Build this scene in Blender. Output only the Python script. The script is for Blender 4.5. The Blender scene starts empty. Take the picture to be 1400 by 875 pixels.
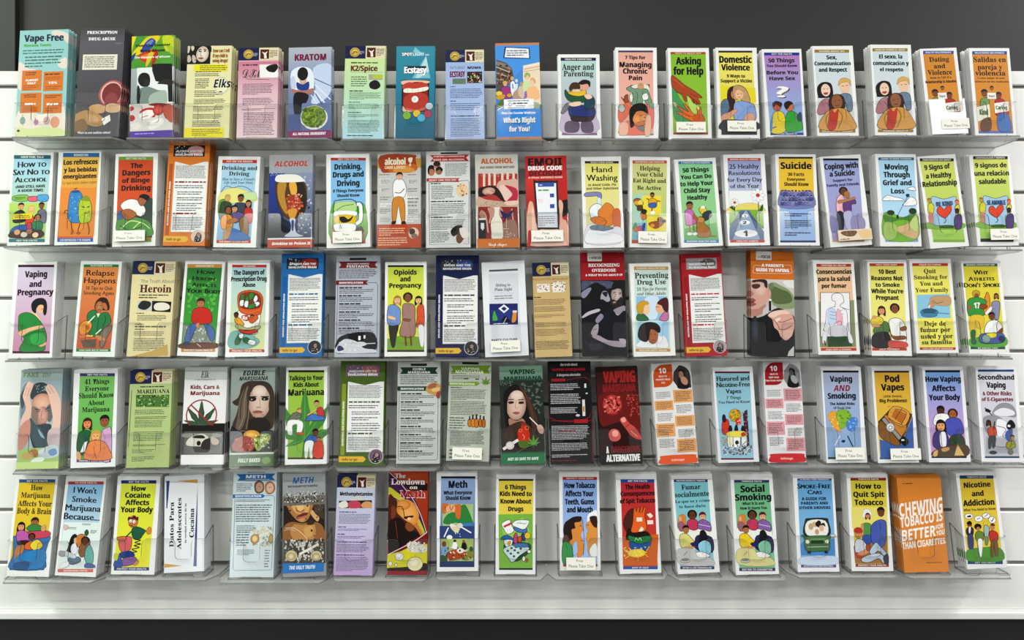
import bpy, math, random
from mathutils import Matrix, Vector

# ---------------------------------------------------------------- camera, light, exposure
scene = bpy.context.scene
COL = scene.collection
CAM_Z = 1.45                    # lens height above the floor (m)
CAM_D = 1.72                    # distance from the slat wall (m)
cam = bpy.data.cameras.new('camera')
cam.sensor_width = 36.0
cam.lens = 36.0 * 1010.0 / 1400.0
cam.clip_start = 0.05
cam_o = bpy.data.objects.new('camera', cam)
cam_o.location = (0, -CAM_D, CAM_Z)
cam_o.rotation_euler = (math.radians(90), 0, 0)
COL.objects.link(cam_o)
scene.camera = cam_o

scene.view_settings.view_transform = 'Standard'
scene.view_settings.look = 'None'
scene.view_settings.gamma = 1.0
scene.view_settings.use_curve_mapping = False
scene.view_settings.exposure = 0.06
scene.cycles.transparent_max_bounces = 32
scene.cycles.max_bounces = 8
scene.cycles.caustics_reflective = False
scene.cycles.caustics_refractive = False

world = bpy.data.worlds.new('room_ambient')
scene.world = world
world.use_nodes = True
bg = world.node_tree.nodes['Background']
bg.inputs[0].default_value = (0.95, 1.0, 0.97, 1)
bg.inputs[1].default_value = 0.30


def area_light(name, loc, target, sx, sy, power, color):
    l = bpy.data.lights.new(name, 'AREA')
    l.shape = 'RECTANGLE'
    l.size, l.size_y = sx, sy
    l.energy = power
    l.color = color
    o = bpy.data.objects.new(name, l)
    o.location = loc
    o.rotation_euler = (Vector(target) - Vector(loc)).to_track_quat('-Z', 'Y').to_euler()
    COL.objects.link(o)
    return o


# ceiling troffers in front of the wall, the left one a little greener
area_light('ceiling_light', (-2.45, -1.00, 2.95), (-2.45, -1.00, 0), 0.35, 1.2, 66, (0.92, 1.0, 0.86))
area_light('ceiling_light', (-0.1, -1.30, 2.95), (-0.1, -1.30, 0), 0.35, 1.2, 14, (1.0, 1.0, 0.95))
area_light('ceiling_light', (2.45, -1.00, 2.95), (2.45, -1.00, 0), 0.35, 1.2, 54, (1.0, 0.965, 0.96))
area_light('ceiling_light', (-1.4, -2.88, 2.95), (-1.4, -2.88, 0), 1.2, 0.22, 60, (0.95, 1.0, 0.92))
area_light('ceiling_light', (1.4, -2.88, 2.95), (1.4, -2.88, 0), 1.2, 0.22, 56, (1.0, 0.98, 0.97))
# upright lights added behind the camera to put glints in the acrylic
area_light('glint_light', (-2.2, -4.2, 1.35), (-0.6, 0, 1.35), 0.45, 1.7, 16, (0.95, 1.0, 0.98))
area_light('glint_light', (-4.4, -3.6, 1.35), (-1.0, 0, 1.35), 0.45, 1.7, 14, (0.95, 1.0, 0.98))
area_light('glint_light', (5.2, -3.4, 1.35), (0.8, 0, 1.35), 0.45, 1.7, 16, (1.0, 0.98, 1.0))


# ---------------------------------------------------------------- helpers
def lin(h):
    if len(h) == 3:
        h = ''.join(c * 2 for c in h)
    r = []
    for i in (0, 2, 4):
        c = int(h[i:i + 2], 16) / 255.0
        r.append(c / 12.92 if c <= 0.04045 else ((c + 0.055) / 1.055) ** 2.4)
    return (r[0], r[1], r[2], 1.0)


def ink(h):
    """printing ink on coated paper: a shade deeper than the swatch"""
    c = lin(h)
    return tuple(0.87 * x ** 1.08 for x in c[:3]) + (1.0,)


def tag(o, label=None, cat=None, group=None, kind=None):
    if label: o['label'] = label
    if cat: o['category'] = cat
    if group: o['group'] = group
    if kind: o['kind'] = kind
    return o


def mesh_obj(name, verts, faces, mats, parent=None, fmat=None, smooth=False):
    me = bpy.data.meshes.new(name)
    me.from_pydata(verts, [], faces)
    for m in mats:
        me.materials.append(m)
    if fmat:
        me.polygons.foreach_set('material_index', fmat)
    me.update()
    o = bpy.data.objects.new(name, me)
    COL.objects.link(o)
    if parent:
        o.parent = parent
    return o


def material(name, color, rough=0.5, spec=0.5, noise=None, bump=0.0):
    m = bpy.data.materials.new(name)
    m.use_nodes = True
    nt = m.node_tree
    b = nt.nodes['Principled BSDF']
    b.inputs['Base Color'].default_value = color
    b.inputs['Roughness'].default_value = rough
    b.inputs['Specular IOR Level'].default_value = spec
    if noise:
        tc = nt.nodes.new('ShaderNodeTexCoord')
        n = nt.nodes.new('ShaderNodeTexNoise')
        n.inputs['Scale'].default_value = noise[0]
        n.inputs['Detail'].default_value = 6
        nt.links.new(tc.outputs['Object'], n.inputs['Vector'])
        r = nt.nodes.new('ShaderNodeValToRGB')
        k = noise[1]
        r.color_ramp.elements[0].color = tuple(c * (1 - k) for c in color[:3]) + (1,)
        r.color_ramp.elements[1].color = tuple(min(1, c * (1 + k)) for c in color[:3]) + (1,)
        nt.links.new(n.outputs['Fac'], r.inputs['Fac'])
        nt.links.new(r.outputs['Color'], b.inputs['Base Color'])
        if bump:
            bp = nt.nodes.new('ShaderNodeBump')
            bp.inputs['Strength'].default_value = bump
            bp.inputs['Distance'].default_value = 0.001
            n2 = nt.nodes.new('ShaderNodeTexNoise')
            n2.inputs['Scale'].default_value = 380
            nt.links.new(tc.outputs['Object'], n2.inputs['Vector'])
            nt.links.new(n2.outputs['Fac'], bp.inputs['Height'])
            nt.links.new(bp.outputs['Normal'], b.inputs['Normal'])
    return m


def acrylic(name, tint, haze, haze_col, sheen):
    """thin clear sheet: see-through, a mirror sheen that grows at grazing angles, a little milky haze"""
    m = bpy.data.materials.new(name)
    m.use_nodes = True
    nt = m.node_tree
    nt.nodes.clear()
    out = nt.nodes.new('ShaderNodeOutputMaterial')
    tr = nt.nodes.new('ShaderNodeBsdfTransparent')
    tr.inputs[0].default_value = tint
    df = nt.nodes.new('ShaderNodeBsdfDiffuse')
    df.inputs[0].default_value = haze_col
    mx = nt.nodes.new('ShaderNodeMixShader')
    mx.inputs[0].default_value = haze
    nt.links.new(tr.outputs[0], mx.inputs[1])
    nt.links.new(df.outputs[0], mx.inputs[2])
    gl = nt.nodes.new('ShaderNodeBsdfGlossy')
    gl.inputs['Roughness'].default_value = 0.13
    gl.inputs[0].default_value = (1, 1, 1, 1)
    lw = nt.nodes.new('ShaderNodeLayerWeight')
    lw.inputs['Blend'].default_value = 0.5
    pw = nt.nodes.new('ShaderNodeMath')
    pw.operation = 'POWER'
    pw.inputs[1].default_value = 5.0
    nt.links.new(lw.outputs['Facing'], pw.inputs[0])
    fr = nt.nodes.new('ShaderNodeMath')
    fr.operation = 'MULTIPLY_ADD'
    fr.inputs[1].default_value = sheen
    fr.inputs[2].default_value = 0.017
    nt.links.new(pw.outputs[0], fr.inputs[0])
    m2 = nt.nodes.new('ShaderNodeMixShader')
    nt.links.new(fr.outputs[0], m2.inputs[0])
    nt.links.new(mx.outputs[0], m2.inputs[1])
    nt.links.new(gl.outputs[0], m2.inputs[2])
    nt.links.new(m2.outputs[0], out.inputs[0])
    return m


M_DARK = material('charcoal_wall_paint', lin('1e1d1c'), 0.55, 0.35, (3.0, 0.10), 0.25)
M_STRIP = material('grey_post_paint', lin('292b27'), 0.55, 0.3, (4.0, 0.06))
M_SLAT = material('white_slatwall_laminate', lin('ecece8'), 0.28, 0.5, (2.0, 0.02))
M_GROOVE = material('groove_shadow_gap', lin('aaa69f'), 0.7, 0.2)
M_LIP = material('white_edge_trim', lin('e4e4e2'), 0.3, 0.5)
M_BASE = material('black_plinth', lin('221f1f'), 0.35, 0.4, (5.0, 0.2))
M_CARD = material('white_card_stock', lin('f4f3ec'), 0.5, 0.3)
M_SLEEVE = material('white_plastic', lin('eeeef0'), 0.3, 0.5)
M_ACR = acrylic('clear_acrylic', (0.99, 0.99, 0.99, 1), 0.004, (0.85, 0.85, 0.85, 1), 0.5)
M_EDGE = acrylic('polished_acrylic_edge', (0.30, 0.31, 0.31, 1), 0.65, (0.15, 0.15, 0.15, 1), 0.9)
M_BASE_EDGE = acrylic('acrylic_base_edge', (0.45, 0.46, 0.46, 1), 0.55, (0.33, 0.33, 0.33, 1), 0.8)
M_SHELF = acrylic('acrylic_base', (0.93, 0.935, 0.93, 1), 0.22, (0.72, 0.72, 0.71, 1), 0.6)

# printed paper: the ink colour is stored on the print itself
M_PRINT = bpy.data.materials.new('printed_paper')
M_PRINT.use_nodes = True
_nt = M_PRINT.node_tree
_at = _nt.nodes.new('ShaderNodeAttribute')
_at.attribute_name = 'ink'
_b = _nt.nodes['Principled BSDF']
_b.inputs['Roughness'].default_value = 0.5
_b.inputs['Specular IOR Level'].default_value = 0.12
_nt.links.new(_at.outputs['Color'], _b.inputs['Base Color'])


def zpx(y): return CAM_Z - (y - 437.5) * CAM_D / 1010.0     # height on the slat wall of a line seen there
def xpx(x): return (x - 700.0) * CAM_D / 1010.0


# ---------------------------------------------------------------- the wall
def box(x0, x1, y0, y1, z0, z1):
    v = [(x0, y0, z0), (x1, y0, z0), (x1, y1, z0), (x0, y1, z0), (x0, y0, z1), (x1, y0, z1), (x1, y1, z1), (x0, y1, z1)]
    f = [(0, 1, 5, 4), (1, 2, 6, 5), (2, 3, 7, 6), (3, 0, 4, 7), (4, 5, 6, 7), (3, 2, 1, 0)]
    return v, f


def merge(parts):
    V, Fc = [], []
    for v, f in parts:
        k = len(V)
        V += v
        Fc += [tuple(i + k for i in q) for q in f]
    return V, Fc


XL, XR = -2.3, 2.3
v, f = box(XL, XR, 0.019, 0.12, 0.0, 3.0)
tag(mesh_obj('wall_back', v, f, [M_DARK]), 'dark grey painted wall above and behind the white slatwall', 'wall', kind='structure')
v, f = box(XL, xpx(18), 0.006, 0.0188, zpx(96.5), 3.0)
tag(mesh_obj('trim_1', v, f, [M_STRIP]), 'lighter grey upright board at the left edge of the dark wall', 'trim', kind='structure')

Z_TOP, Z_BOT = zpx(97), zpx(832)
PITCH = 72.35 * CAM_D / 1010.0
GROOVES = [zpx(118.5) - k * PITCH for k in range(10)]


def slat_panel(x0, x1):
    """one sheet of slatwall: a profile with T-shaped grooves, swept sideways"""
    prof = [(0.0185, Z_TOP), (0.0015, Z_TOP), (0.0, Z_TOP - 0.0015)]
    mats = [0, 0]
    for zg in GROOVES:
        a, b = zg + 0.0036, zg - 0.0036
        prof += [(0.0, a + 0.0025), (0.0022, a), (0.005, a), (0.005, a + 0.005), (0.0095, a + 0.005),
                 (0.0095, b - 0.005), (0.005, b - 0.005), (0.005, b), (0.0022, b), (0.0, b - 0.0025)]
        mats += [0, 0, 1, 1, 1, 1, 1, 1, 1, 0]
    prof += [(0.0, Z_BOT), (0.0185, Z_BOT)]
    mats += [0, 0]
    n = len(prof)
    V = [(x0, y, z) for y, z in prof] + [(x1, y, z) for y, z in prof]
    Fc = [(i, i + n, i + n + 1, i + 1) for i in range(n - 1)]
    Fc += [tuple(range(n)), tuple(range(2 * n - 1, n - 1, -1))]
    return V, Fc, (mats + [0] * n)[:n - 1] + [0, 0]


v, f, fm = slat_panel(XL, XR)
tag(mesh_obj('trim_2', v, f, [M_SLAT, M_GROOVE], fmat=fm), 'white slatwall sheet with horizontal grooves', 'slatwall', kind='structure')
zl0, zl1 = zpx(845), zpx(832.5)
zm = zl1 - 0.004
prof = [(0.018, zl1), (-0.0045, zl1), (-0.0055, zl1 - 0.0015), (-0.0055, zm), (-0.009, zm - 0.0015), (-0.010, zm - 0.004), (-0.010, zl0 + 0.002), (-0.008, zl0), (0.018, zl0)]
n = len(prof)
V = [(XL, y, z) for y, z in prof] + [(XR, y, z) for y, z in prof]
Fc = [(i, i + n, i + n + 1, i + 1) for i in range(n - 1)] + [(n - 1, 2 * n - 1, n, 0), tuple(range(n)), tuple(range(2 * n - 1, n - 1, -1))]
tag(mesh_obj('trim_3', V, Fc, [M_LIP]), 'white edging strip along the bottom of the slatwall', 'trim', kind='structure')
v, f = box(XL, XR, 0.0105, 0.0188, 0.0, zl0 - 0.001)
tag(mesh_obj('baseboard_back', v, f, [M_BASE]), 'black plinth below the white slatwall', 'plinth', kind='structure')
v, f = box(XL, XR, -5.0, 0.12, -0.05, 0.0)
tag(mesh_obj('floor', v, f, [material('dark_floor', lin('4a4644'), 0.4, 0.4, (6.0, 0.15))]), 'dark floor in front of the display wall', 'floor', kind='structure')

# ---------------------------------------------------------------- lettering
ALPH = {'S': (0x1D400, 0x1D41A, 0x1D7CE), 'b': (0x1D5D4, 0x1D5EE, 0x1D7EC), 'n': (0x1D5A0, 0x1D5BA, 0x1D7E2),
        'i': (0x1D63C, 0x1D656, 0x1D7EC), 'I': (0x1D468, 0x1D482, 0x1D7CE), 'c': (0x1D4D0, 0x1D4EA, 0x1D7CE)}


def styled(s, st):
    if st not in ALPH:
        return s
    U, L, N = ALPH[st]
    o = ''
    for c in s:
        if 'A' <= c <= 'Z': o += chr(U + ord(c) - 65)
        elif 'a' <= c <= 'z': o += chr(L + ord(c) - 97)
        elif '0' <= c <= '9': o += chr(N + ord(c) - 48)
        else: o += c
    return o


TEXT = {}
CAPH = {}


def prepare_text(keys):
    made = []
    for st in list(ALPH) + ['x', 'k']:
        keys.add((st, 'H'))
    for st, s in sorted(keys):
        cu = bpy.data.curves.new('lettering', 'FONT')
        cu.body = styled(s, st)
        cu.resolution_u = 2
        if len(s) < 4: cu.resolution_u = 4
        if st in 'bSi': cu.offset = 0.012
        if st == 'k':
            cu.small_caps_scale = 0.78
            for ch, fm in zip(s, cu.body_format):
                fm.use_small_caps = ch.islower()
        o = bpy.data.objects.new('lettering', cu)
        COL.objects.link(o)
        made.append((st, s, o, cu))
    dg = bpy.context.evaluated_depsgraph_get()
    for st, s, o, cu in made:
        ev = o.evaluated_get(dg)
        me = ev.to_mesh()
        vs = [(p.co.x, p.co.y) for p in me.vertices]
        fs = [tuple(p.vertices) for p in me.polygons]
        x0 = min(p[0] for p in vs); x1 = max(p[0] for p in vs)
        if s == 'H': CAPH[st] = max(p[1] for p in vs)
        TEXT[(st, s)] = ([(a - x0, b) for a, b in vs], fs, max(x1 - x0, 1e-4))
        ev.to_mesh_clear()
    for st, s, o, cu in made:
        bpy.data.objects.remove(o)
        bpy.data.curves.remove(cu)


# ---------------------------------------------------------------- printing press: lays ink shapes on a sheet
U = 1e-4            # all print coordinates are in tenths of a millimetre
STEP = 1.0e-5       # each ink film sits this much above the one below


def smooth_pts(p, closed, n=4):
    o = []
    m = len(p)
    for i in range(m if closed else m - 1):
        g = (lambda k: p[k % m]) if closed else (lambda k: p[max(0, min(m - 1, k))])
        a, b, c, d = g(i - 1), g(i), g(i + 1), g(i + 2)
        for j in range(n):
            t = j / n
            o.append(tuple(0.5 * (2 * b[k] + (c[k] - a[k]) * t + (2 * a[k] - 5 * b[k] + 4 * c[k] - d[k]) * t * t
                                  + (3 * b[k] - a[k] - 3 * c[k] + d[k]) * t ** 3) for k in (0, 1)))
    if not closed:
        o.append(p[-1])
    return o


class Sheet:
    def __init__(s, W, H, paper, thick=22):
        s.W, s.H = W, H
        s.v, s.f, s.c = [], [], []
        s.layer = 0
        s.drawn = False
        w = W / 2
        p = ink(paper)
        edge = tuple(x * 0.93 for x in p[:3]) + (1,)
        body = [(-w, 0, 0), (w, 0, 0), (w, H, 0), (-w, H, 0), (-w, 0, -thick), (w, 0, -thick), (w, H, -thick), (-w, H, -thick)]
        fs = [(0, 1, 2, 3), (5, 4, 7, 6), (1, 5, 6, 2), (4, 0, 3, 7), (3, 2, 6, 7), (4, 5, 1, 0)]
        for x, y, z in body:
            s.v.append((x * U, y * U, z * U)); s.c.append(p)
        s.f += fs

    def add(s, pts, col, fs=None):
        w = s.W / 2
        s.layer += 1
        z = s.layer * STEP
        k = len(s.v)
        cl = col if isinstance(col, list) else [col] * len(pts)
        for (x, y), c in zip(pts, cl):
            s.v.append((max(-w, min(w, x)) * U, max(0, min(s.H, y)) * U, z)); s.c.append(c)
        if fs is None:
            a = sum(pts[i - 1][0] * pts[i][1] - pts[i][0] * pts[i - 1][1] for i in range(len(pts)))
            q = list(range(k, k + len(pts)))
            s.f.append(tuple(q if a > 0 else q[::-1]))
        else:
            s.f += [tuple(i + k for i in q) for q in fs]

    def quad(s, cx, cy, w, h, col, col2=None):
        P = [(cx - w / 2, cy - h / 2), (cx + w / 2, cy - h / 2), (cx + w / 2, cy + h / 2), (cx - w / 2, cy + h / 2)]
        s.add(P, [col2, col2, col, col] if col2 else col)

    def pc(s, u0, v0, u1, v1, col, col2=None):
        W, H = s.W, s.H
        s.quad(((u0 + u1) / 200 - 0.5) * W, (1 - (v0 + v1) / 200) * H, (u1 - u0) / 100 * W, (v1 - v0) / 100 * H, col, col2)

    def up(s, u, v): return ((u / 100 - 0.5) * s.W, (1 - v / 100) * s.H)

    def ell(s, cx, cy, rx, ry, col, rot=0, n=18, a0=0, a1=360):
        c, q = math.cos(rot), math.sin(rot)
        P = []
        full = a1 - a0 >= 360
        for i in range(n if full else n + 1):
            t = math.radians(a0 + (a1 - a0) * i / n)
            x, y = rx * math.cos(t), ry * math.sin(t)
            P.append((cx + c * x - q * y, cy + q * x + c * y))
        s.add(P, col)
        return P

    def soft(s, cx, cy, rx, ry, c0, c1, rot=0):
        n = 20
        c, q = math.cos(rot), math.sin(rot)
        P = [(cx, cy)]
        cols = [c0]
        mid = tuple((a * .6 + b * .4) for a, b in zip(c0, c1))
        for k, cc in ((.6, mid), (1.0, c1)):
            for i in range(n):
                t = 2 * math.pi * i / n
                x, y = k * rx * math.cos(t), k * ry * math.sin(t)
                P.append((cx + c * x - q * y, cy + q * x + c * y)); cols.append(cc)
        fs = [(0, 1 + i, 1 + (i + 1) % n) for i in range(n)]
        fs += [(1 + i, 1 + n + i, 1 + n + (i + 1) % n, 1 + (i + 1) % n) for i in range(n)]
        s.add(P, cols, fs)

    def stroke(s, p, w, col, closed=False):
        m = len(p)
        L, R = [], []
        for i in range(m):
            a = p[i - 1] if (i or closed) else p[i]
            b = p[(i + 1) % m] if (i < m - 1 or closed) else p[i]
            dx, dy = b[0] - a[0], b[1] - a[1]
            d = math.hypot(dx, dy) or 1
            nx, ny = -dy / d * w / 2, dx / d * w / 2
            L.append((p[i][0] + nx, p[i][1] + ny)); R.append((p[i][0] - nx, p[i][1] - ny))
        fs = [(i, m + i, m + i + 1, i + 1) for i in range(m - 1)]
        if closed: fs.append((m - 1, 2 * m - 1, m, 0))
        s.add(L + R, col, fs)

    def text(s, st, col, cx, yb, w, h, txt, turn=False):
        vs, fs, tw = TEXT[(st, txt)]
        kx, ky = w / tw, h / CAPH[st]
        if turn: P = [(cx - y * ky, yb - w / 2 + x * kx) for x, y in vs]
        else: P = [(cx - w / 2 + x * kx, yb + y * ky) for x, y in vs]
        s.add(P, col, fs)

    def text_quad(s, st, col, bl, br, tl, tr, txt):
        vs, fs, tw = TEXT[(st, txt)]
        P = []
        for x, y in vs:
            a, b = x / tw, y / CAPH[st]
            P.append(tuple((bl[k] * (1 - a) + br[k] * a) * (1 - b) + (tl[k] * (1 - a) + tr[k] * a) * b for k in (0, 1)))
        s.add(P, col, fs)

    def para(s, col, cx, cy, w, h, n, rng):
        ph = h / n
        bh = ph * (0.42 if n > 1 else 0.72)
        P, fs = [], []
        for i in range(n):
            y = cy + h / 2 - (i + 0.5) * ph
            x = cx - w / 2
            end = cx + w / 2 - rng.random() * w * (0.10 if i < n - 1 or n == 1 else 0.55)
            while x < end - bh:
                l = min(bh * rng.uniform(1.2, 5.2), end - x)
                hh = bh * rng.uniform(0.85, 1.1)
                k = len(P)
                P += [(x, y - hh / 2), (x + l, y - hh / 2), (x + l, y + hh / 2), (x, y + hh / 2)]
                fs.append((k, k + 1, k + 2, k + 3))
                x += l + bh * 0.55
        if P: s.add(P, col, fs)

    def specks(s, col, cx, cy, w, h, n, rng):
        P, fs = [], []
        for i in range(n):
            x = cx + rng.uniform(-.48, .48) * w; y = cy + rng.uniform(-.48, .48) * h
            r = min(w, h) * rng.uniform(0.03, 0.085) + 5
            a = rng.uniform(0, 3.1)
            e = rng.uniform(0.35, 0.9)
            k = len(P)
            for t in (0, 1, 2, 3, 4):
                an = t * 1.2566
                px, py = r * math.cos(an), r * e * math.sin(an)
                P.append((x + px * math.cos(a) - py * math.sin(a), y + px * math.sin(a) + py * math.cos(a)))
            fs.append((k, k + 1, k + 2, k + 3, k + 4))
        s.add(P, col, fs)

    def head(s, skin, hair, cx, cy, r, flag):
        dk = ink('2a1812')
        if flag == 1:
            s.add(smooth_pts([(cx - .55 * r, cy + .9 * r), (cx + .1 * r, cy + 1.2 * r), (cx + .85 * r, cy + .7 * r), (cx + 1.0 * r, cy - .5 * r),
                              (cx + .8 * r, cy - 1.4 * r), (cx, cy - .8 * r), (cx - .8 * r, cy - 1.4 * r), (cx - 1.0 * r, cy - .3 * r)], True), hair)
        elif flag == 2:
            s.ell(cx, cy + .25 * r, 1.08 * r, 1.05 * r, hair)
        P = s.ell(cx, cy, .74 * r, .96 * r, skin)
        s.stroke(P, max(3, .06 * r), dk, True)
        if flag in (0, 1):
            s.add(smooth_pts([(cx - .82 * r, cy + .15 * r), (cx - .75 * r, cy + .75 * r), (cx - .2 * r, cy + 1.15 * r), (cx + .5 * r, cy + 1.05 * r), (cx + .84 * r, cy + .5 * r),
                              (cx + .78 * r, cy + .1 * r), (cx + .55 * r, cy + .45 * r), (cx, cy + .5 * r), (cx - .5 * r, cy + .42 * r)], True), hair)
        for e in (-1, 1):
            s.ell(cx + e * .3 * r, cy + .08 * r, .12 * r, .07 * r, dk, n=8)
            s.stroke([(cx + e * .14 * r, cy + .27 * r), (cx + e * .46 * r, cy + .26 * r)], .07 * r, hair if flag != 3 else dk)
        sh = tuple(x * .6 for x in skin[:3]) + (1,)
        s.stroke([(cx + .02 * r, cy + .05 * r), (cx + .1 * r, cy - .25 * r), (cx - .05 * r, cy - .28 * r)], .07 * r, sh)
        s.stroke(smooth_pts([(cx - .27 * r, cy - .5 * r), (cx, cy - .58 * r), (cx + .27 * r, cy - .5 * r)], False, 3), .11 * r, ink('8c3030'))

    def hemp(s, col, cx, cy, r):
        vein = tuple(min(1, x * 1.5 + .02) for x in col[:3]) + (1,)
        for a, l in ((198, .42), (-18, .42), (163, .72), (17, .72), (128, .92), (52, .92), (90, 1.0)):
            t = math.radians(a)
            L = r * l
            w = L * .13
            P = []
            for q in range(7):
                f = q / 6
                e = w * math.sin(math.pi * f ** .8) * (1.0 if q % 2 else .8)
                P.append((f * L, e))
            P = P + [(x, -y) for x, y in P[-2:0:-1]]
            s.add([(cx + x * math.cos(t) - y * math.sin(t), cy + x * math.sin(t) + y * math.cos(t)) for x, y in P], col)
            s.stroke([(cx, cy), (cx + .9 * L * math.cos(t), cy + .9 * L * math.sin(t))], max(3, r * .015), vein)
        s.stroke([(cx, cy), (cx - r * .03, cy - r * .35)], r * .04, col)

    def band_text(s, P, txt, col):
        bl, br, tl, tr = P
        lp = lambda a, b, t: (a[0] + (b[0] - a[0]) * t, a[1] + (b[1] - a[1]) * t)
        n = min(.42, .022 * len(txt))
        a0, a1 = .5 - n, .5 + n
        L0, L1 = lp(bl, br, a0), lp(bl, br, a1)
        T0, T1 = lp(tl, tr, a0), lp(tl, tr, a1)
        s.text_quad('b', col, lp(L0, T0, .25), lp(L1, T1, .25), lp(L0, T0, .75), lp(L1, T1, .75), txt)


def draw(sh, ln, rng):
    t = ln.split('|')[0].strip().split(' ')
    op = t[0]
    ex = ln.split('|')[1:]
    N = lambda a: [float(x) for x in a]
    pts = lambda a: [(float(a[i]), float(a[i + 1])) for i in range(0, len(a) - 1, 2)]
    OUT = ink('16120f')
    if op == 'f':
        sh.pc(*N(t[2:6]), ink(t[1]), ink(t[6]) if len(t) > 6 else None)
    elif op == 'r':
        sh.quad(*N(t[2:6]), ink(t[1]), ink(t[6]) if len(t) > 6 else None)
    elif op == 'g': sh.add(pts(t[2:]), ink(t[1]))
    elif op == 'b':
        P = smooth_pts(pts(t[2:]), True)
        c = ink(t[1])
        sh.add(P, c)
        if sh.drawn: sh.stroke(P, 6, tuple(x * .4 for x in c[:3]) + (1,), True)
    elif op == 'B':
        P = smooth_pts(pts(t[2:]), True)
        c = ink(t[1])
        sh.add(P, c)
        if sh.drawn:      # pen folds inside larger shapes
            mx = sum(p[0] for p in P) / len(P); my = sum(p[1] for p in P) / len(P)
            size = max(p[1] for p in P) - min(p[1] for p in P)
            if size > 110:
                cd = tuple(x * .5 for x in c[:3]) + (1,)
                for q in range(4 if size > 220 else 3):
                    e = P[rng.randrange(len(P))]
                    j = (rng.uniform(-.08, .08) * size, rng.uniform(-.08, .08) * size)
                    mix = lambda k: (e[0] * k + mx * (1 - k), e[1] * k + my * (1 - k))
                    m_ = mix(.62)
                    sh.stroke(smooth_pts([mix(.92), (m_[0] + j[0], m_[1] + j[1]), mix(.3)], False, 3), 6, cd)
        sh.stroke(P, 10, OUT, True)
    elif op == 'l': sh.stroke(pts(t[3:]), max(4, float(t[2])), ink(t[1]))
    elif op == 's': sh.stroke(smooth_pts(pts(t[3:]), False), max(4, float(t[2])), ink(t[1]))
    elif op in 'eE':
        a = N(t[2:])
        P = sh.ell(a[0], a[1], max(a[2], 3), max(a[3], 3), ink(t[1]), -math.radians(a[4]) if len(a) > 4 else 0)
        if op == 'E': sh.stroke(P, 8, OUT, True)
    elif op == 'q':
        a = N(t[3:])
        sh.soft(a[0], a[1], a[2], a[3], ink(t[1]), ink(t[2]), -math.radians(a[4]) if len(a) > 4 else 0)
    elif op == 't':
        a = N(t[3:7])
        e = 0.035 * a[3] if t[1] in 'bx' else (0.07 * a[3] if t[1] == 'k' else 0)      # heavy faces get extra stem weight
        for dx in ((-e, e) if t[1] in 'bx' and a[3] > 55 else ((-e, 0, e) if t[1] == 'k' else (0,))):
            sh.text(t[1], ink(t[2]), a[0] + dx, a[1], a[2] - 2 * e, a[3], ' '.join(t[7:]))
    elif op == 'v':
        a = N(t[3:7]); sh.text(t[1], ink(t[2]), a[0], a[1], a[2], a[3], ' '.join(t[7:]), True)
    elif op == 'z':
        q = pts(t[3:11]); sh.text_quad(t[1], ink(t[2]), *q, ' '.join(t[11:]))
    elif op == 'p':
        a = N(t[2:7]); sh.para(ink(t[1]), a[0], a[1], a[2], a[3], int(a[4]), rng)
    elif op == 'spk':
        a = N(t[2:6]); sh.specks(ink(t[1]), *a, int(t[6]) if len(t) > 6 else 20, rng)
    elif op == 'h':
        a = N(t[3:6]); sh.head(ink(t[1]), ink(t[2]), a[0], a[1], a[2], int(t[6]))
    elif op == 'leaf':
        a = N(t[2:5]); sh.hemp(ink(t[1]), *a)
    elif op == 'ring':
        a = N(t[2:6])
        P = [(a[0] + a[2] * math.cos(q * math.pi / 12), a[1] + a[2] * math.sin(q * math.pi / 12)) for q in range(24)]
        sh.stroke(P, max(5, a[3]), ink(t[1]), True)
    elif op == 'flw':
        cx, cy, r = N(t[3:6])
        for q in range(8):
            an = q * math.pi / 4
            P = sh.ell(cx + .6 * r * math.cos(an), cy + .6 * r * math.sin(an), .42 * r, .27 * r, ink(t[1]), an, 10)
            sh.stroke(P, 4, ink('555'), True)
        sh.ell(cx, cy, .3 * r, .3 * r, ink(t[2]), 0, 10)
    elif op == 'crowd':
        cx, cy, w, h = N(t[2:6])
        cols = ['5860a0', '7078b0', '4c4c88', '8488b8', '6468a8']
        for row in range(3):
            for q in range(9):
                x = cx - w / 2 + (q + .5 + .4 * (row % 2) - .2) * w / 9
                y = cy + h * (.38 - .3 * row) + rng.uniform(-12, 12)
                sh.add(smooth_pts([(x - 44, y - 95), (x - 40, y - 25), (x, y - 12), (x + 40, y - 25), (x + 44, y - 95)], True, 3), ink(cols[(q * 2 + row) % 5]))
                sh.ell(x, y, 22, 27, ink(['a898b0', '8c7894', 'b8a8bc'][(q + row) % 3]), 0, 10)
                sh.ell(x, y + 14, 24, 18, ink('34305c'), 0, 8)
    elif op == 'k':      # bordered pamphlet: top band, panel, bottom band
        q = pts(t[5:21])
        c = [ink(x) for x in t[1:5]]
        sh.add([q[2], q[3], q[5], q[4]], [c[1], c[1], c[2], c[2]])
        sh.add([q[0], q[1], q[3], q[2]], c[0])
        sh.add([q[4], q[5], q[7], q[6]], c[3])
        if ex[0]: sh.band_text((q[2], q[3], q[0], q[1]), ex[0], ink('e8e4d8'))
        if len(ex) > 1 and ex[1]: sh.band_text((q[6], q[7], q[4], q[5]), ex[1], ink('e8e4d8'))
    elif op == 'hdr':    # two crests: gold seal on navy, white silhouette on maroon
        sh.pc(0, 0, 51, 14, ink('182050')); sh.pc(51, 0, 100, 14, ink('e4dcb8'))
        x, y = sh.up(24, 7)
        r = sh.H * .052
        sh.ell(x, y, r, r, ink('c8a848')); sh.ell(x, y, r * .82, r * .82, ink('8c7030'))
        sh.ell(x, y, r * .74, r * .74, ink('d0b050'))
        sh.stroke([(x - r * .5, y - r * .4), (x, y + r * .2), (x + r * .5, y - r * .1)], r * .2, ink('6c5420'))
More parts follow.
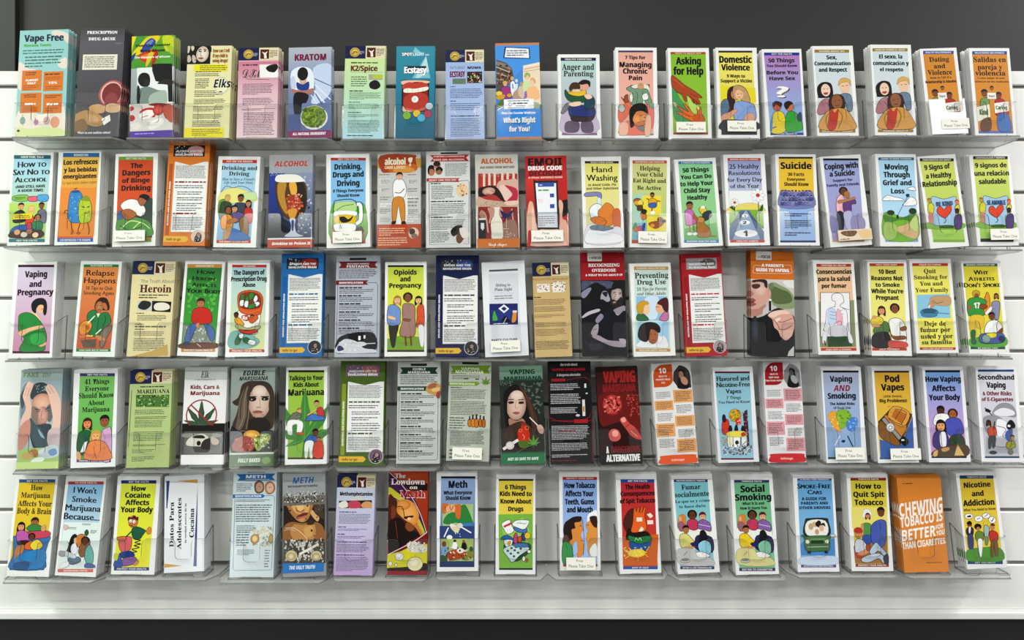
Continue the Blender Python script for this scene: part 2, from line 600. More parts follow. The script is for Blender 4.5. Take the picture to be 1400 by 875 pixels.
        sh.stroke([(x - r * .3, y + r * .4), (x + r * .3, y + r * .3)], r * .16, ink('f0e0a0'))
        x, y = sh.up(42, 7.5); sh.para(ink('c8c8d8'), x, y, sh.W * .12, sh.H * .04, 3, rng)
        sh.pc(54, 2, 76, 12.5, ink('5c1820'))
        x, y = sh.up(65, 7)
        k = sh.W * .01
        sh.add(smooth_pts([(x - 7 * k, y + 6 * k), (x, y + 3 * k), (x + 7 * k, y + 7 * k), (x + 4 * k, y), (x + 5 * k, y - 11 * k), (x - 1 * k, y - 11 * k), (x - 2 * k, y - 2 * k)], True), ink('f0ecd8'))
        x, y = sh.up(88, 7); sh.para(ink('6c3030'), x, y, sh.W * .2, sh.H * .085, 5, rng)
    elif op == 'itg':    # tall information card
        c1, c2, hc = [ink(x) for x in t[1:4]]
        bc = ex[2].split(' ')
        bx = ink(bc[1]) if len(bc) > 1 else ink('281a1a')
        sh.pc(0, 0, 100, 100, c1)
        sh.pc(4, 22, 13, 90, c2)
        sh.pc(17, 17, 98, 87, ink('eeeeec'))
        sh.add([sh.up(0, 17), sh.up(100, 17), sh.up(100, 20), sh.up(88, 20), sh.up(55, 23.5), sh.up(20, 20), sh.up(0, 20)], c1)
        sh.pc(12, 4, 88, 15, bx)
        x, y = sh.up(66, 9); sh.ell(x, y, sh.W * .2, sh.H * .045, ink(bc[0]))
        x, y = sh.up(45, 9); sh.specks(ink('c8c8cc'), x, y, sh.W * .6, sh.H * .09, 22, rng)
        x, y = sh.up(50, 10.8); sh.text('b', ink('fff'), x, y, sh.W * .62, sh.H * .02, ex[0])
        x, y = sh.up(50, 14.2); sh.text('b', ink('fff'), x, y, sh.W * .66, sh.H * .02, ex[1])
        g = ink('4c4c50')
        def P(u0, v0, u1, v1, n, c=g):
            x, y = sh.up((u0 + u1) / 2, (v0 + v1) / 2)
            sh.para(c, x, y, (u1 - u0) / 100 * sh.W, (v1 - v0) / 100 * sh.H, n, rng)
        P(20, 23.5, 95, 36, 9); P(20, 38.5, 96, 40.5, 1, hc); P(20, 42, 92, 46, 2)
        for v in (48, 53.5, 59, 63.5): P(27, v, 93, v + 4, 2)
        P(20, 68.5, 78, 70.5, 1, hc); P(20, 72.5, 95, 85, 8)
        x, y = sh.up(8.5, 60); sh.text('b', ink('fff'), x + sh.W * .015, y, sh.H * .42, sh.W * .035, ex[0].replace(' THE', '') + ' ' + ex[1], True)
        sh.add([sh.up(1, 91), sh.up(55, 91), sh.up(61, 93.7), sh.up(55, 96.4), sh.up(1, 96.4)], ink('e8b838'))
        x, y = sh.up(25, 95); sh.text('b', ink('4c3410'), x, y, sh.W * .34, sh.H * .022, 'info to go')
        x, y = sh.up(83, 91); r = sh.W * .165
        sh.ell(x, y, r, r, ink('d8d4d0')); sh.ell(x, y, r * .93, r * .93, ink(bc[1]) if len(bc) > 1 else ink('e0c8b8'))
        sh.add(smooth_pts([(x - r * .5, y - r * .8), (x - r * .4, y), (x, y + r * .6), (x + r * .5, y + r * .2), (x + r * .4, y - r * .8)], True), ink('241c1c'))
        sh.ell(x + r * .1, y + r * .2, r * .25, r * .3, ink('a08078'))
        sh.specks(ink('c8b8b0'), x, y - r * .3, r, r, 10, rng)
    elif op == 'fct':    # fact card with ribbons
        c1, c2 = ink(t[1]), ink(t[2])
        sh.pc(30, 2, 68, 4.4, ink('222'))
        rb = lambda u0, v0, u1, v1, a, b: sh.add([sh.up(u0, v0), sh.up(u1, v0), sh.up(u1 - b, (v0 + v1) / 2), sh.up(u1, v1), sh.up(u0, v1), sh.up(u0 + a, (v0 + v1) / 2)], c1)
        rb(5, 5.6, 94, 12.4, 6, 6)
        big = len(ex[0]) < 12
        x, y = sh.up(50, 8.6); sh.text('b', ink('f0f0f0'), x, y, sh.W * (.3 if big else .5), sh.H * (.022 if big else .012), ex[0])
        x, y = sh.up(50, 11.8); sh.text('b', ink('f0f0f0'), x, y, sh.W * .52, sh.H * .024, ex[1])
        g = ink('4c4c54')
        def P(u0, v0, u1, v1, n, c=g):
            x, y = sh.up((u0 + u1) / 2, (v0 + v1) / 2)
            sh.para(c, x, y, (u1 - u0) / 100 * sh.W, (v1 - v0) / 100 * sh.H, n, rng)
        P(6, 13.3, 94, 23, 5)
        sh.stroke([sh.up(4, 27), sh.up(4, 95), sh.up(7, 96.5), sh.up(93, 96.5), sh.up(95, 95), sh.up(95, 29), sh.up(92, 27), sh.up(72, 27)], 10, ink('2c2c34'))
        rb(0, 24.5, 74, 29, 0, 5)
        x, y = sh.up(34, 27.8); sh.text('b', ink('f4f4f4'), x, y, sh.W * .54, sh.H * .018, ex[2])
        for v in range(31, 74 if c1 == ink('781828') else 92, 8):
            P(8, v, 60, v + 1.8, 1, ink('22222a')); P(8, v + 2, 90, v + 7, 3)
    elif op == 'tenw':
        c1, c2, c3 = [ink(x) for x in t[1:4]]
        u0, u1, v0, v1 = 4, 53, 1.5, 24
        W, H = sh.W, sh.H
        x0, y0 = sh.up(u0, v1); x1, y1 = sh.up(u1, v0)
        w, h = x1 - x0, y1 - y0
        P = [(x1, y1), (x1, y0 + h * .35)]
        P += [(x1 - w * .45 * (1 - math.cos(a * .26)), y0 + h * .35 * (1 - math.sin(a * .26))) for a in range(1, 7)]
        P += [(x0, y0)] + [(x0 + w * .55 * (1 - math.cos(a * .26)), y1 - h * .5 * (1 - math.sin(a * .26))) for a in range(0, 7)]
        sh.add(P, c1)
        x, y = sh.up(28, 10); sh.text('b', ink('fff'), x, y, W * .19, H * .05, '10')
        ws = (ex[0] + ' ' + ex[1]).split(' ')
        half = [' '.join(ws[:2]), ' '.join(ws[2:4]), ' '.join(ws[4:])]
        for i, l in enumerate(half):
            x, y = sh.up(28, 14 + 3.2 * i)
            if l: sh.text('b', ink('f4e8e0'), x, y, W * .03 * len(l), H * .016, l)
        x0, y0 = sh.up(48, 26); x1, y1 = sh.up(98, 3)
        w, h = x1 - x0, y1 - y0
        P = [(x1, y0), (x1, y0 + h * .5)] + [(x1 - w * .55 * (1 - math.cos(a * .26)), y0 + h * (.5 + .5 * math.sin(a * .26))) for a in range(1, 7)]
        P += [(x0 + w * .15, y1 - h * .3), (x0 + w * .1, y0 + h * .35), (x0 + w * .3, y0 + h * .08)]
        sh.add(P, ink('3c3434') if 'DRUG' in ex[1] else ink('8c8c90'))
        cx, cy = x0 + w * .55, y0 + h * .5
        sh.add(smooth_pts([(cx - w * .1, cy + h * .3), (cx + w * .15, cy + h * .25), (cx + w * .2, cy), (cx + w * .35, y0 + 4), (cx - w * .25, y0 + 10), (cx - w * .15, cy)], True), ink('1c1618'))
        sh.ell(cx - w * .02, cy + h * .08, w * .12, h * .17, ink('a07860') if 'DRUG' in ex[1] else ink('58585c'))
        sh.ell(cx + w * .12, cy - h * .18, w * .16, h * .2, ink('c89078') if 'DRUG' in ex[1] else ink('b0b0b4'), .5)
        def B(u0, v0, u1, v1, fill):
            if fill: sh.pc(u0, v0, u1, v1, c2)
            x, y = sh.up((u0 + u1) / 2 + 1, (v0 + v1) / 2)
            sh.para(ink('5c4c48') if fill else ink('6c6c70'), x, y, (u1 - u0 - 8) / 100 * W, (v1 - v0) * .0078 * H, 6, rng)
        for v0, v1, fl in ((27.5, 36.5, 0), (37.5, 47, 1), (48.5, 59, 0), (60, 73, 1), (74, 85, 0)): B(2, v0, 49, v1, fl)
        for v0, v1, fl in ((27.5, 40, 1), (41, 52, 0), (53, 63.5, 1), (65, 75.5, 0), (76, 89, 1)): B(51, v0, 99, v1, fl)
        sh.add(smooth_pts([sh.up(7, 99.6), sh.up(7, 94), sh.up(12, 91.4), sh.up(90, 91.4), sh.up(96, 94), sh.up(97, 99.6)], True, 3), c3)
        x, y = sh.up(50, 97); sh.text('b', ink('f8d8c8'), x, y, W * .32, H * .02, 'infotogo')


# ---------------------------------------------------------------- what is printed on each leaflet (tenths of a millimetre)
LEAFLETS = '''
@ 1 leaflet -10449 4055 -2.06 1099 2505 9cc|Vape Free leaflet|pale aqua leaflet titled Vape Free, with four orange boxes
b e8d8cf 152 2437 234 2488 422 2452 544 2369 534 2172 411 2302 257 2343
b e8d8cf 331 1734 513 1834 522 1585 370 1608
b e8d8cf -549 1730 -424 1690 -319 1597 -149 1556 -104 1289 -263 1083 -549 1164
b f0e6d8 -539 532 -312 664 29 512 419 778 527 564 532 0 -533 38
b dbe4a8 -533 236 -224 190 107 230 526 146 533 0 -530 28
t b 124 -4 2238 891 160 Vape Free
t b 5a2 -142 2114 607 67 Nevada Teens
p 476 1 1991 934 127 2
p 476 27 1757 867 290 4
r d9791f -236 1316 440 477
r d9791f 245 1282 440 457
r d9791f -237 794 467 467
r d9791f 249 763 420 460
p 522 -238 1476 284 90 2
t b fff -234 1300 290 47 ALMOST
t b fff -236 1230 187 47 HALF
p a51 -233 1156 367 127 3
p 522 225 1448 334 43 1
t b fff 234 1220 200 53 15%
p a51 245 1356 367 83 2
p a51 254 1135 367 100 2
p 522 -241 954 300 90 2
p fff -233 766 267 53 1
p a51 -224 643 374 113 3
p 522 246 924 334 80 2
p fff 253 748 267 67 1
p a51 258 622 334 107 2
e 8aa -399 388 60 87
e c8b -98 342 53 67
e caa 135 369 73 93
e e8a080 320 327 100 133
l 9a7 10 -406 527 -394 266
l 9a7 10 -119 447 -111 256
e 335 -482 154 33 27
@ 1 leaflet -9200 4058 -0.49 993 2545 59545a|Prescription Drug Abuse leaflet|dark grey leaflet titled Prescription Drug Abuse, with a spilled pill bottle
f 4a474d 0 0 100 14 625d66
f 625d66 0 14 100 60 4c4850
t S fff -11 2409 684 67 PRESCRIPTION
t S fff -8 2254 604 67 DRUG ABUSE
l aaa 7 302 2180 444 2179
r e8e3d2 -23 1738 774 360
p 555 -17 1741 707 280 6
b b0605c -5 929 64 1174 258 1307 462 1259 496 1100 496 784 398 610 160 682
e e8b4ac 276 997 240 284 15
e 7d2d30 283 986 213 260 15
e 93404a 278 839 150 183 15
b c9a070 -208 685 -12 754 160 682 134 560 -100 545
b b9905c -496 513 -238 616 36 509 180 333 -14 231 -285 303 -496 339
b d8b48c 126 683 289 769 493 714 467 575 234 559
b 8c6a48 -488 339 -292 407 -210 163 -491 131
b caa27a -248 511 -28 474 13 335 -187 336
g f4f2ee 93 404 270 507 295 367 151 257
t S eee -54 71 734 47 What's in your medicine cabinet?
@ 1 leaflet -7987 4038 -2.43 943 2385 d8d8d4|Over the Counter Drug Abuse leaflet|multicoloured leaflet titled Over the Counter, with a photo of two people and red capsules
f 6ca82c 0 0 100 32 4c9430
g e8d820 -471 2385 -366 2385 -435 2188 -471 2005
b c8d428 231 2376 471 2334 471 2057 354 1940 234 2160
b 4c9c3c -366 2385 -177 2385 -260 2181 -404 2095
b e8d020 -118 2359 144 2379 117 2257 -55 2080 -343 1938 -459 1974 -289 2182
b 2c4c9c -202 2178 -59 2326 43 2291 59 2198 -83 2050 -257 1996
b 7088c0 -144 2207 -29 2294 15 2255 -85 2142
b 1c3c8c -471 1914 -373 2001 -428 1850 -471 1792
b c83c20 -314 1937 -54 2049 106 2027 64 1891 -79 1774 -224 1780
b e87c28 -284 1890 -53 1988 49 1968 -109 1837
b d8c828 -82 1989 20 1954 -106 1684 -150 1701
b b02c1c 49 1953 136 1964 24 1678 -33 1665
b 58a03c 150 2010 471 1934 471 1658 183 1732
b a8c428 322 2156 471 2088 471 1934 382 1969
t b 111 8 2132 780 57 Over the Counter
t b 111 -1 2004 551 63 Drug Abuse
t i f8f8f0 -2 1857 798 46 The Dangers of Misuse
f a8b4b8 0 32 16 67 8c9a9c
g e8ecea -342 1633 471 1643 471 778 -327 813
g 16181a -5 1710 154 1718 444 1706 471 809 370 813 350 1208 190 1275 74 1310 -2 1557
b 2c2826 118 1248 247 1333 449 1325 451 1203 248 1227
b 141210 -316 1327 -290 1463 -190 1519 -73 1469 -42 1315 -83 1196 -184 1185 -257 1218
b 2c2420 -186 1321 -71 1347 -55 1225 -141 1198
b 7c8c84 -326 1085 -212 1171 -68 1180 135 1095 251 1060 198 760 -291 781
b a8b8ac -36 982 251 1091 338 996 313 756 -32 770
l 141414 11 -240 1111 -278 811
b 14161a -328 1206 -270 1143 -269 810 -327 813
f d4ccc8 0 67 100 93 e0dcd8
b 7c1c1c -75 757 140 793 471 719 461 449 318 425 199 670
b b82420 -471 730 -405 726 -390 665 -471 624
b b82420 -471 519 -402 530 -360 453 -427 390 -471 414
b c82c24 -265 600 -146 679 41 677 73 465 -201 537
b f4efe8 -264 539 -116 638 42 617 58 526 -84 442 -228 448
q e06050 a02018 148 627 121 126
b c05840 256 698 457 719 463 329 318 455
l a83028 14 -228 466 -71 513
b f4f0ea -25 349 146 432 261 427 262 307 63 196 -51 201
b ece4dc -454 308 -312 361 -224 268 -337 183
f 5a3aa0 0 93.5 100 100
p a9e -121 96 488 34 1
@ 1 rack_card -6764 4025 -0.73 995 2157 e8e2b0|How Can I Tell card|pale yellow rack card with a child's face, asking How can I tell
f 17110f 0 0 52 20
b d8ccbc -498 2157 -454 2157 -441 2124 -463 2009 -495 1995
b d8ccbc -416 2157 -366 2157 -349 2094 -388 2037 -418 2094
b c8bcac -492 1923 -444 1937 -407 1836 -453 1768 -493 1794
b c8bcac -389 1936 -329 1921 -292 1820 -322 1755 -378 1793
q f4e8d8 c8b49c -162 1962 140 188 8
b 17110f -309 2093 -271 2157 -149 2157 15 2157 35 2002 -8 2060 -92 2142 -215 2135 -280 2064
l 17110f 19 -258 2058 -188 2080
l 17110f 19 -145 2079 -78 2061
e 17110f -224 2029 27 16
e 17110f -110 2033 27 16
s 8c7c68 13 -184 2048 -207 1934 -160 1919
b 8c5c50 -256 1863 -192 1890 -131 1867 -184 1839
l 17110f 16 -326 1835 -264 1791
t b a06428 259 2000 371 81 how can I tell
t b a06428 241 1879 339 81 if my child is
t b a06428 243 1765 344 81 using drugs?
f ece020 16 20.5 91 28
p 663 103 1638 618 134 3
p 524 -9 1548 578 27 1
p 554 -27 1474 565 81 3
p 554 -141 1273 323 247 6
p 554 24 1033 659 161 4
p 554 51 848 726 134 4
p 554 23 682 686 140 4
p 554 16 504 686 121 4
p 554 -7 338 637 153 4
e f8f6ea 294 1222 177 210
E ece8c4 294 1222 156 194
t i 14163c 306 1171 384 188 Elks
p 112 294 1069 108 32 1
f ecdc20 0 89 88 100
p 663 10 135 672 167 4
@ 1 rack_card -5651 4021 -1.04 897 2115 e0a8b8|DXM card|pink rack card headed DXM, with navy and cream crests along its top
hdr
f cf7f96 0 15.5 100 50 e2bcc6
f e2bcc6 0 50 100 100 ead0d4
p 303 -181 1710 350 37 1
t c 112 -115 1410 467 200 DXM
g f0efee 23 1715 441 1718 441 1410 37 1407
b 1a1512 166 1635 266 1704 407 1719 436 1630 354 1525 236 1545
b f6f3ef 168 1546 337 1525 438 1541 440 1417 171 1422
l 424 10 -282 1384 257 1357
p 646 1 1143 684 267 8
p 646 8 853 684 183 5
p 424 29 669 751 47 2
p 646 45 337 701 534 14
@ 1 leaflet -4485 4030 -1.50 955 2119 a9b2c6|Kratom leaflet|grey-blue leaflet titled Kratom, with a hunched man and a bowl of green powder
f b8bdc6 0 0 100 25 9aa6c4
f 8a98bc 0 25 100 92 5c6c9c
b c8d4ec 76 1627 477 1687 477 1087 232 812 31 818 130 1131
l e4ecf8 30 96 1097 332 810
l e4ecf8 23 112 1237 466 876
l 3c5490 23 130 1026 282 759
l 3c5490 20 94 1379 477 1192
l dfe8f6 20 30 993 165 779
t b 7c1840 12 1807 711 150 KRATOM
b e4ecf4 -428 1499 -312 1637 -143 1661 26 1593 94 1379 79 1133 -38 1030 -374 1144
b c8d0e4 -427 1393 -343 1426 -307 1178 -408 1145
e 1a1216 -159 1492 120 160
b d8a898 -242 1388 -157 1315 -74 1383 -90 1271 -190 1245
b 24408c -292 1301 -157 1244 -23 1311 -22 1135 -139 1103 -273 1142
b b07868 -414 1145 -307 1125 -105 1102 62 1151 80 1062 -138 980 -339 1020
b 16121c -340 1038 -37 1012 -70 820 -170 788 -201 544 -335 548
f 4a5c90 0 74 30 92
e e8e4e4 100 466 307 280
e 6f8a2a 93 484 280 254
spk 96ae48 92 475 484 450 46
spk 4e681e 92 475 484 450 46
f 85185c 0 92 100 100
t i fff -2 69 744 60 ALL NATURAL INGREDIENT
@ 1 rack_card -3303 4012 0.21 896 2170 cfe0a0|K2 Spice card|pale green rack card headed K2/Spice, with navy and cream crests along its top
hdr
f cfe2a0 0 14.5 100 55 bfe0c0
f bfe0c0 0 55 100 100 b4dcea
p 252 -11 1768 604 40 1
t b 6d2814 -14 1575 601 128 K2/Spice
l 797 7 -310 1549 419 1541
p 464 -117 1331 369 259 5
r a9a9a0 248 1430 312 128
r b8c840 295 1441 218 94
b 1c1410 137 1320 238 1363 323 1320 360 1214 260 1143 141 1171 105 1248
p 353 -153 1106 353 34 1
p 575 28 988 705 178 6
p 353 -204 844 269 27 1
p 575 18 750 705 128 4
p 353 -197 605 302 27 1
p 575 15 530 722 77 3
p 575 22 283 722 309 9
p 353 -47 70 604 34 1
@ 1 leaflet -2155 3992 -0.25 864 2182 2a8ca4|Ecstasy leaflet|teal leaflet titled Ecstasy, with an open mouth holding a pill
f 3a93a8 0 0 100 40 2585a0
f 2585a0 0 40 100 100 14607c
g 8cc4d0 -12 2162 92 2061 195 1982 -61 2048
g 7cbccc 229 1946 336 1428 -71 1429
g b8dce0 236 1946 307 1588 82 1429 -3 1429
r 222 -197 1998 235 81
t b fff -193 1959 228 71 SPOT
t b c8e8ee 62 1957 262 71 LIGHT
t b cde 258 1957 91 50 on
g 1a2a3a -237 1715 238 1713 240 1535 -235 1537
t b fff -1 1547 504 148 Ecstasy
r 14181c 5 1014 611 739
r 8c1c14 5 1009 544 682
b e8c0a8 -273 1370 275 1367 276 1304 66 1340 -70 1326 -272 1270
b c04030 -272 1270 -138 1334 -2 1305 133 1340 276 1268 277 1190 0 1181 -264 1164
b f4eee0 -254 1164 -170 1192 0 1181 270 1225 264 1144 1 1092 -236 1093
l 999 7 -170 1188 -168 1093
l 999 7 -68 1188 -67 1092
l 999 7 67 1191 68 1106
l 999 7 169 1205 169 1120
b b83a2c -234 987 1 1092 272 1020 275 738 141 661 -163 662 -249 775
b d8685a -197 740 5 686 241 755 141 661 -129 655
b e8c8b0 -265 775 -197 687 -62 651 -264 652
e f6f2ee -4 933 74 77
e ddd -4 933 40 40
E 88b83c -178 557 94 94
E e0c030 40 605 84 87
E b83858 286 590 91 91
E 58b4d8 142 499 91 91
E c8d8e0 315 773 87 81
@ 1 rack_card -1035 3995 -0.77 857 2094 a8bce0|Facts About MDMA card|pale blue rack card headed Facts about MDMA, with navy and cream crests along its top
hdr
f a4bce2 0 15 100 100 b0c2e8
t n 247 -160 1645 336 60 FACTS ABOUT
t b 124 216 1640 309 60 MDMA
t b 7c1c4c -165 1453 343 134 ECSTASY
r 74886c -128 1353 302 134
p 465 -124 1353 262 94 3
r 2a2018 218 1441 336 269
spk e8d8b0 222 1437 302 235 20
spk d04848 222 1437 302 235 10
spk 58a048 222 1437 302 235 8
p 346 -264 1227 134 27 1
p 568 31 1070 722 235 6
p 346 -262 891 128 27 1
p 568 25 760 699 181 4
p 346 18 542 675 34 1
p 568 17 277 675 433 11
@ 1 leaflet 162 3995 -1.19 989 2258 2c8ce0|Over the Counter Medicine leaflet|bright blue leaflet asking What's Right for You, with a cartoon pharmacy street
f c8845c 0 0 100 2.5
f 4a9ae4 0 2.5 100 40
g 22407c -283 2172 279 2135 289 1873 -322 1900
g f0f0f4 -249 2150 254 2114 263 1895 -288 1925
p 456 -3 2021 477 158 3
g 5c5048 -480 1872 -264 1796 -130 1664 -94 1464 -220 1267 -387 1044 -491 933
g 8c8074 -480 1843 -264 1767 -136 1650 -131 1622 -482 1743
l d8ccb8 16 -478 1700 -146 1550
l 241c18 13 -478 1649 -147 1508
l d8ccb8 13 -480 1557 -135 1436
l 241c18 16 -481 1486 -217 1424
l c8bca8 16 -475 1415 -272 1382
l 241c18 13 -476 1315 -300 1312
spk c88050 -317 1476 309 390 24
spk 3c2c24 -303 1511 336 457 24
g f0dcc0 121 1716 495 1794 495 799 152 948 110 1460
l f8f0e4 22 129 1688 495 1760
l c8a080 13 126 1573 495 1628
l d89888 16 141 1630 495 1694
g 4c8cd8 -91 1464 120 1659 111 1260 -4 1206
e d8b050 -295 1326 48 43
e e0a888 -287 1283 40 48
B a03880 -379 1185 -275 1240 -167 1181 -150 982 -334 958
e d8a878 -130 1422 38 48
B f0f0f4 -170 1323 -83 1350 -46 1150 -117 982 -168 1124
l 3858a8 22 -124 1294 -113 1180
e c8e0d0 -33 1363 32 43
b d8e8e8 -84 1264 -8 1291 -18 1178 -74 1122
e c89870 79 1289 38 48
b b89888 -116 1066 -33 1150 103 1147 125 948 -105 939
b d8c0a8 9 1206 105 1232 155 1061 98 949 6 1036
e f0c8a0 205 1458 59 75
b 98b468 143 1487 193 1555 274 1513 258 1428 219 1497 163 1430
b d0e0a8 106 1289 189 1358 269 1286 237 1116 129 1090
e f0c8b0 319 1341 59 75
b d8b070 257 1357 313 1433 393 1368 377 1283 325 1384
b f4c08c 212 1173 322 1242 442 1168 463 941 220 946
b 9868c0 142 1089 183 1117 194 975 139 962
e e8d040 -427 1073 70 54
e d8a030 -198 1026 54 43
b c8a030 -482 1017 -305 1042 -334 944 -470 932
b 5c7038 -477 819 -348 944 -332 788 -469 706
b a8b898 367 858 479 800 443 688 337 746
r f4f6fa 8 820 665 228
l 222 13 -225 818 -184 859 -144 816 -186 768 -225 818
p 445 54 835 353 44 1
p 667 -4 894 470 27 1
p 667 -41 733 403 20 1
p 778 52 775 218 24 1
l fff 17 -474 693 -344 760
t b fff -2 588 756 54 Over the Counter Medicine
t b 345 20 377 722 121 What's Right
t b e8ecf2 10 388 722 121 What's Right
t b 345 22 174 467 114 for You?
t b e8ecf2 12 185 467 114 for You?
f c88458 0 97.5 100 100
@ 1 pamphlet 1502 4003 -0.10 928 1978 f4f4f2|Anger and Parenting pamphlet|white-bordered mint green pamphlet titled Anger and Parenting, with a man hugging a child
k 2a1c50 b8d8d0 c8b0cc 8a6a8c -406 1900 386 1899 -407 1827 385 1826 -395 142 384 141 -395 90 383 89|HEALTHY PARENTING|
t S 111 -19 1613 722 144 Anger and
t S 111 -14 1460 664 129 Parenting
b d0c0d8 -401 547 -309 810 -200 847 336 545 381 171 -387 153
b 6a5a70 -295 396 -25 396 -46 172 -315 172
b 6a5a70 46 396 262 414 295 171 61 164
B 888290 -412 622 -309 810 -218 828 -256 697 -365 584
B 3a3230 -202 659 302 658 270 425 -133 415 -204 509
B 283878 -208 772 232 771 346 696 300 527 -186 546
B 1c4a58 127 998 271 1016 349 884 303 714 123 715
B 1e5a3c -312 1150 -198 1036 91 1017 162 960 70 847 -200 866 -314 998
B e8c020 -252 1093 -53 1111 128 1130 145 1035 -18 990 -198 1028
e e0a890 112 1225 108 101
b 16141c -14 1301 96 1377 240 1338 231 1206 185 1282 58 1263
b 4a2c1c -225 1187 -159 1301 -32 1308 21 1225 -16 1130 -124 1168 -197 1112
b f0c8b0 -161 1130 -16 1157 20 1092 -125 1093
b f0d0b8 -164 847 17 866 34 790 -129 753 -255 791
b f0d0b8 109 1017 236 1035 289 960 180 922
@ 1 pamphlet 2771 4007 0.45 927 2134 f4f4f2|Managing Chronic Pain pamphlet|white-bordered salmon pamphlet titled 7 Tips for Managing Chronic Pain
k 403c58 eab0a0 f0b8a8 8890a8 -401 2061 381 2067 -402 2019 381 2025 -391 120 366 126 -392 79 365 85||
t b 111 -20 1861 463 79 7 Tips for
t b 111 -15 1670 722 122 Managing
t b 111 -24 1517 556 122 Chronic
t b 111 -21 1365 302 108 Pain
g 5c4834 -143 1247 292 1272 296 1222 259 837 -109 834
b e8e4d4 -117 1219 265 1244 233 864 -82 861
B 7c9c80 -231 1163 -157 1213 -52 1165 27 1179 132 1172 250 1139 313 947 338 865 232 782 155 918 101 780 -83 779 -135 834 -68 944 -93 1054 -171 1108
s 3c5444 13 -26 1110 25 1000 -4 835
s 3c5444 13 132 1111 156 1001 247 891
e d89c70 94 1221 73 63
b c8a478 33 1243 95 1298 154 1249 107 1254
B f4f4ec 130 1028 236 1057 255 925 142 904
B f4f0e8 -154 1012 -93 1040 -95 861 -148 875
B 9c5030 -344 969 -292 915 -265 997 -198 1026 -187 916 -123 724 -150 669 -228 778
b e87858 -399 722 -161 833 -137 669 -270 449 -402 393
B c8d0c8 -404 749 -319 791 -255 695 -321 613 -389 640
b ec8070 205 726 369 810 361 290 225 289
b 80b090 285 809 369 838 367 700 310 714
b f0806c -351 285 -166 423 173 289 196 104 -379 100
b f8c0a8 -390 312 -271 395 -193 313 -222 101 -392 100
B d88850 -138 559 -6 643 204 672 254 508 173 343 16 288 -127 396
q f0a868 d88850 5 451 105 105
b 141414 -165 532 -150 696 -30 807 128 822 219 754 242 590 125 644 -6 629 -86 505 -100 423 -153 423
b e49c68 71 506 176 562 260 508 201 426 122 398
s 3c1c10 13 58 534 124 545
s 3c1c10 13 149 507 253 453 122 398
l 5c2010 10 4 375 82 392
b 141414 -153 423 -100 423 -63 314 -142 259
b 8c8480 -11 260 146 289 171 180 93 179
b f0c0a0 202 507 312 508 288 105 170 104
@ 1 pamphlet 3962 4007 0.02 922 2124 f4f4f2|Asking for Help pamphlet|white-bordered lime green pamphlet titled Asking for Help, with two reaching hands
k b04828 8cc030 98c040 b04828 -401 2030 388 2030 -403 1976 387 1976 -389 149 383 149 -390 100 381 101|WAYS TO REACH OUT|
t b 111 -6 1735 567 169 Asking
t b 111 -13 1495 675 179 for Help
b 4c9c5c -385 1165 -300 1110 -213 917 -10 670 90 506 192 397 -280 397 -377 670
b b8d868 -53 1000 100 835 202 725 92 561 -33 780
B b04c24 -393 1475 -253 1386 -99 1248 108 1110 262 986 266 945 182 945 231 835 204 793 128 890 173 807 130 796 76 917 99 821 61 848 -1 972 -79 1000 -61 889 -109 867 -184 1027 -288 1082 -338 1165 -395 1220
s 5c2010 10 1 1055 157 972
s 5c2010 10 -27 1000 115 890
s d87848 10 -332 1386 -127 1192
b c8b890 -372 862 -295 807 -271 725 -349 752
B e07030 -301 766 -218 725 -115 670 -37 629 -138 780 -111 821 -35 725 66 588 157 561 149 711 189 752 241 711 250 588 300 506 302 397 87 391 -69 451 -275 588 -299 643 -169 601
s 7c3010 10 -246 684 -66 560 38 506
s 7c3010 10 -170 588 -15 506
b f8d890 154 725 189 752 214 711 174 670
b d05c24 65 533 249 561 292 410 100 402
card -5 248 653 241
@ 1 pamphlet 5028 4007 0.24 923 2132 f4f4f2|Domestic Violence pamphlet|white-bordered pale yellow pamphlet titled Domestic Violence, with two women talking
k 282030 f0e470 e8d860 282830 -401 2059 363 2062 -402 2013 362 2016 -388 204 402 207 -391 92 398 95||
t b 111 -21 1773 732 162 Domestic
t b 111 -27 1594 646 144 Violence
t b 2a2a10 -23 1426 413 75 9 Ways to
t b 2a2a10 -20 1312 700 75 Support a Victim
g e8d830 -371 1258 -220 1220 394 1185 410 845 -378 766
b 3c2018 -223 1107 -111 1221 14 1183 -46 994 -92 692 -205 541 -234 767
e d89878 -81 1032 65 101
B 5c7c94 -369 842 -229 918 -200 692 -315 466 -380 484
B c8a070 -94 1202 70 1240 194 1146 275 882 198 750 59 919 -85 918
e eebc98 34 1032 93 115
b c8a070 -59 1145 52 1229 176 1146 102 1108 31 1146
B 8ca8dc -89 805 58 881 237 844 361 769 367 431 -65 411
b e0a080 -367 541 -203 616 -56 692 -41 617 -244 447 -361 391
b e0a888 192 580 336 581 330 412 114 411
b 28303c -382 391 -208 447 401 394 395 207 -388 204
l 421 11 -16 1039 20 1040
l 421 11 64 1047 100 1047
l 822 11 7 964 54 968
card 50 274 635 248
@ 1 pamphlet 6074 4053 -0.56 889 2051 f4f4f2|50 Things Before You Have Sex pamphlet|white-bordered purple pamphlet titled 50 Things You Should Know, with a big question mark
k 203c90 b884c4 80c0e8 203c90 -395 1973 399 1965 -399 1904 395 1897 -350 99 386 92 -353 41 383 34|GET THE FACTS|THINK ABOUT IT
t b 221 -15 1736 587 94 50 Things
t b 3a1030 -10 1627 686 60 You Should Know
t b 221 -11 1454 703 86 Before You
t b 221 -18 1318 583 86 Have Sex
t b 432 -11 902 300 266 ?
t b f8f4f0 -31 920 291 261 ?
e e0a83c -3 1204 9 9
E c06040 -172 710 94 111
b 4a1c10 -263 778 -174 831 -56 776 -96 687 -178 755 -246 688
B e8d030 -277 509 -143 598 -19 507 -19 127 -341 108
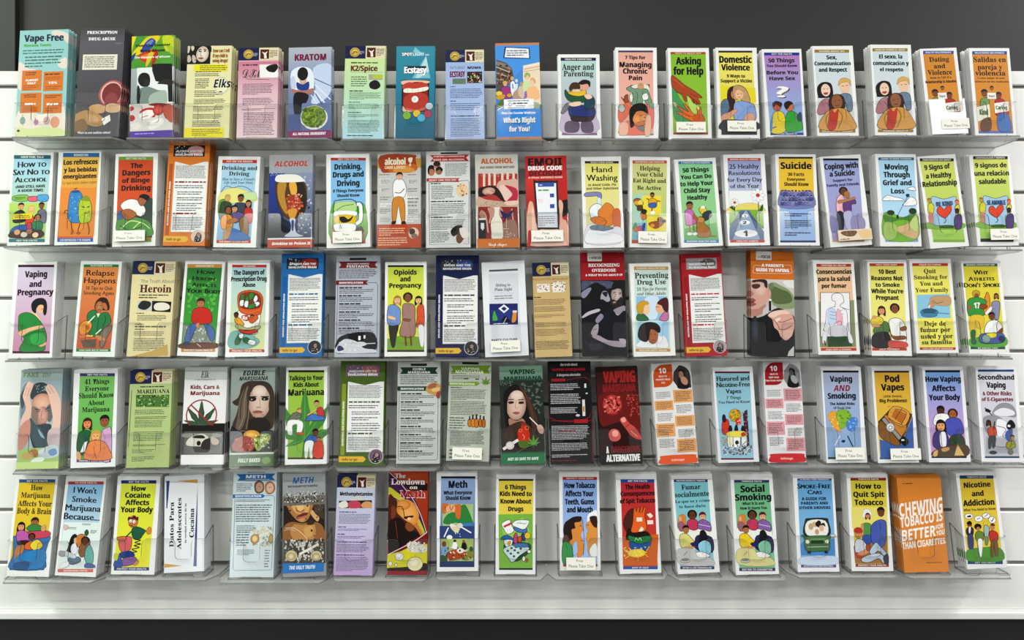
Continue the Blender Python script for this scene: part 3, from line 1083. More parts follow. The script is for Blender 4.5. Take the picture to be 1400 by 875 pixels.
E d07850 99 707 94 120
b 2a1410 -5 776 84 829 189 774 122 730 52 640 -1 686
B 38a838 24 506 157 595 322 459 373 235 325 146 3 127
b 30405c 258 482 349 570 359 369 274 370
l 40a 17 -302 197 -205 240
b 4898d8 -343 242 -277 509 -318 130
@ 1 pamphlet 7220 4074 -0.53 912 2102 f4f4f2|Sex Communication and Respect pamphlet|white-bordered pale blue pamphlet titled Sex, Communication and Respect
k a0802c d4e2e8 d8dcd8 a0802c -407 2019 370 2012 -411 1946 365 1939 -415 153 391 146 -419 77 386 70|TALKING ABOUT SEX|TAKING CARE OF YOURSELF
t b 111 -35 1787 231 94 Sex,
t b 111 -22 1645 814 90 Communication
t b 111 -23 1495 634 94 and Respect
b 181418 -391 915 -400 1118 -307 1230 -176 1251 -72 1183 -57 934 -133 890 -371 883
e f0d0b8 -213 1062 103 146
l 222 13 -264 1089 -229 1089
l 222 13 -194 1093 -160 1093
b b84040 -260 999 -165 1007 -194 962 -245 963
B b87c84 -432 578 -333 801 -178 868 -120 755 -174 575 -373 488
e f0c8a8 218 1135 111 154
b d8b060 77 1159 108 1294 219 1348 345 1292 345 1156 299 1247 146 1226
l 322 13 155 1158 198 1157
l 322 13 242 1166 294 1166
B 7488a0 63 933 196 986 343 930 353 615 255 571 187 842 106 933
b 3c2420 -166 710 -133 890 22 969 169 909 199 707 128 595 -131 584
e 94603c 20 789 120 171
l 201010 13 -39 808 -5 807
l 201010 13 56 820 99 824
l 201010 13 -20 700 66 708
B d8a050 -393 153 -287 487 -86 619 173 626 332 436 378 146
b c03c2c -129 620 -48 529 43 618 -49 172 -221 173
s 8c6030 17 -221 173 -250 397 -131 575
s 8c6030 17 15 171 118 438 42 596
@ 1 pamphlet 8497 4087 0.28 914 2118 f4f4f2|El Sexo pamphlet|white-bordered pale blue Spanish pamphlet titled El sexo, la comunicación y el respeto
k a0802c d4e2e8 d8dcd8 a0802c -409 2032 382 2035 -413 1958 377 1962 -392 134 395 138 -396 67 391 71|HABLAR SOBRE EL SEXO|TALKING ABOUT IT
t b 111 -10 1791 523 94 El sexo, la
t b 111 -15 1636 805 94 comunicación y
t b 111 -10 1490 523 86 el respeto
b 181418 -370 923 -381 1126 -288 1239 -157 1263 -53 1195 -37 947 -113 901 -350 891
e f0d0b8 -194 1073 103 146
l 222 13 -244 1099 -210 1100
l 222 13 -175 1104 -140 1104
b b84040 -241 1009 -145 1019 -174 973 -225 973
B b87c84 -410 585 -312 810 -157 879 -99 766 -153 587 -351 496
e f0c8a8 238 1152 111 154
b d8b060 97 1173 126 1309 237 1364 364 1311 364 1175 318 1265 165 1242
l 322 13 174 1174 217 1174
l 322 13 261 1183 313 1184
B 7488a0 83 948 216 1002 363 949 374 634 277 589 207 858 126 948
b 3c2420 -145 721 -113 901 42 983 190 925 221 723 149 610 -109 596
e 94603c 40 803 120 171
l 201010 13 -19 821 16 821
l 201010 13 77 835 120 840
l 201010 13 1 713 87 722
B d8a050 -370 161 -265 496 -64 632 194 642 355 455 401 164
b c03c2c -107 632 -26 542 65 632 -26 185 -197 184
s 8c6030 17 -197 184 -227 407 -110 587
s 8c6030 17 39 185 140 454 64 610
@ 1 pamphlet 9646 4089 -2.13 826 2033 f4f4f2|Dating and Violence pamphlet|white-bordered orange pamphlet titled Dating and Violence, behind a white card sleeve
k 30509c d89030 d8902c 30509c -340 1986 345 1960 -349 1908 336 1883 -337 102 348 76 -343 44 341 18|HEALTHY RELATIONSHIPS|
t S 111 -3 1717 446 111 Dating
t S 111 -12 1562 257 103 and
t S 111 -20 1408 548 120 Violence
t b 420 -12 1317 471 51 How to Tell if a
t b 420 -18 1218 694 60 Relationship Is Abusive
h 8c5030 20140f -178 979 86 0
h a86838 20140f -2 1090 51 0
h 8c4c2c 181010 134 913 77 0
B 78a060 -282 816 -167 880 -89 809 -137 564 -287 569
r f2f0ea -23 913 193 141
t b 345028 -24 883 137 51 Respect
B b83030 38 782 131 846 253 774 304 458 25 468
g f0eedc -385 663 -98 719 -108 428 -399 327
t b 4c7030 -243 478 193 129 Kind
g f2f0ea 12 738 339 771 318 547 3 505
t b 4c7030 159 589 257 86 Caring
b 704c34 -311 346 -111 406 -132 125 -335 115
b 4c78b8 68 466 291 458 330 108 51 109
card 145 229 608 236
sleeve -384 2 409 808 -24 362 492
@ 1 pamphlet 10711 4068 0.16 911 2058 f4f4f2|Salidas en Pareja pamphlet|white-bordered orange Spanish pamphlet titled Salidas en pareja y violencia
k 30509c d89030 d8902c 6078b8 -381 1984 400 1986 -387 1906 394 1908 -376 124 395 126 -380 61 390 63|RELACIONES SALUDABLES|
t S 111 -5 1729 728 120 Salidas en
t S 111 -14 1556 548 111 pareja y
t S 111 -12 1411 677 120 violencia
t b 420 -6 1329 600 43 Cómo saber si una
t b 420 -1 1247 767 43 relación es de maltrato
h 8c5030 20140f -182 994 86 0
h a86838 20140f -9 1112 51 0
h 8c4c2c 181010 133 941 77 0
B 78a060 -281 827 -168 895 -87 827 -127 580 -278 580
r f2f0ea -25 933 193 141
t b 345028 -25 904 137 51 Respect
B b83030 40 805 132 873 256 806 317 492 38 491
g f0eedc -378 669 -94 737 -94 446 -382 333
t b 4c7030 -231 490 193 129 Kind
g f2f0ea 16 760 342 806 328 581 15 527
t b 4c7030 168 617 257 86 Caring
b 704c34 -294 356 -96 423 -109 142 -312 124
b 4c78b8 81 491 304 492 354 143 74 134
@ 2 pamphlet -10708 1654 -1.78 938 2135 f0f2ee|How to Say No to Alcohol pamphlet|white-bordered light blue pamphlet titled How to Say No to Alcohol
k 206470 a8d4ec c0dc98 3c7c88 -420 2081 410 2055 -416 1993 414 1967 -436 157 362 133 -433 82 366 57|HAVE FUN, TALK|GET THE FACTS
t k 111 0 1790 648 128 How to
t k 111 -7 1614 826 128 Say No to
t k 111 -11 1446 729 114 Alcohol
t b 1a1a1a -16 1314 658 60 (AND STILL HAVE
t b 1a1a1a -9 1223 571 60 A GOOD TIME)
B 8cc050 -379 1133 -76 1148 -76 1009 -380 1029
B e86878 -40 1105 145 1107 150 1002 -35 1008
B 58a8e0 168 1134 384 1134 376 995 173 1012
p 353 -228 1077 242 67 2
g b8d870 -466 980 338 955 357 160 -431 185
h e0a878 3a2418 -198 885 81 0
B 24282c -342 733 -194 805 -96 726 -81 552 -348 526
h f0c8a0 e0c050 31 826 81 1
B d84838 -67 621 31 687 101 616 94 409 -74 414
h 8c5c3c 1c1410 257 888 74 0
B 7c7890 179 752 277 811 364 746 358 504 189 544
h c88058 1c1410 185 613 74 2
B 388858 73 513 189 544 291 506 282 334 81 341
g e8d028 -351 716 72 727 58 600 -378 589
p 553 -144 654 353 74 2
B 3868b0 -368 389 -144 468 96 375 71 203 -383 218
b 503838 -338 319 266 335 274 163 -398 184
e e8a878 -253 299 67 60
e d8d0c0 -99 243 74 60
e b87858 15 308 67 54
e f0d8b0 153 228 67 60
B c04858 -44 482 39 514 62 376 -39 379
@ 2 pamphlet -9652 1665 -1.62 956 2149 f0f2ee|Los Refrescos pamphlet|white-bordered Spanish pamphlet titled Los refrescos, with two soft drink cans on orange
k 2868a8 ecc050 dc6428 2c68b4 -381 2119 436 2096 -377 2020 440 1997 -419 164 376 142 -415 75 380 53|BIENESTAR|LOS REFRESCOS Y TU CUERPO
t b 141414 25 1840 766 114 Los refrescos
t b 141414 26 1671 739 101 y las bebidas
t b 141414 22 1517 746 101 energizantes
t n 542 21 1391 759 60 Lo que todos deben saber
g e8903c -399 1312 414 1289 391 183 -398 205
B 3c88c8 -188 1132 -125 1235 11 1214 101 1089 103 638 42 502 -144 525 -210 716
spk 8cc8f0 -53 833 228 571 26
e 2a5890 -56 1216 101 34
B b4c830 24 918 103 1054 239 1016 312 875 308 564 227 497 58 519
spk dce868 171 740 225 403 20
b 88a024 70 1021 151 1105 236 1085 257 998
l 232 20 94 864 162 844
l 232 20 213 843 269 869
s a02 17 150 724 218 704 267 755
l 421 17 -206 786 -273 787 -287 719
l 421 17 -126 507 -103 368 -114 231
l 421 17 76 501 33 330 54 226
l 421 17 244 496 285 323 272 220
l 421 17 -92 1269 -26 1295
e c06030 -90 299 27 67
e c06030 46 261 54 27
@ 2 pamphlet -8374 1630 -1.61 952 2131 f0f2ee|Dangers of Binge Drinking pamphlet|white-bordered red-orange pamphlet titled The Dangers of Binge Drinking
k 7a9c3c d04c20 d85c30 78983c -408 2068 372 2046 -405 1987 374 1965 -399 189 390 167 -396 110 392 88|GET THE FACTS|
t b 2a0c08 3 1793 275 114 The
t b 2a0c08 5 1624 631 128 Dangers
t b 2a0c08 1 1456 625 107 of Binge
t b 2a0c08 7 1274 652 121 Drinking
g 3c4c44 122 1160 388 1083 403 184 187 224 37 676
B 5e9a4c -381 619 -131 681 242 602 381 460 372 219 -317 239
s d8f0a8 20 -289 410 -94 576 143 535
s d8f0a8 17 -21 402 143 535 349 392
s 1c3c18 17 -326 480 -120 370 146 432
b 4a6c9c -383 757 -305 824 -248 650 -371 619
B f4f2ee -325 929 -178 1064 24 1058 198 914 236 775 138 674 -32 748 -167 751
B b06a3c -303 790 -137 854 35 746 -29 644 -196 614
B a86848 58 1057 174 1141 260 1086 230 965 130 916
b 141010 83 1126 172 1186 309 1137 278 1034 175 1089
card -70 226 682 245
@ 2 rack_card -7269 1642 0.27 926 2406 e08030|Alcohol and the Developing Brain card|tall orange rack card about alcohol and the brain, with a white page of text
itg e0812c b8581c 8c2818|ALCOHOL AND THE|DEVELOPING BRAIN|e0a0a0
@ 2 pamphlet -6143 1608 0.51 941 2084 f0f2ee|Drinking and Driving pamphlet|white-bordered light blue pamphlet titled Drinking and Driving, with a group of friends
k c83828 b4d8ec 8cb8d8 c84838 -380 2001 396 2008 -376 1924 400 1931 -410 162 352 169 -406 90 356 97|PUT ON THE BRAKES|THE RIGHT TO STAY ALIVE
t S 111 13 1772 806 87 Drinking and
t S 111 14 1639 457 94 Driving
t I 1a2028 10 1527 732 60 How to Save a Friend's
t I 1a2028 7 1450 652 60 Life (and Your Own)
b e8e088 -365 1251 -134 1358 105 1325 400 1189 390 1050 -368 1008
s 446 13 -365 1251 -271 1392 -100 1358 34 1395 205 1361 382 1223
b c8e0a0 111 1221 397 1258 406 1084 116 1117
b 6a9848 -404 1042 -220 1079 -139 837 -384 696
h e0b070 b8a060 -212 1114 81 0
B 384c30 -366 973 -252 1044 -113 976 -114 699 -363 627
h 8c5838 1c1410 83 1116 87 0
B 3a4654 -45 976 88 1019 209 961 189 701 -30 699
h c88860 181010 258 996 74 1
B c83028 172 839 263 910 351 841 355 565 197 563
h 9c5c38 181010 -179 836 81 2
B e89838 -325 662 -201 750 -79 664 -82 423 -301 421
h d8a070 241814 -39 872 81 0
B 6c5890 -83 751 32 804 187 736 77 597 -39 561
b b87848 -193 594 -28 665 43 596 -155 526
B 947040 77 597 189 701 281 564 280 254 163 253
b 4878b8 -146 354 -15 424 297 254 285 169 -169 165
b c89468 -233 422 -84 457 -138 216 -253 181
@ 2 leaflet -4924 1598 -1.05 975 2137 a8acb0|Alcohol Beer Glass leaflet|grey leaflet titled Alcohol, with a large glass of beer over a red band
f b4b4b4 0 0 100 20 a0a8b4
t i c83820 -4 1867 752 121 ALCOHOL
f 28409c 0 20 35 91 182850
f 8c98b4 35 20 100 91 24305c
spk c8d0e0 308 981 319 1343 40
spk 1c2444 314 618 319 705 40
spk e0e4f0 -339 1673 269 101 12
g 1c2840 -488 581 -321 785 20 571 -8 262 -488 254
b 0c1420 -488 443 -283 577 -11 434 -42 263 -488 254
B 5c3a14 -302 1515 274 1505 364 1189 335 842 153 673 -49 659 -221 852 -312 1167
b 2c1c0c 139 1472 274 1487 354 1154 318 843 169 707
b b88c34 -281 1480 -98 1476 -127 1198 -51 780 -154 851 -274 1131
b e8b040 -30 1475 105 1490 143 1263 42 1195 -10 1300
b a03c1c -58 1162 144 1193 248 1017 151 776 -52 815
spk e8a888 113 1002 336 504 26
spk d85c38 80 968 403 437 20
b d89838 -53 849 149 880 102 674 18 647
b f0ece4 -312 1655 -136 1680 136 1665 273 1575 274 1505 -302 1508
b c8ccdc -9 658 119 656 105 501 159 328 294 257 -109 257 7 365 28 502
b 3c4878 33 606 87 605 77 398 43 399
f e8e4e0 0 89.5 100 91.5
f b8482c 0 91 100 100
t i fff 37 69 856 60 Drinking to Poison It
@ 2 pamphlet -3619 1603 -2.00 963 2150 f4f4f2|Drinking Drugs and Driving pamphlet|white-bordered sky blue pamphlet titled Drinking, Drugs and Driving, with a beer mug
k b8342c 88c0e8 88c0e8 b8443c -382 2074 404 2046 -382 2010 404 1983 -385 185 377 158 -385 106 376 79|GET THE FACTS|
t b 141414 4 1792 611 128 Drinking,
t b 141414 9 1610 692 128 Drugs and
t b 141414 8 1407 504 134 Driving
t b 1c2430 5 1267 682 67 8 Things Everyone
t b 1c2430 6 1156 504 67 Should Know
b 6ab048 -377 926 -161 1023 143 977 379 934 370 158 -381 185
b 98b868 -378 718 -230 782 -232 506 -380 442
g a88870 -380 511 -164 573 373 416 370 158 -381 185
b b8d890 -279 1027 143 1029 141 804 -280 819
s 2a5c28 13 -263 853 -94 951 126 978
b f0f4f0 -280 836 158 821 140 700 -281 715
b e8c028 -271 732 134 718 122 528 -265 542
b f4f6f4 -292 543 139 528 137 373 -283 387
s 111 17 -309 1063 -313 388 154 362 170 1046 -309 1076
s f4f6f8 74 193 976 277 938 274 626 172 526
s 111 13 177 1028 319 989 321 590 172 475
b 2a2418 -197 677 -95 708 5 636 107 719 38 600 -130 572
s 111 17 -197 712 -96 605 73 668
l 111 13 -181 522 -148 434 -198 470
b 4c3428 171 423 290 471 339 348 237 283
card -12 223 645 255
@ 2 rack_card -2504 1595 -0.93 969 2190 c8c8c4|Alcohol Cause and Effect card|grey rack card headed alcohol, with a man in orange trousers and a red base
f c8963c 0 6.5 100 16.5
b a8401c -415 2124 327 2133 368 2034 354 1746 -182 1726 -393 1758
b c86428 -183 1884 354 1911 354 1746 -182 1733
b d89840 -47 1857 191 1868 354 1746 -114 1739
t b f4e8c8 -88 1907 470 154 alcohol
t b f4d8b0 -88 1812 470 67 CAUSE & EFFECT
b f4ecd8 208 2054 300 2063 286 1965 259 1947 266 1877 225 1874 245 1948 218 1973
p a62 -318 1679 269 27 1
p a62 310 1669 235 27 1
p f2f2f2 -305 1522 259 141 3
p 888 -304 1521 215 114 3
p f2f2f2 -299 1326 249 101 2
p 888 -294 1326 212 87 2
p 888 -298 1134 249 101 2
p f2f2f2 -298 978 249 101 2
p 888 -297 839 249 134 3
p 888 -300 641 242 118 3
p f2f2f2 313 1511 242 141 3
p 888 317 1511 208 114 3
p 888 313 1316 242 101 2
p f2f2f2 313 1124 242 101 2
p 888 313 1037 242 235 3
p 888 313 821 242 118 3
p f2f2f2 313 656 242 168 3
b e8e6e2 -113 1410 22 1513 158 1371 192 1022 175 572 -77 577 -129 1097
B f2f2f2 -131 1463 -29 1584 90 1547 164 1371 141 1197 57 1129 -113 1131
s 346 17 -96 1270 22 1251 124 1354
h e8b898 281818 8 1635 87 0
B d08830 -129 1114 107 1110 132 608 58 609 -11 956 -70 611 -145 612
b 281c18 -158 595 -60 611 -94 535 -158 536
b 281c18 58 592 142 601 152 525 64 526
f b8481c 0 75.5 100 100
p e8c0a0 -144 368 604 195 4
p e8c0a0 -135 148 655 201 4
e e8c8a8 327 329 114 128
e 3c2c24 293 364 67 74
e 8c6c5c 344 260 74 60
@ 2 rack_card -1409 1603 -0.82 982 2211 d8dad8|Talking with Kids on Alcohol card|light grey rack card with red ribbons headed Kids on Alcohol
r 222 25 2165 386 40
g b02820 -409 2125 477 2130 408 2053 475 1971 -399 1973 -331 2053
t b f4dcd8 22 2073 695 34 STARTING A CONVERSATION
t b f4dcd8 26 1995 705 40 KIDS ON ALCOHOL
e b8886c -249 1887 87 81
e 241814 -249 1922 81 60
e b8785c -375 1748 84 107
b 1c1210 -460 1756 -426 1879 -324 1877 -308 1719 -331 1789 -409 1791 -426 1668
e 9c6848 -206 1760 81 94
b 181010 -273 1806 -205 1865 -120 1804 -138 1734 -188 1787 -257 1753
p 666 190 1780 514 299 9
g b03020 -481 1588 269 1584 218 1543 258 1494 -481 1511
t b f4dcd8 -121 1524 618 40 WHAT CAN YOU DO?
l 333 10 -427 1493 438 1526 472 1480 452 79 -411 74 -427 1493
p 444 -271 1463 228 34 1
p 666 -114 1258 521 329 8
e e8c8a0 311 1308 134 161
spk 4c3020 310 1308 218 269 14
spk c04028 310 1308 218 269 6
p 333 -1 1050 766 37 1
p 666 7 869 782 285 7
p 333 -137 689 497 34 1
p 666 -3 524 766 252 7
p 666 -172 242 430 269 6
e d8d4d0 262 288 201 228
b 181414 60 394 179 495 313 493 279 390 144 255 70 290
b 6c4430 177 254 279 390 379 286 277 99 193 117
b e8e0dc 246 425 414 423 429 251 312 218
@ 2 leaflet -307 1598 -1.27 958 2149 d0ccc4|Alcohol and Energy Drink leaflet|beige leaflet titled Alcohol, with a woman lying down above bottles and a can
f d4d0c8 0 0 100 18
g b03830 -414 1707 466 1687 449 927 -427 946
l e8d0c0 52 -282 1704 -287 1404
l e8d0c0 52 -163 1715 -168 1429
l e8d0c0 52 -43 1726 -49 1426
l e8d0c0 52 128 1708 124 1531
l e8d0c0 52 247 1706 244 1556
l e8d0c0 52 379 1689 376 1539
spk d8d4cc 28 1683 850 105 50
t b c86820 11 1932 722 120 ALCOHOL
t b 3c3c3c 16 1817 779 52 AND ENERGY DRINK MIXTURES
b d8b0a0 -10 1398 58 1519 230 1542 468 1523 455 981 220 1040 65 1206 15 1316
b e8c8bc 56 1396 175 1421 252 1338 328 1173 247 1067 142 1123
b b83048 175 1421 333 1390 457 1306 452 1089 351 1037 220 1062 342 1200 278 1310
b 281814 -412 1352 -274 1404 -63 1413 67 1288 168 1068 115 1056 -14 1181 -119 1210 -304 1174 -409 1190
q e0b8a8 b8887c -184 1293 144 89 -6
b 9c5850 -250 1240 -172 1233 -146 1211 -212 1201
l 3c2420 10 -144 1306 -78 1285
b c8ac98 -423 1163 -253 1105 -43 1073 193 1041 457 1062 454 927 -427 946
spk 9c8468 -103 1007 588 131 60
b e4c4b4 167 1041 457 1062 455 981 244 959
g 8c2c28 -427 941 449 922 463 188 -439 208
s d8a090 31 -336 837 -260 727 -214 350
s d8a090 31 -204 915 -155 725 -184 564
l d8a090 31 321 876 386 230
b c09080 -177 914 85 914 108 719 -129 670
b 9c7464 131 557 394 605 424 189 123 196
b b08874 -403 784 -336 863 -261 673 -365 689
r 141414 -343 437 167 437
r d8dcdc -337 659 152 42
r e8f0f0 -363 504 21 136
r e8f0f0 -337 487 21 167
r e8f0f0 -311 502 21 136
b e4dfd2 -152 563 -116 670 -76 723 -60 884 -93 917 54 920 37 855 42 720 93 639 109 504 97 204 -122 204 -141 349
s b8b0a0 10 -131 563 -26 587 92 571
b 24285c 63 855 214 770 360 862 292 715 212 657 133 678
l c0c0cc 13 199 663 194 448
l c8c4c4 13 128 428 246 426
spk e0d4c8 256 286 261 157 16
g cc7428 -462 206 479 206 479 0 -455 8
t c fff -5 46 408 68 Deep Anger
@ 2 leaflet 799 1632 -1.16 926 2072 c02824|Emoji Drug Code Decoded leaflet|red leaflet titled Emoji Drug Code Decoded, with a hand holding a phone
t b 1c1012 -19 1854 766 168 EMOJI
t b fff -22 1742 766 97 DRUG CODE
t b 4c1418 -15 1615 732 107 DECODED
t b f8e0d8 -20 1552 766 40 A VISUAL REFERENCE GUIDE
f d83c30 0 25 30 60 a82420
b 1c1416 241 948 463 1047 463 735 267 670
b e8b49c -418 926 -315 994 -272 681 -210 473 226 395 271 808 242 982 295 1051 359 945 334 634 432 529 450 13 -439 31
b f4d0bc -334 890 -287 751 -262 405 -346 407
B 2c2c34 -280 1463 -218 1494 205 1485 248 1435 255 463 209 389 -144 396 -227 439
g f2f4f8 -247 1445 214 1436 220 423 -194 431
r 3c58a8 -10 1405 363 94
t b fff -126 1380 81 40 •
p 6a6 -71 1278 235 47 1
r 3c5cb0 118 1155 94 87
r f4e0e4 -140 1039 124 94
r 3c5cb0 115 909 101 94
r b4bcc8 0 753 437 50
r d8dce4 5 577 437 292
p 889 -2 577 396 245 5
b c02824 -432 340 -364 338 -388 30 -439 31
g f0c8b8 -313 372 326 359 416 14 -322 12
card -14 220 705 252
@ 2 pamphlet 2037 1598 -1.00 895 2089 f4f4f2|Hand Washing pamphlet|white-bordered pale yellow pamphlet titled Hand Washing, with hands under a tap
k 402038 e8e478 e8dcb0 e8dcec -367 1993 395 1980 -369 1937 393 1924 -380 183 358 170 -383 91 355 78|WASH HAND GUIDE|
t x 111 12 1727 457 134 Hand
t x 111 6 1531 699 141 Washing
t i 222 5 1412 625 54 to Avoid Colds, Flu
t i 222 9 1328 719 54 and Other Infections
B 8c8cc0 -376 1254 -145 1275 -27 1248 -21 1126 -99 1128 -114 1180 -378 1174
b d8ecf4 -109 1128 -41 1127 -35 988 -104 954
B f0f4f8 -292 888 -153 1007 -20 953 -42 780 -131 643 -264 680
B e08838 -108 816 -21 918 84 1020 217 949 278 774 238 568 100 484 -66 573
b d86c30 212 810 382 842 361 256 262 292
B d87c38 -282 663 -95 712 70 605 0 503 -168 540
b e8e4f0 -378 475 -168 540 -3 434 369 462 356 102 -383 104
b 788894 -304 474 -134 522 233 447 29 382 -206 386
l 345 10 -171 437 -102 487
l 345 10 -37 400 32 461
b f4f4fa -358 371 -239 404 362 290 356 119 -376 114
@ 2 pamphlet 3060 1603 1.07 904 2075 f4f4f2|Helping Your Child Eat Right pamphlet|white-bordered pale yellow pamphlet titled Helping Your Child Eat Right and Be Active
k c05030 d8d48c a8cc70 c05030 -390 1989 382 2003 -390 1918 382 1933 -412 164 353 178 -412 85 353 99|NUTRITION AND EXERCISE|
t S 2c2c10 -1 1764 453 101 Helping
t S 2c2c10 -7 1623 598 94 Your Child
t S 2c2c10 -11 1483 739 94 Eat Right and
t S 2c2c10 -18 1316 537 94 Be Active
g a8d4c0 -384 1183 -113 1258 -83 359 -392 215
r f0dc48 38 962 423 443
r f0d848 140 545 430 329
r 80b8d0 -234 364 316 386
B a06030 -367 1079 -249 1116 -148 1014 -216 908 -317 941
b 584020 -283 942 -165 944 -182 840 -283 838
B d88040 -216 770 -115 806 -81 669 -183 632
b 282c18 -182 874 -74 842 -115 755 -199 788
e e8a838 -283 1011 74 47
b e8d858 -266 1046 -181 1083 -165 979 -266 977
h a86038 1c1410 49 1191 60 0
B e8b020 -29 1086 55 1122 156 1072 122 984 -13 982
B 386cb8 -30 999 139 1019 122 915 -13 912
l a06030 24 -29 1086 -80 1119
l a06030 24 140 1071 231 1056
l a06030 27 54 914 20 792
e f8f8f8 54 792 54 40
e 7c4828 222 640 67 60
b a05c30 -15 566 154 604 289 572 254 503 119 431 -15 497
e d8a040 53 499 47 40
e 241c14 306 607 47 40
b c83c4c -318 423 -217 494 -150 426 -234 339
b 3850a0 -200 425 -116 565 -133 375
b 5c8c48 -385 422 -318 561 -284 355
e d06828 -318 389 54 47
card 43 220 635 262
@ 2 pamphlet 4212 1625 -2.94 926 2018 f4f4f2|50 Things to Help Your Child pamphlet|white-bordered green pamphlet titled 50 Things You Can Do, with a girl and a dog
k 2c78a8 90d098 9cd08c 3c88b0 -377 1974 391 1934 -382 1911 385 1871 -391 180 380 140 -397 104 374 65|A CHECKLIST FOR PARENTS|RAISING HEALTHY KIDS
t b 111c14 -3 1708 591 101 50 Things
t b 111c14 -9 1554 699 94 You Can Do
t b 111c14 -9 1393 739 101 to Help Your
t b 111c14 -12 1233 598 101 Child Stay
t b 111c14 -18 1073 450 101 Healthy
g 70b868 -364 426 353 527 371 147 -390 186
h a86c48 281c18 -205 936 94 0
B d070b8 -327 804 -228 868 -132 794 -84 549 -292 491 -327 562
B e8c838 -9 857 114 903 171 778 64 715
b 304048 67 749 241 809 263 670 87 575
e f0f0e8 85 887 47 34
B b07838 -84 549 -6 684 75 645 98 505 190 397 192 225 -78 222 -89 412
b c89048 -82 584 -41 668 91 627 50 542
b a86840 -136 742 -42 651 -65 583 -143 656
l a86c48 27 -241 488 -255 317
l a86c48 27 -157 484 -155 312
e f4f4f4 -257 300 60 34
e f4f4f4 -139 294 54 34
l 90602c 27 159 227 326 218
@ 2 pamphlet 5251 1648 -1.12 927 2090 f4f4f2|25 Healthy Resolutions pamphlet|white-bordered pamphlet titled 25 Healthy Resolutions, with a numbered road between flowers
k c04038 98a4d0 e8ecf0 c04848 -371 2013 374 1998 -374 1949 371 1935 -417 143 349 128 -420 75 344 60|MAKING HEALTHY CHOICES|HEALTHY HABITS
t x 111c30 -11 1759 665 107 25 Healthy
t x 111c30 -12 1612 705 101 Resolutions
t x 111c30 -11 1458 779 94 for Every Day
t x 111c30 -23 1312 652 94 of the Year
g f0f2f2 -375 1256 376 1241 364 824 -398 839
b e8d870 -396 874 -176 939 129 968 359 859 351 721 -404 735
g 88b830 -402 770 -183 818 356 807 347 376 -419 460
g 607c98 -151 800 52 796 343 307 335 129 -430 144 -414 425
g 9cb0cc -66 805 2 804 248 130 -356 142
s 222 13 -42 805 -194 628 -398 476
s 222 13 -15 804 109 622 338 393
e f4f4f4 -56 677 74 40
e f4f4f4 -72 522 121 54
e f4f4f4 -53 274 255 87
t b 222 -54 653 47 40 3
t b 222 -74 487 94 67 2
t b 222 -70 212 94 128 1
flw f8f8f8 c83838 258 1139 154
flw f4f4f4 c83838 -269 982 101
l 2c5020 17 259 982 256 550
b 2c6020 271 791 347 929 351 825 277 722
l 2c5020 17 -274 889 -285 699
b 2c6020 -383 874 -314 890 -279 802
@ 2 pamphlet 6358 1650 0.29 909 2091 f4f4f2|Suicide 30 Facts pamphlet|white-bordered yellow and blue pamphlet titled Suicide, with a purple crowd
k 1c1c28 ecc438 ecc438 18246c -379 2030 391 2033 -380 1987 389 1991 -420 111 372 115 -422 63 370 67||
g 9cbce8 -389 897 367 901 366 115 -413 111
t b 111 4 1750 699 154 Suicide
t b 4a3408 -6 1589 369 74 30 Facts
t b 4a3408 -7 1477 403 67 Everyone
t b 4a3408 -5 1358 551 81 Should Know
b 7c84b4 -377 1210 -246 1263 23 1212 262 1265 359 1179 352 866 -384 862
crowd aaa -8 1090 688 369
p 126 1 696 604 91 2
p 346 -1 484 604 201 5
p 126 -11 260 604 101 2
@ 2 pamphlet 7511 1638 -3.89 925 2078 f4f4f2|Coping with a Suicide pamphlet|white-bordered lilac pamphlet titled Coping with a Suicide, with two friends hugging
k 141418 a0acd8 a8a0d0 d0a070 -385 2039 410 1985 -391 1990 404 1936 -404 163 300 115 -409 119 294 71||
t b 111 -3 1774 759 128 Coping with
t b 111 -3 1605 571 121 a Suicide
t b 242860 -9 1479 443 60 Support for
t b 242860 -15 1374 725 60 Family and Friends
h 6c4028 241414 -25 1235 94 2
h b07840 a8743c 47 1154 81 0
B f0bcc8 -202 1066 -93 1180 -29 1089 -74 779 -226 789
B 684080 -66 987 46 1066 198 1056 218 950 122 939 87 768 -68 779
b b88050 -177 1047 29 1068 204 1108 215 1055 23 1016 -152 975
b 282838 -228 772 -93 763 -121 402 -238 410
b b8b8d8 -77 762 101 767 54 390 -54 397 -77 537
b 7c7cac -390 697 -247 618 -243 376 -398 352
b 9c98c0 98 663 346 612 332 371 64 389
card 83 236 749 242 e8d8c0
@ 2 pamphlet 8611 1630 0.22 914 2116 f4f4f2|Moving Through Grief pamphlet|white-bordered pale blue pamphlet titled Moving Through Grief and Loss, with a path through hills
k 286890 b0d8f0 b8dcf0 88a8cc -389 2037 414 2040 -393 1973 410 1976 -341 167 391 169 -345 98 387 101|LEARN TO MOVE THROUGH|
t b 141c24 2 1757 524 128 Moving
t b 141c24 -2 1575 591 128 Through
t b 141c24 1 1393 645 121 Grief and
t b 141c24 0 1204 302 114 Loss
B f4f6f8 -335 1092 -229 1162 -96 1127 71 1093 102 1041 -321 1040
B f4f6f8 168 1024 276 1129 390 1060 382 938 95 927
B f4f6f8 202 1303 324 1356 403 1321 386 1269
l 234 10 -37 694 216 1146
b 234 178 1181 246 1191 249 1136 195 1129
b 7ab838 -349 728 -152 746 79 660 386 731 368 169 -347 166
b 4c8c28 -340 710 -57 642 385 713 374 541 75 608 -265 538 -342 607
b d8b888 -105 401 136 505 392 610 373 197 120 230
b c8dc88 202 471 385 713 381 334
e 243c18 -185 763 87 60
e 243c18 306 799 87 74
e 222 -39 670 27 47
b a8c868 -333 538 -68 470 -118 195 -347 166
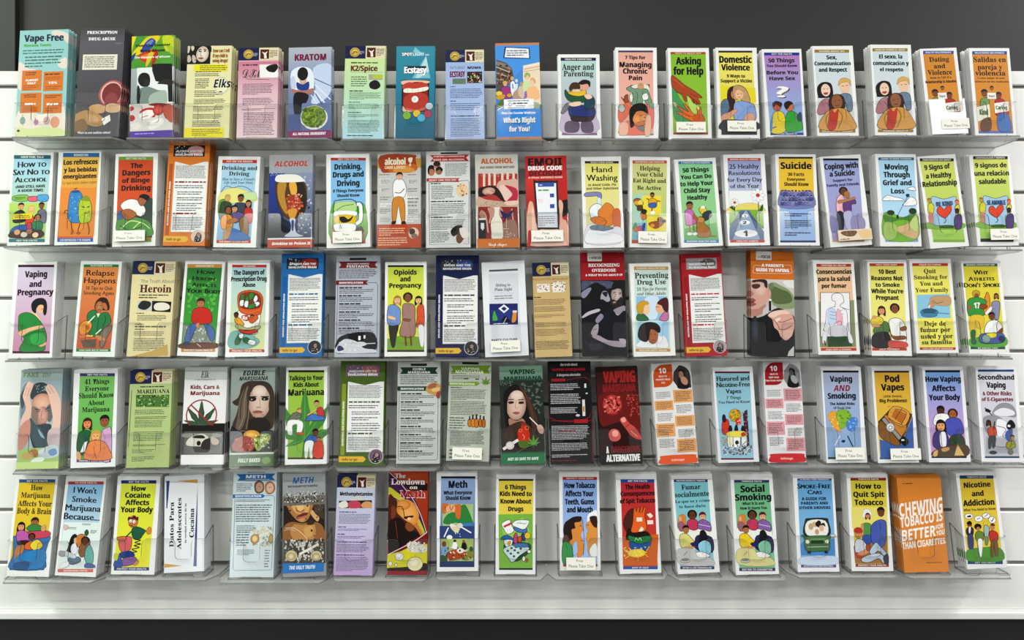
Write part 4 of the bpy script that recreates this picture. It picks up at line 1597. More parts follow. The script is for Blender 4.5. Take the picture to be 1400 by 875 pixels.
@ 2 pamphlet 9689 1608 -4.18 863 2116 f4f4f2|9 Signs of a Healthy Relationship pamphlet|white-bordered lime pamphlet titled 9 Signs, with a red heart on a BE KIND banner
k 1c2818 d8dc70 a4d060 88b048 -377 2073 384 2017 -387 2003 373 1947 -343 202 360 150 -352 141 351 89|COMMUNICATION AND RESPECT|
t b 1a2010 -16 1792 584 114 9 Signs of
t b 1a2010 -10 1595 584 114 a Healthy
t b 1a2010 -13 1406 779 121 Relationship
b 88b850 -422 594 350 537 330 401 -425 456
B a8cce4 -238 1171 24 1099 302 1131 239 823 227 512 38 491 -293 550 -249 858
h c8a048 a85c28 -301 1088 54 0
B d8d040 -352 970 -275 1034 -217 960 -259 790 -360 797
b d89080 -353 797 -275 791 -288 584 -372 590
h e09060 b84820 310 1005 57 0
B e0d040 252 909 327 955 350 884 326 834 242 840
h 402818 1c1010 280 802 60 0
B 584080 197 652 294 732 364 675 316 419 179 412
B e0482c -21 668 -158 782 -147 903 -68 932 -4 858 68 932 153 933 155 829 73 731
s 222 13 -11 668 2 597 -55 550
b 3c6428 -130 503 106 493 131 432 -137 452
t b 38507c 22 943 376 101 BE KIND
@ 2 pamphlet 10762 1645 -1.01 915 2088 f4f4f2|9 Signos pamphlet|white-bordered lime Spanish pamphlet titled 9 signos, with a red heart banner
k 1c2818 d8dc70 a4d060 1c3028 -364 2058 412 2044 -371 1987 405 1973 -380 169 352 157 -388 91 344 78|COMUNICACION Y RESPETO|
t b 1a2010 12 1790 712 107 9 signos de
t b 1a2010 14 1601 779 114 una relación
t b 1a2010 13 1412 611 114 saludable
b 88b850 -378 544 396 531 382 393 -375 406
B a8cce4 -221 1130 44 1073 320 1121 272 809 275 498 86 467 -247 507 -217 818
h c8a048 a85c28 -280 1044 54 0
B d8d040 -325 924 -251 992 -190 921 -224 749 -325 751
b d89080 -318 750 -241 749 -244 542 -328 543
h e09060 b84820 334 995 57 0
B e0d040 280 896 353 946 380 877 358 825 274 827
h 402818 1c1010 314 791 60 0
B 584080 238 637 331 722 403 669 367 411 231 396
B e0482c 19 641 -123 747 -118 868 -40 901 27 831 96 909 181 915 188 811 110 708
s 222 13 29 641 46 571 -10 520
b 3c6428 -82 470 154 473 182 414 -87 419
t b 38507c 46 931 413 101 SE AMABLE
card 128 241 631 245
@ 3 pamphlet -10663 -839 -1.21 960 2163 f2f2f2|Vaping and Pregnancy pamphlet|white-bordered pink pamphlet titled Vaping and Pregnancy, with a pregnant woman in green
k 4c1838 d8d0e4 d090b0 5c2040 -393 2106 417 2089 -390 2050 420 2033 -403 160 422 142 -400 106 425 88||
t b 2c0c20 22 1814 504 141 Vaping
t b 2c0c20 21 1593 275 134 and
t b 2c0c20 35 1407 806 134 Pregnancy
b f0c8a0 -42 1033 79 996 190 824 88 826 -19 930
e eebc90 179 1137 101 141
b 181820 -20 1067 -36 1221 60 1321 212 1328 295 1231 306 1026 267 941 229 1027 231 1164 136 1183 73 1099 62 997
B 2c8c40 -291 970 -159 1018 -5 981 137 859 265 686 337 482 321 279 261 146 -242 156 -157 424 -283 562 -310 834
b eebc90 -294 580 -104 660 195 722 249 670 -33 591 -195 493 -269 501
b eebc90 169 299 317 347 337 296 222 241
s 145020 13 -128 491 102 588 305 567
b 3ca850 -27 489 205 552 312 448 285 314 52 285
l 421 10 175 1080 225 1089
@ 3 pamphlet -9264 -810 0.90 925 2150 f0f4f0|Relapse Happens pamphlet|white-bordered orange pamphlet titled Relapse Happens, with a woman in a green jacket
k 288048 e0904c cc6044 2c8450 -396 2069 394 2081 -390 2007 399 2019 -399 170 366 182 -393 103 372 115|QUITTING AGAIN|YOU CAN DO IT AGAIN
t x 221008 0 1819 631 128 Relapse
t x 221008 1 1647 712 128 Happens
t x 542 4 1496 598 81 10 Tips to Quit
t x 542 -4 1386 685 81 Smoking Again
b 34180e -68 1101 -39 1239 64 1324 189 1298 255 1161 255 1051 142 1036 30 1075 -20 1019
q c8845c 9c5c38 40 1116 92 125
l 241008 11 -24 1135 14 1135
l 241008 11 46 1147 90 1142
l 7c2c20 14 10 1047 70 1048
b b87048 102 1186 169 1201 218 1105 210 1037 139 1077
B 2c7c48 -206 961 -77 1046 39 965 173 995 257 969 322 832 304 723 175 639 105 501 -53 444 -171 551 -135 770 -206 797
g f0e8c0 -10 964 66 966 33 869
s 144020 14 46 883 37 664 24 500
s 144020 14 177 940 202 803 143 693
B e8983c -373 685 -246 796 -122 771 -93 662 -168 524 -329 494
b c86830 -223 687 -155 688 -154 606 -203 605
l f8f4e0 22 -187 742 -43 909
l f8f4e0 22 10 499 123 610
B 8c7c6c 128 556 334 696 354 614 272 449 209 230 128 229
b c88860 -1 472 164 447 252 367 89 364
g 6c5c50 -317 358 33 391 22 200 -235 196
l f0d878 27 -230 455 -49 458
b d87848 -353 453 -234 496 -213 414 -321 399
@ 3 rack_card -8052 -810 0.29 958 2146 e4d8a8|Truth About Heroin card|dog-eared cream rack card headed Heroin, with navy and cream crests along its top
hdr
t n 665 99 1654 746 74 The Truth About
t S 5c1414 69 1441 712 168 Heroin
p 333 63 1349 722 114 2
g c8ccc8 -318 1247 4 1242 8 1020 -314 1029
b 282828 -297 1138 -210 1248 -39 1225 -17 1139 -129 1043 -266 1070
g 141414 10 1249 441 1231 432 992 15 1010
b e8e0d0 53 1106 98 1191 267 1209 388 1159 403 1073 278 1032 108 1038
p 353 -225 968 201 27 1
p 665 43 867 688 134 4
p 353 -243 723 201 27 1
p 665 22 668 722 44 1
p 353 -235 608 201 27 1
p 665 15 514 722 107 3
p 665 14 271 722 296 8
g c8a860 66 123 409 276 441 24 -396 0
@ 3 pamphlet -6966 -802 1.86 896 2139 f2f2f0|How Heroin Affects Your Body pamphlet|white-bordered green pamphlet titled How Heroin Affects Your Body
k c89048 2c7c34 48a83c c88c48 -396 2062 383 2087 -389 1979 390 2004 -374 163 381 187 -367 82 388 107|HEROIN FACTS|PROTECT YOUR HEALTH
spk 5cb848 10 1303 688 1007 40
t k 0c1408 38 1847 410 94 How
t k 0c1408 -1 1701 510 94 Heroin
t k 0c1408 18 1557 564 87 Affects
t k 0c1408 20 1413 786 101 Your Body
g 8c9488 -368 677 272 698 375 261 -330 238
spk c8d0c8 -13 468 604 369 30
h c07850 341c14 -22 1182 107 0
B c82c24 -192 989 -98 1077 105 1084 213 1002 264 799 168 728 -101 720 -191 785
B 5070b0 -233 681 -68 721 -118 516 -201 310 -309 307 -286 510
B 5070b0 101 726 275 664 356 497 303 326 207 459 146 592
b d08860 -85 720 -19 739 -10 638 -67 636
b 6c3c24 -366 271 371 312 375 187 -364 163
b 343c64 -319 306 -201 310 -196 243 -330 238
l f0e8e0 13 -31 282 60 211
@ 3 pamphlet -5874 -810 -1.15 947 2159 f4f4f2|Dangers of Prescription Drug Abuse pamphlet|white-bordered light blue pamphlet titled The Dangers of Prescription Drug Abuse
k c03020 b0d4dc e0e4a0 c03020 -374 2076 402 2060 -372 2014 403 1998 -392 171 391 155 -390 104 392 88|RX DRUGS|PROTECT YOUR HEALTH
t b 141414 13 1840 699 107 The Dangers of
t b 141414 12 1695 799 101 Prescription Drug
t b 141414 16 1564 289 94 Abuse
b 80b8b0 -397 480 -237 586 63 498 284 330 71 185 -384 207
B f0eee4 -181 1051 269 1014 237 603 199 495 -18 499 -141 556 -216 832
B d85c20 -229 1355 -123 1463 68 1487 260 1428 334 1288 322 1095 271 932 54 922 -180 1023
b 8c3418 -187 1313 -94 1421 69 1446 234 1387 291 1261 268 1097 50 1060 -155 1105
B 3c7c38 -175 1354 -127 1419 -80 1379 -90 1255 -166 1243
B f0f2f4 -172 1257 -91 1264 -104 1137 -180 1147
B 3c8438 -51 1310 -6 1372 30 1336 14 1226 -63 1235
B f0f2f4 -63 1241 14 1234 -5 1102 -76 1126
B 3c8438 29 1405 96 1442 139 1375 78 1266 18 1295
B f0f2f4 140 1334 193 1368 222 1290 183 1222 128 1237
B f0f2f4 129 1196 238 1221 266 1165 185 1112
B 3c8438 21 1157 129 1196 185 1140 105 1072 9 1080
s e88040 14 -181 1064 25 978 282 1041
b c83c20 -123 912 13 915 2 800 -107 829
t b f4f0e8 -50 828 114 76 Rx
h 5c2c18 2c140c -251 928 65 0
B e8a030 -284 833 -190 872 -78 733 -117 679 -241 736
B d86020 41 881 190 919 232 850 112 743 29 799
h b06838 381810 104 880 54 0
B b0b880 -267 696 -186 721 6 635 276 685 251 603 61 593 -183 612
B c03c24 -170 612 -20 581 197 604 212 536 36 498 -141 543
B 2c6c3c -259 368 -181 503 -112 447 -175 285 -256 273
B f0f4f4 -180 489 -127 523 -72 487 -111 406 -165 421
B 2c6c3c -83 392 -16 431 80 361 41 286 -68 323
B f0f4f4 66 375 197 332 164 251 28 286
@ 3 rack_card -4686 -810 -0.57 944 2314 2c7cb8|Opioids and the Developing Brain card|tall blue rack card about opioids and the brain, with a white page of text
itg 1c70b4 1460a0 3c6c98|OPIOIDS AND THE|DEVELOPING BRAIN|a02828 182838
@ 3 rack_card -3438 -819 -0.44 987 2281 b8bcc8|Fentanyl Facts card|blue-grey rack card headed Fentanyl on a maroon ribbon, with a spoon of powder
fct 781828 b8bcc8|FACTS ABOUT SYNTHETIC|FENTANYL|IDENTIFICATION
b 14141c -424 404 -191 521 145 552 398 499 387 128 -418 117
b d8d8e0 -421 269 -256 403 14 333 151 197 386 162 387 94 -424 94
spk f0f0f4 -203 242 437 252 40
b e8e8ee -86 283 14 333 149 332 217 281 117 238 -18 239
l d8d8e0 20 149 292 411 303
r f4f4f4 55 421 50 94
r f4f4f4 167 445 40 77
b 2c3468 -427 235 -354 252 -285 167 -419 134
@ 3 pamphlet -2357 -805 -0.82 929 2120 f4f4f2|Opioids and Pregnancy pamphlet|white-bordered yellow pamphlet titled Opioids and Pregnancy, with three pregnant women
k 1c2018 d0dc50 f0ec58 3c3c28 -403 2059 400 2047 -403 2014 400 2002 -408 150 414 139 -408 103 414 92||
t b 141808 -11 1835 517 114 Opioids
t b 141808 -10 1683 235 114 and
t b 141808 -7 1539 725 107 Pregnancy
g 80a838 -406 393 -91 473 414 415 414 139 -408 150
b 2c2420 -361 731 -159 728 -208 424 -241 222 -308 223 -360 494
h eec098 b08040 -188 1257 94 1
B 7898d0 -391 1106 -262 1155 -127 1068 -119 864 -142 711 -395 725
b eec098 -379 918 -227 865 -244 814 -379 850
h 8c5438 241814 48 1305 101 2
B a88078 -66 1136 42 1185 194 1132 212 859 195 452 -124 474 -75 795
b 8c5438 -42 845 110 826 77 776 -41 795
l 7c4830 40 -7 455 11 235
l 7c4830 40 111 453 129 234
h eebc90 20181c 285 1250 87 1
B d85838 262 1097 397 1129 407 652 246 655 252 858
b f0f0f0 279 654 407 652 401 247 330 248
@ 3 rack_card -1221 -825 -0.27 957 2295 eceef4|Drugs and the Developing Brain card|tall navy and white rack card about drugs and the brain
itg 101c50 0c1440 444450|DRUGS AND THE|DEVELOPING BRAIN|3c5ca0 30343c
@ 3 leaflet -108 -802 -2.61 963 2134 eeeff4|Hiding in Plain Sight leaflet|plain white leaflet titled Hiding in Plain Sight, with a small dark blue picture
f dfe0e8 16 13 84 98
f 5a5c64 17 8.3 84 10.3
t S 667 -20 1572 329 60 Hiding in
t S 667 -17 1469 396 67 Plain Sight
l bbc 7 -260 1425 220 1403
p 889 -14 1325 416 107 2
g 20286c -345 1189 288 1170 276 694 -358 716
g 2c3888 -310 1044 248 1036 253 780 -314 789
g f0f0f4 -147 1071 -18 1160 96 1060 -26 963
g 20286c -86 1068 -19 1116 42 1062 -24 1010
B 48a850 -281 940 -236 1041 -196 936 -168 816 -286 804
B d89040 178 988 255 984 236 781 133 751
r e8e0d0 215 989 94 47
g 141820 -101 796 -12 911 118 786 48 738
l dde 10 -54 726 20 858
p cdd -112 733 319 24 1
t b 334 -42 346 581 47 PARTY CULTURE
card -25 220 652 249
@ 3 rack_card 929 -815 -1.77 816 2112 cdb078|Prescription Drug Abuse card|tan rack card headed Prescription Drug Abuse, with crests along its top
hdr
f cfb27c 0 14 100 100 d4b880
t n 8c3c1c -13 1722 782 47 PRESCRIPTION DRUG ABUSE
g f0e8dc -327 1642 -38 1640 -35 1455 -320 1450
spk 7c3020 -186 1545 252 154 22
g f4ece0 7 1659 320 1667 294 1444 23 1446
spk 5c3c28 171 1568 319 235 34
spk f4ece0 171 1568 319 235 30
p 420 -300 1339 195 27 1
p 864 -33 1232 732 141 4
p 653 -35 1071 725 121 4
p 864 -38 914 719 81 3
p 653 -38 724 705 107 4
p 864 -42 548 699 161 5
p 653 -14 263 756 201 6
@ 3 leaflet 2057 -805 -0.54 981 2344 1c1820|Recognizing Overdose leaflet|dark leaflet with a red top titled Recognizing Overdose, with two men in black
f a81820 0 0 100 27
r f4f0ec -177 2240 322 194
t b 222 -133 2190 211 61 FOCUS
t b 888 -277 2198 61 44 IN
t S fff 29 2017 705 72 RECOGNIZING
t S fff 26 1903 539 67 OVERDOSE
t S fff 24 1806 827 44 & WHAT TO DO ABOUT IT
f 14121a 0 27 100 100 0c0c12
b 50546c -482 1685 -229 1694 192 1679 245 1570 75 1515 -35 1601 -230 1632 -401 1520 -486 1492
spk 7c80a0 -118 1628 666 105 16
b 0c0a10 -302 1547 -174 1660 -35 1601 75 1515 138 1231 -19 1091 -187 1093 -295 1235
b 8c8ca4 -487 1435 -302 1547 -276 1490 -405 1321 -484 1328
b a8a0b0 -70 1290 -24 1445 74 1458 114 1373 147 1259 82 1218 -14 1275
b 1c1a24 -25 1431 88 1444 71 1331 16 1360
b 181620 218 1599 276 1678 478 1668 474 1341 434 1285 383 1484 272 1513 201 1486
q d0bcb8 8c7c80 302 1371 133 194
b 141014 195 1571 247 1656 388 1677 477 1625 474 1313 420 1313 405 1484 328 1518 209 1485
b 2c2224 158 1245 223 1273 293 1244 393 1328 432 1228 387 1130 288 1060 178 1132
b a8807c 208 1216 264 1230 277 1196 213 1185
l 141014 17 219 1423 284 1434
l 141014 17 339 1411 404 1421
l 3c2c2c 11 227 1395 274 1394
l 3c2c2c 11 341 1382 391 1382
s 8c706c 14 291 1400 238 1293 279 1275
b 98909c 217 1019 260 1061 457 1129 477 1030 368 919 270 934
s c8c0c8 14 217 1019 284 934 382 924 477 1030
b 101420 -81 839 120 1062 230 1005 311 905 482 1002 464 385 324 331 -36 390 -114 614
b 0a0c14 -410 1095 -73 1177 93 1090 -81 839 -252 672 -422 561
b c0b8c4 -491 885 -356 996 -117 1064 -99 1008 -302 939 -457 865
b 9088a0 -193 812 -78 951 -10 880 -139 741
b b0a4ac -297 532 -224 672 -139 727 -128 615 -173 475 -270 476
l 2c2428 11 -254 588 -170 615
b a89ca8 -285 448 -145 475 74 361 352 330 461 274 445 204 182 221 -93 335
b b8acb4 325 387 464 371 461 260 365 302
spk 3c3c54 -329 351 194 527 20
b 2c2a38 -344 281 -39 278 -69 167 -320 142
@ 3 pamphlet 3159 -800 -1.59 924 2090 f4f4f2|Preventing Drug Use pamphlet|white-bordered pale green pamphlet titled Preventing Drug Use, with three faces in two pictures
k c89850 d0e4dc d4e8e0 c89850 -361 2027 408 2006 -365 1951 404 1930 -416 178 356 157 -419 111 352 89|RAISING HEALTHY KIDS|DEALING WITH DRUGS
t S 111 20 1754 752 128 Preventing
t S 111 10 1610 652 114 Drug Use
t I 222 9 1472 665 74 10 Tips for Parents
t I 222 1 1369 645 67 and Other Adults
g 90c4e8 -346 1345 352 1332 329 787 -356 799
b d0e4f4 -152 1305 154 1314 96 854 -140 861
B 387048 -339 935 -203 948 -92 809 -345 805
e f0c8a0 -137 1059 87 128
b d0a030 -336 1003 -346 1139 -240 1239 -105 1228 -74 1166 -177 1135 -219 965 -288 950
B c878a8 144 802 237 953 341 1001 336 793
e e8b08c 175 1074 101 134
b 541c20 113 1178 220 1278 355 1274 346 984 257 1020 212 1124
l 222 10 75 1100 159 1091
g a8d4f0 -347 772 341 759 324 184 -391 204
b f4f8fa -335 324 -127 454 142 446 298 205 -374 211
e a86848 -25 468 128 201
b 2c2020 -347 426 -302 662 -145 759 56 737 152 632 129 514 15 585 -69 587 -113 386 -201 320
b f4f4f8 105 379 243 443 314 191 62 198
l 321 13 -74 486 -37 485
l 321 13 10 484 50 482
l 822 13 -47 357 20 355
@ 3 rack_card 4313 -800 -1.51 905 2301 c8383c|Nicotine and the Developing Brain card|tall red rack card about nicotine and the brain, with a white page of text
itg b01c28 98141c c03840|NICOTINE AND|THE DEVELOPING BRAIN|6c6460 a8a4a8
@ 3 leaflet 5785 -810 1.65 965 2373 141418|Parent's Guide to Vaping leaflet|orange-topped leaflet with a man holding out a vape pen
f d8741c 0 0 100 27
r f4f0ea -184 2272 347 207
t b 222 -139 2212 213 67 FOCUS
t b 999 -295 2214 73 50 IN
t b fff 12 2020 504 62 A PARENT'S
t b fff 7 1910 745 73 GUIDE TO VAPING
s f4e4d0 8 -255 2041 -402 2037 -414 1956 -404 1870 -13 1869 412 1887 431 1980 415 2060 279 2068
f d4d0cc 0 27 100 64 b8b4ac
b 8c9c74 -130 1567 12 1672 181 1605 377 1496 483 1327 483 1099 89 1088 -77 1340
b 5c6c40 -47 1484 39 1572 180 1519 376 1439 429 1240 174 1176 6 1228
b 74805c -88 1597 -16 1657 39 1572 -47 1484
b e8e8e0 239 1693 483 1729 483 1556 322 1580
b d0a494 -483 1683 -157 1716 -96 1568 -77 1340 -150 1166 -222 994 -393 875 -483 899 -483 1269
q e4c0b4 d0a494 -272 1506 154 168
b d49c90 -118 1453 -47 1484 -34 1370 -92 1282
b 2c2424 -440 1702 -142 1722 -117 1539 -173 1566 -200 1651 -327 1671 -426 1651
b 4c302c -455 1601 -299 1620 -272 1563 -357 1509 -442 1530
b 7c4c48 -483 1597 -483 1607 -483 1556 -483 1540
b b87870 -483 1426 -483 1471 -415 1402 -444 1352 -483 1340
b 9c5450 -483 1268 -444 1301 -374 1246 -417 1202 -361 1160 -483 1112
b 6c3c38 -483 1217 -422 1233 -423 1204 -483 1189
b b88478 -483 1041 -334 1061 -150 1166 -223 965 -421 874 -483 928
b c8c4c8 -222 1022 -108 1139 89 1116 -25 999 -196 881
g 101014 -483 813 -224 894 -53 998 173 1062 479 900 467 222 339 78 310 16 -483 0
b 24242c -53 998 145 1089 424 955 450 843 86 889
q 3c4450 101014 -396 592 84 308
g c8c4c0 340 120 459 250 455 25 310 21
r 0c0c0e -60 1138 50 241
e f4f4f4 -55 1266 28 22
r 1c1c20 -72 706 39 577
b d8a898 -111 912 -20 999 172 1048 313 1037 438 927 476 730 445 559 359 416 274 371 177 439 109 578 26 660 -14 829
b ecc8bc -97 926 3 1000 200 1040 327 1024 368 968 171 948 1 872
s 7c4840 14 84 790 224 779 437 871
s 7c4840 17 124 621 250 610 420 700
s 7c4840 14 0 830 83 747 138 635
b e0b4a8 207 553 418 615 416 474 288 400
b f0d4c8 57 831 156 877 169 834 84 775
@ 3 pamphlet 7244 -764 -0.64 922 2125 f4f4f2|Consecuencias para la Salud pamphlet|white-bordered Spanish pamphlet titled Consecuencias para la salud por fumar, with a body diagram
k b8382c f0c8a0 e8b888 c04434 -382 2046 397 2037 -386 1979 392 1971 -402 148 391 139 -405 87 387 78|PROTEJA SU SALUD|DEJA HOY A FUMAR
g 8c9470 -391 1185 407 1213 379 168 -418 170
t b 141414 0 1813 797 101 Consecuencias
t b 141414 -7 1651 718 101 para la salud
t b 141414 -17 1496 560 93 por fumar
g 222 -338 1397 324 1390 286 393 -397 393
g f2eef0 -325 1386 313 1379 273 408 -382 404
s 334 11 -30 1072 -12 1181 -82 1218 -75 1328 19 1375 144 1344 180 1179 131 1143 90 1070 283 995
s 5878a8 11 -19 1072 -204 1001 -256 747 -324 530
s 5878a8 11 141 1033 227 960 235 705 250 487
b c8d8f0 -187 982 -40 1017 -22 744 -189 673
s 889 11 -152 964 -27 944 139 997
s 889 11 -157 891 -14 871 151 906
s 889 11 -161 818 -19 788 146 833
b e8b8c8 13 998 50 1016 114 888 118 670 7 635 -17 817
s c04878 14 -121 600 -24 708 86 743 79 634
b d0d0d8 -174 619 151 633 173 416 -169 420
s 345 11 -329 566 -255 475 -319 313
g 345030 -243 392 280 408 294 180 -239 168
b f0f0f4 -326 494 -236 493 -286 277 -358 277
b f0f0f4 214 488 268 487 325 270 235 271
l 222 22 -319 313 -290 205
@ 3 pamphlet 8409 -793 0.40 888 2158 f4f4f2|10 Best Reasons Not to Smoke pamphlet|white-bordered yellow pamphlet titled 10 Best Reasons Not to Smoke While You're Pregnant
k b8382c e8e070 f0ec90 c04434 -388 2079 384 2085 -391 2016 380 2022 -430 177 338 182 -433 112 335 117|HELP YOUR BABY|HELP YOURSELF
t b 141408 -1 1842 402 101 10 Best
t b 141408 -16 1694 704 101 Reasons Not
t b 141408 -10 1547 546 93 to Smoke
t b 141408 -25 1400 718 101 While You're
t b 141408 -30 1254 510 101 Pregnant
h e0a078 482018 -177 1008 93 1
B 5c8048 -339 662 -226 771 -47 736 -41 519 -207 445 -383 516
b 342c34 -385 480 -59 519 -41 201 -418 198
B e8d048 -422 806 -256 880 -151 808 -193 699 -410 697
e d8a070 -347 861 50 43
b e0a078 -410 697 -265 698 -232 644 -376 643
h 8c5430 241410 121 1047 101 2
B f2f2ee -27 773 103 846 245 811 327 666 324 305 37 303 -3 555
b 8c5430 -19 591 45 447 296 449 335 377 76 357 -7 483
b 8c5430 217 629 345 666 347 576 231 557
b d85850 -33 338 324 305 332 196 -41 194
@ 3 pamphlet 9423 -733 -0.82 931 2113 f4f4f2|Quit Smoking for You pamphlet|white-bordered yellow bilingual pamphlet titled Quit Smoking for You and Your Family, with an ashtray
k b8382c f0e870 f0e868 b83828 -402 2031 398 2020 -407 1965 393 1953 -389 133 407 122 -394 76 402 64|DEJAR DE FUMAR|YOU CAN QUIT SMOKING
t S 1a1408 -21 1797 273 101 Quit
t S 1a1408 -14 1664 754 93 Smoking for
t S 1a1408 -15 1517 517 93 You and
t S 1a1408 -13 1370 747 93 Your Family
g 90c8e0 -359 1309 374 1321 349 781 -387 784
b c8a078 -69 1224 45 1278 369 1262 367 1072 135 1057 -42 1114
s 543 11 -17 1187 67 1113 215 1147
b c89870 -115 1097 -38 1151 28 1077 -69 1005
l f4f4f4 25 -88 1078 -136 933
E 4c88a8 -112 915 201 86
e 30607c -110 940 158 54
E 4c88a8 -118 853 179 50
l 6c98b0 25 85 894 336 872
t S 1a1408 -8 612 481 101 Deje de
t S 1a1408 -9 474 675 101 fumar por
t S 1a1408 8 329 718 101 usted y por
t S 1a1408 1 200 668 93 su familia
@ 3 pamphlet 10570 -733 -1.11 882 2078 f4f4f2|Why Athletes Don't Smoke pamphlet|white-bordered yellow pamphlet titled Why Athletes Don't Smoke, with a footballer in green
k 286048 e0d040 e8e050 286048 -393 2026 374 2011 -399 1959 368 1945 -408 150 360 135 -413 92 354 78|SMOKING & SPORTS DON'T MIX|BE SMOKE FREE
t k 111 -17 1767 337 101 Why
t k 111 -20 1627 589 93 Athletes
t k 111 -20 1480 819 101 Don't Smoke
b 60b048 -409 323 334 381 346 143 -407 157
B e89030 -66 896 24 1260 89 1368 125 1184 79 894
E c8a030 -171 1337 86 79
e 8c5430 -161 1292 50 50
B 3c9844 -384 1158 -267 1247 -86 1243 50 1149 -37 1005 -53 841 -377 848
t b f4f4e8 -178 1008 136 126 17
b a86838 -395 1048 -337 1084 -308 1010 -365 975
E 944c24 -41 1042 93 57
b e8c040 -343 829 -55 823 -97 570 -223 573 -242 754 -284 501 -374 503
b 2c7038 -367 503 -265 508 -301 321 -373 322
E 48685c -326 256 57 57
h a86844 3c1c24 272 1273 57 1
B 9090b0 154 1111 268 1163 335 1107 263 745 162 819
b f0f0f0 -11 895 129 1038 140 965 21 858
h 7c4828 281c30 126 820 86 0
B f4f4f4 -18 641 117 729 259 708 335 562 232 437 -56 443
b 7c4828 196 438 335 562 324 453 225 365
B 5868b0 -187 391 -56 443 322 435 320 237 -148 228
b e8d838 -21 431 178 438 151 348 -10 351
E 88a8a0 -50 316 93 93
E 2c3870 291 309 65 65
@ 4 leaflet -10510 -3296 -1.47 937 2199 a8b8bc|Fake ID leaflet|pale blue-grey leaflet titled Fake ID, with a man clutching his head
f b0bcbc 0 0 100 12 98acac
t b 7c9474 -240 2032 353 100 FAKE
t b 7c9474 102 2028 194 94 ID?
f a0b4bc 0 12 100 92 b4c0c4
b 7c8c94 -438 1734 -294 1926 -203 1784 -320 1368 -390 1120 -434 1149
b 4c5860 -460 1623 -343 1788 -353 1453 -417 1343
b 3c464a -234 1589 -217 1784 -124 1894 44 1904 160 1817 199 1606 29 1638 -161 1531
spk 8c989c -33 1752 333 222 26
q e8bca4 c08878 39 1443 236 222
b 8c7870 -194 1365 -38 1319 -38 1056 37 943 -74 946 -179 1087
b 6c706c 129 1329 263 1437 291 1158 229 1021 154 1106
q d8a898 b07c70 68 1164 117 208
b d0a090 -25 1333 45 1331 43 1109 -22 1125
l 3c3030 19 -122 1313 5 1299
l 3c3030 19 103 1302 226 1354
l 544440 14 -91 1262 -1 1260
l 544440 14 119 1263 210 1283
b b04848 30 977 96 1003 160 990 121 936 52 932
s a06c60 11 42 1276 29 1096 81 1075
b e4bcac -388 1593 -265 1898 -179 1867 -226 1701 -247 1561 -193 1337 -223 1116 -406 899 -404 1121 -319 1341
b ecc4b4 -404 1621 -321 1899 -252 1920 -312 1731 -342 1508
s b88878 11 -316 1815 -362 1620
s b88878 11 -259 1785 -310 1591
b e8c4b4 92 1776 158 1859 273 1814 426 1544 469 1209 445 878 291 881 294 1103 240 1354 171 1607
s b88878 11 134 1775 225 1647
s b88878 11 188 1830 280 1674
b 3c4a50 -212 922 8 972 259 965 216 718 91 446 -45 395 -151 562
b 4c5c64 -223 1116 -76 974 71 832 227 497 124 335 -140 617
b 8cacbc -29 876 45 805 129 679 113 665 35 722
b c89080 -453 735 -409 955 -221 1088 -202 729 -326 457 -434 405
b ccb8b8 210 828 445 878 464 491 227 497
g a8c478 -440 405 -270 455 451 464 469 0 -434 8
b c8d4d8 -16 366 309 523 452 437 433 273 158 225
b a87c4c -184 398 -47 436 13 338 -38 257 -150 288
b c8a868 -320 347 -155 370 -95 286 -201 207 -342 238
b 7c9cc8 233 388 369 439 430 328 294 276
b e8f0e0 -145 178 18 256 158 225 26 92 -112 95
f c8dc90 0 93 100 100
@ 4 pamphlet -9279 -3262 -1.99 986 2174 f2f2f4|41 Things About Marijuana pamphlet|white-bordered green pamphlet titled 41 Things Everyone Should Know About Marijuana, with three people
k 443070 80c068 60b050 685088 -361 2095 425 2068 -359 2027 427 2000 -365 189 397 163 -363 123 399 97|GET THE FACTS|PROTECT YOUR HEALTH
t S 141c10 32 1844 551 107 41 Things
t S 141c10 37 1688 537 107 Everyone
t S 141c10 25 1533 786 114 Should Know
t S 141c10 31 1371 369 107 About
t S 141c10 25 1223 618 107 Marijuana
h e8905c 3c2014 -155 964 114 1
B 246040 -351 720 -237 817 -67 777 -23 476 -184 282 -361 355
h a05c38 1c1410 229 1001 128 0
B d8a8d0 170 736 267 849 386 812 390 163 189 170
h f0b078 c8a048 44 673 128 1
B e88c58 -155 414 -60 577 209 568 349 397 390 163 -181 183
g f4f4f4 -210 549 -134 580 -187 349 -287 336
b e8a878 -361 355 -286 319 -264 186 -348 189
s a85830 13 11 475 33 308 88 174
@ 4 rack_card -8067 -3267 -1.04 944 2153 b8c888|Marijuana card|sage green rack card headed Marijuana, with navy and cream crests along its top
hdr
f b8c88c 0 15 100 100 b4c480
p 221 49 1784 571 34 1
t S 141810 59 1638 732 87 MARIJUANA
g 507838 -323 1608 423 1601 423 1325 -318 1338
spk a8d088 54 1466 722 249 36
spk 1c3818 54 1466 722 249 36
p 464 5 1223 672 118 3
p 232 47 1096 746 67 2
p 464 -5 963 645 168 5
p 464 -7 688 672 218 6
p 232 23 488 729 50 2
p 464 -108 362 497 94 3
p 464 -107 192 510 118 3
l 6a7850 17 -423 1721 -441 455
@ 4 leaflet -6860 -3200 -0.30 953 2150 eceaea|Kids, Cars and Marijuana leaflet|white leaflet titled Kids, Cars & Marijuana, with a crossed-out hemp leaf above a car
f c4c8c4 0 0 100 13
t I 222 -23 1918 185 148 Elk
p 665 -10 1873 497 20 1
t b 80201c -10 1667 652 87 Kids, Cars &
t b 80201c -4 1532 652 87 Marijuana
f 14120f 0 58 100 90
leaf 3a5038 -68 854 571
ring a03030 -62 1088 336 27
l a03030 30 -309 1318 185 852
f 14120f 0 60 100 66
f 54504a 6 66 94 89
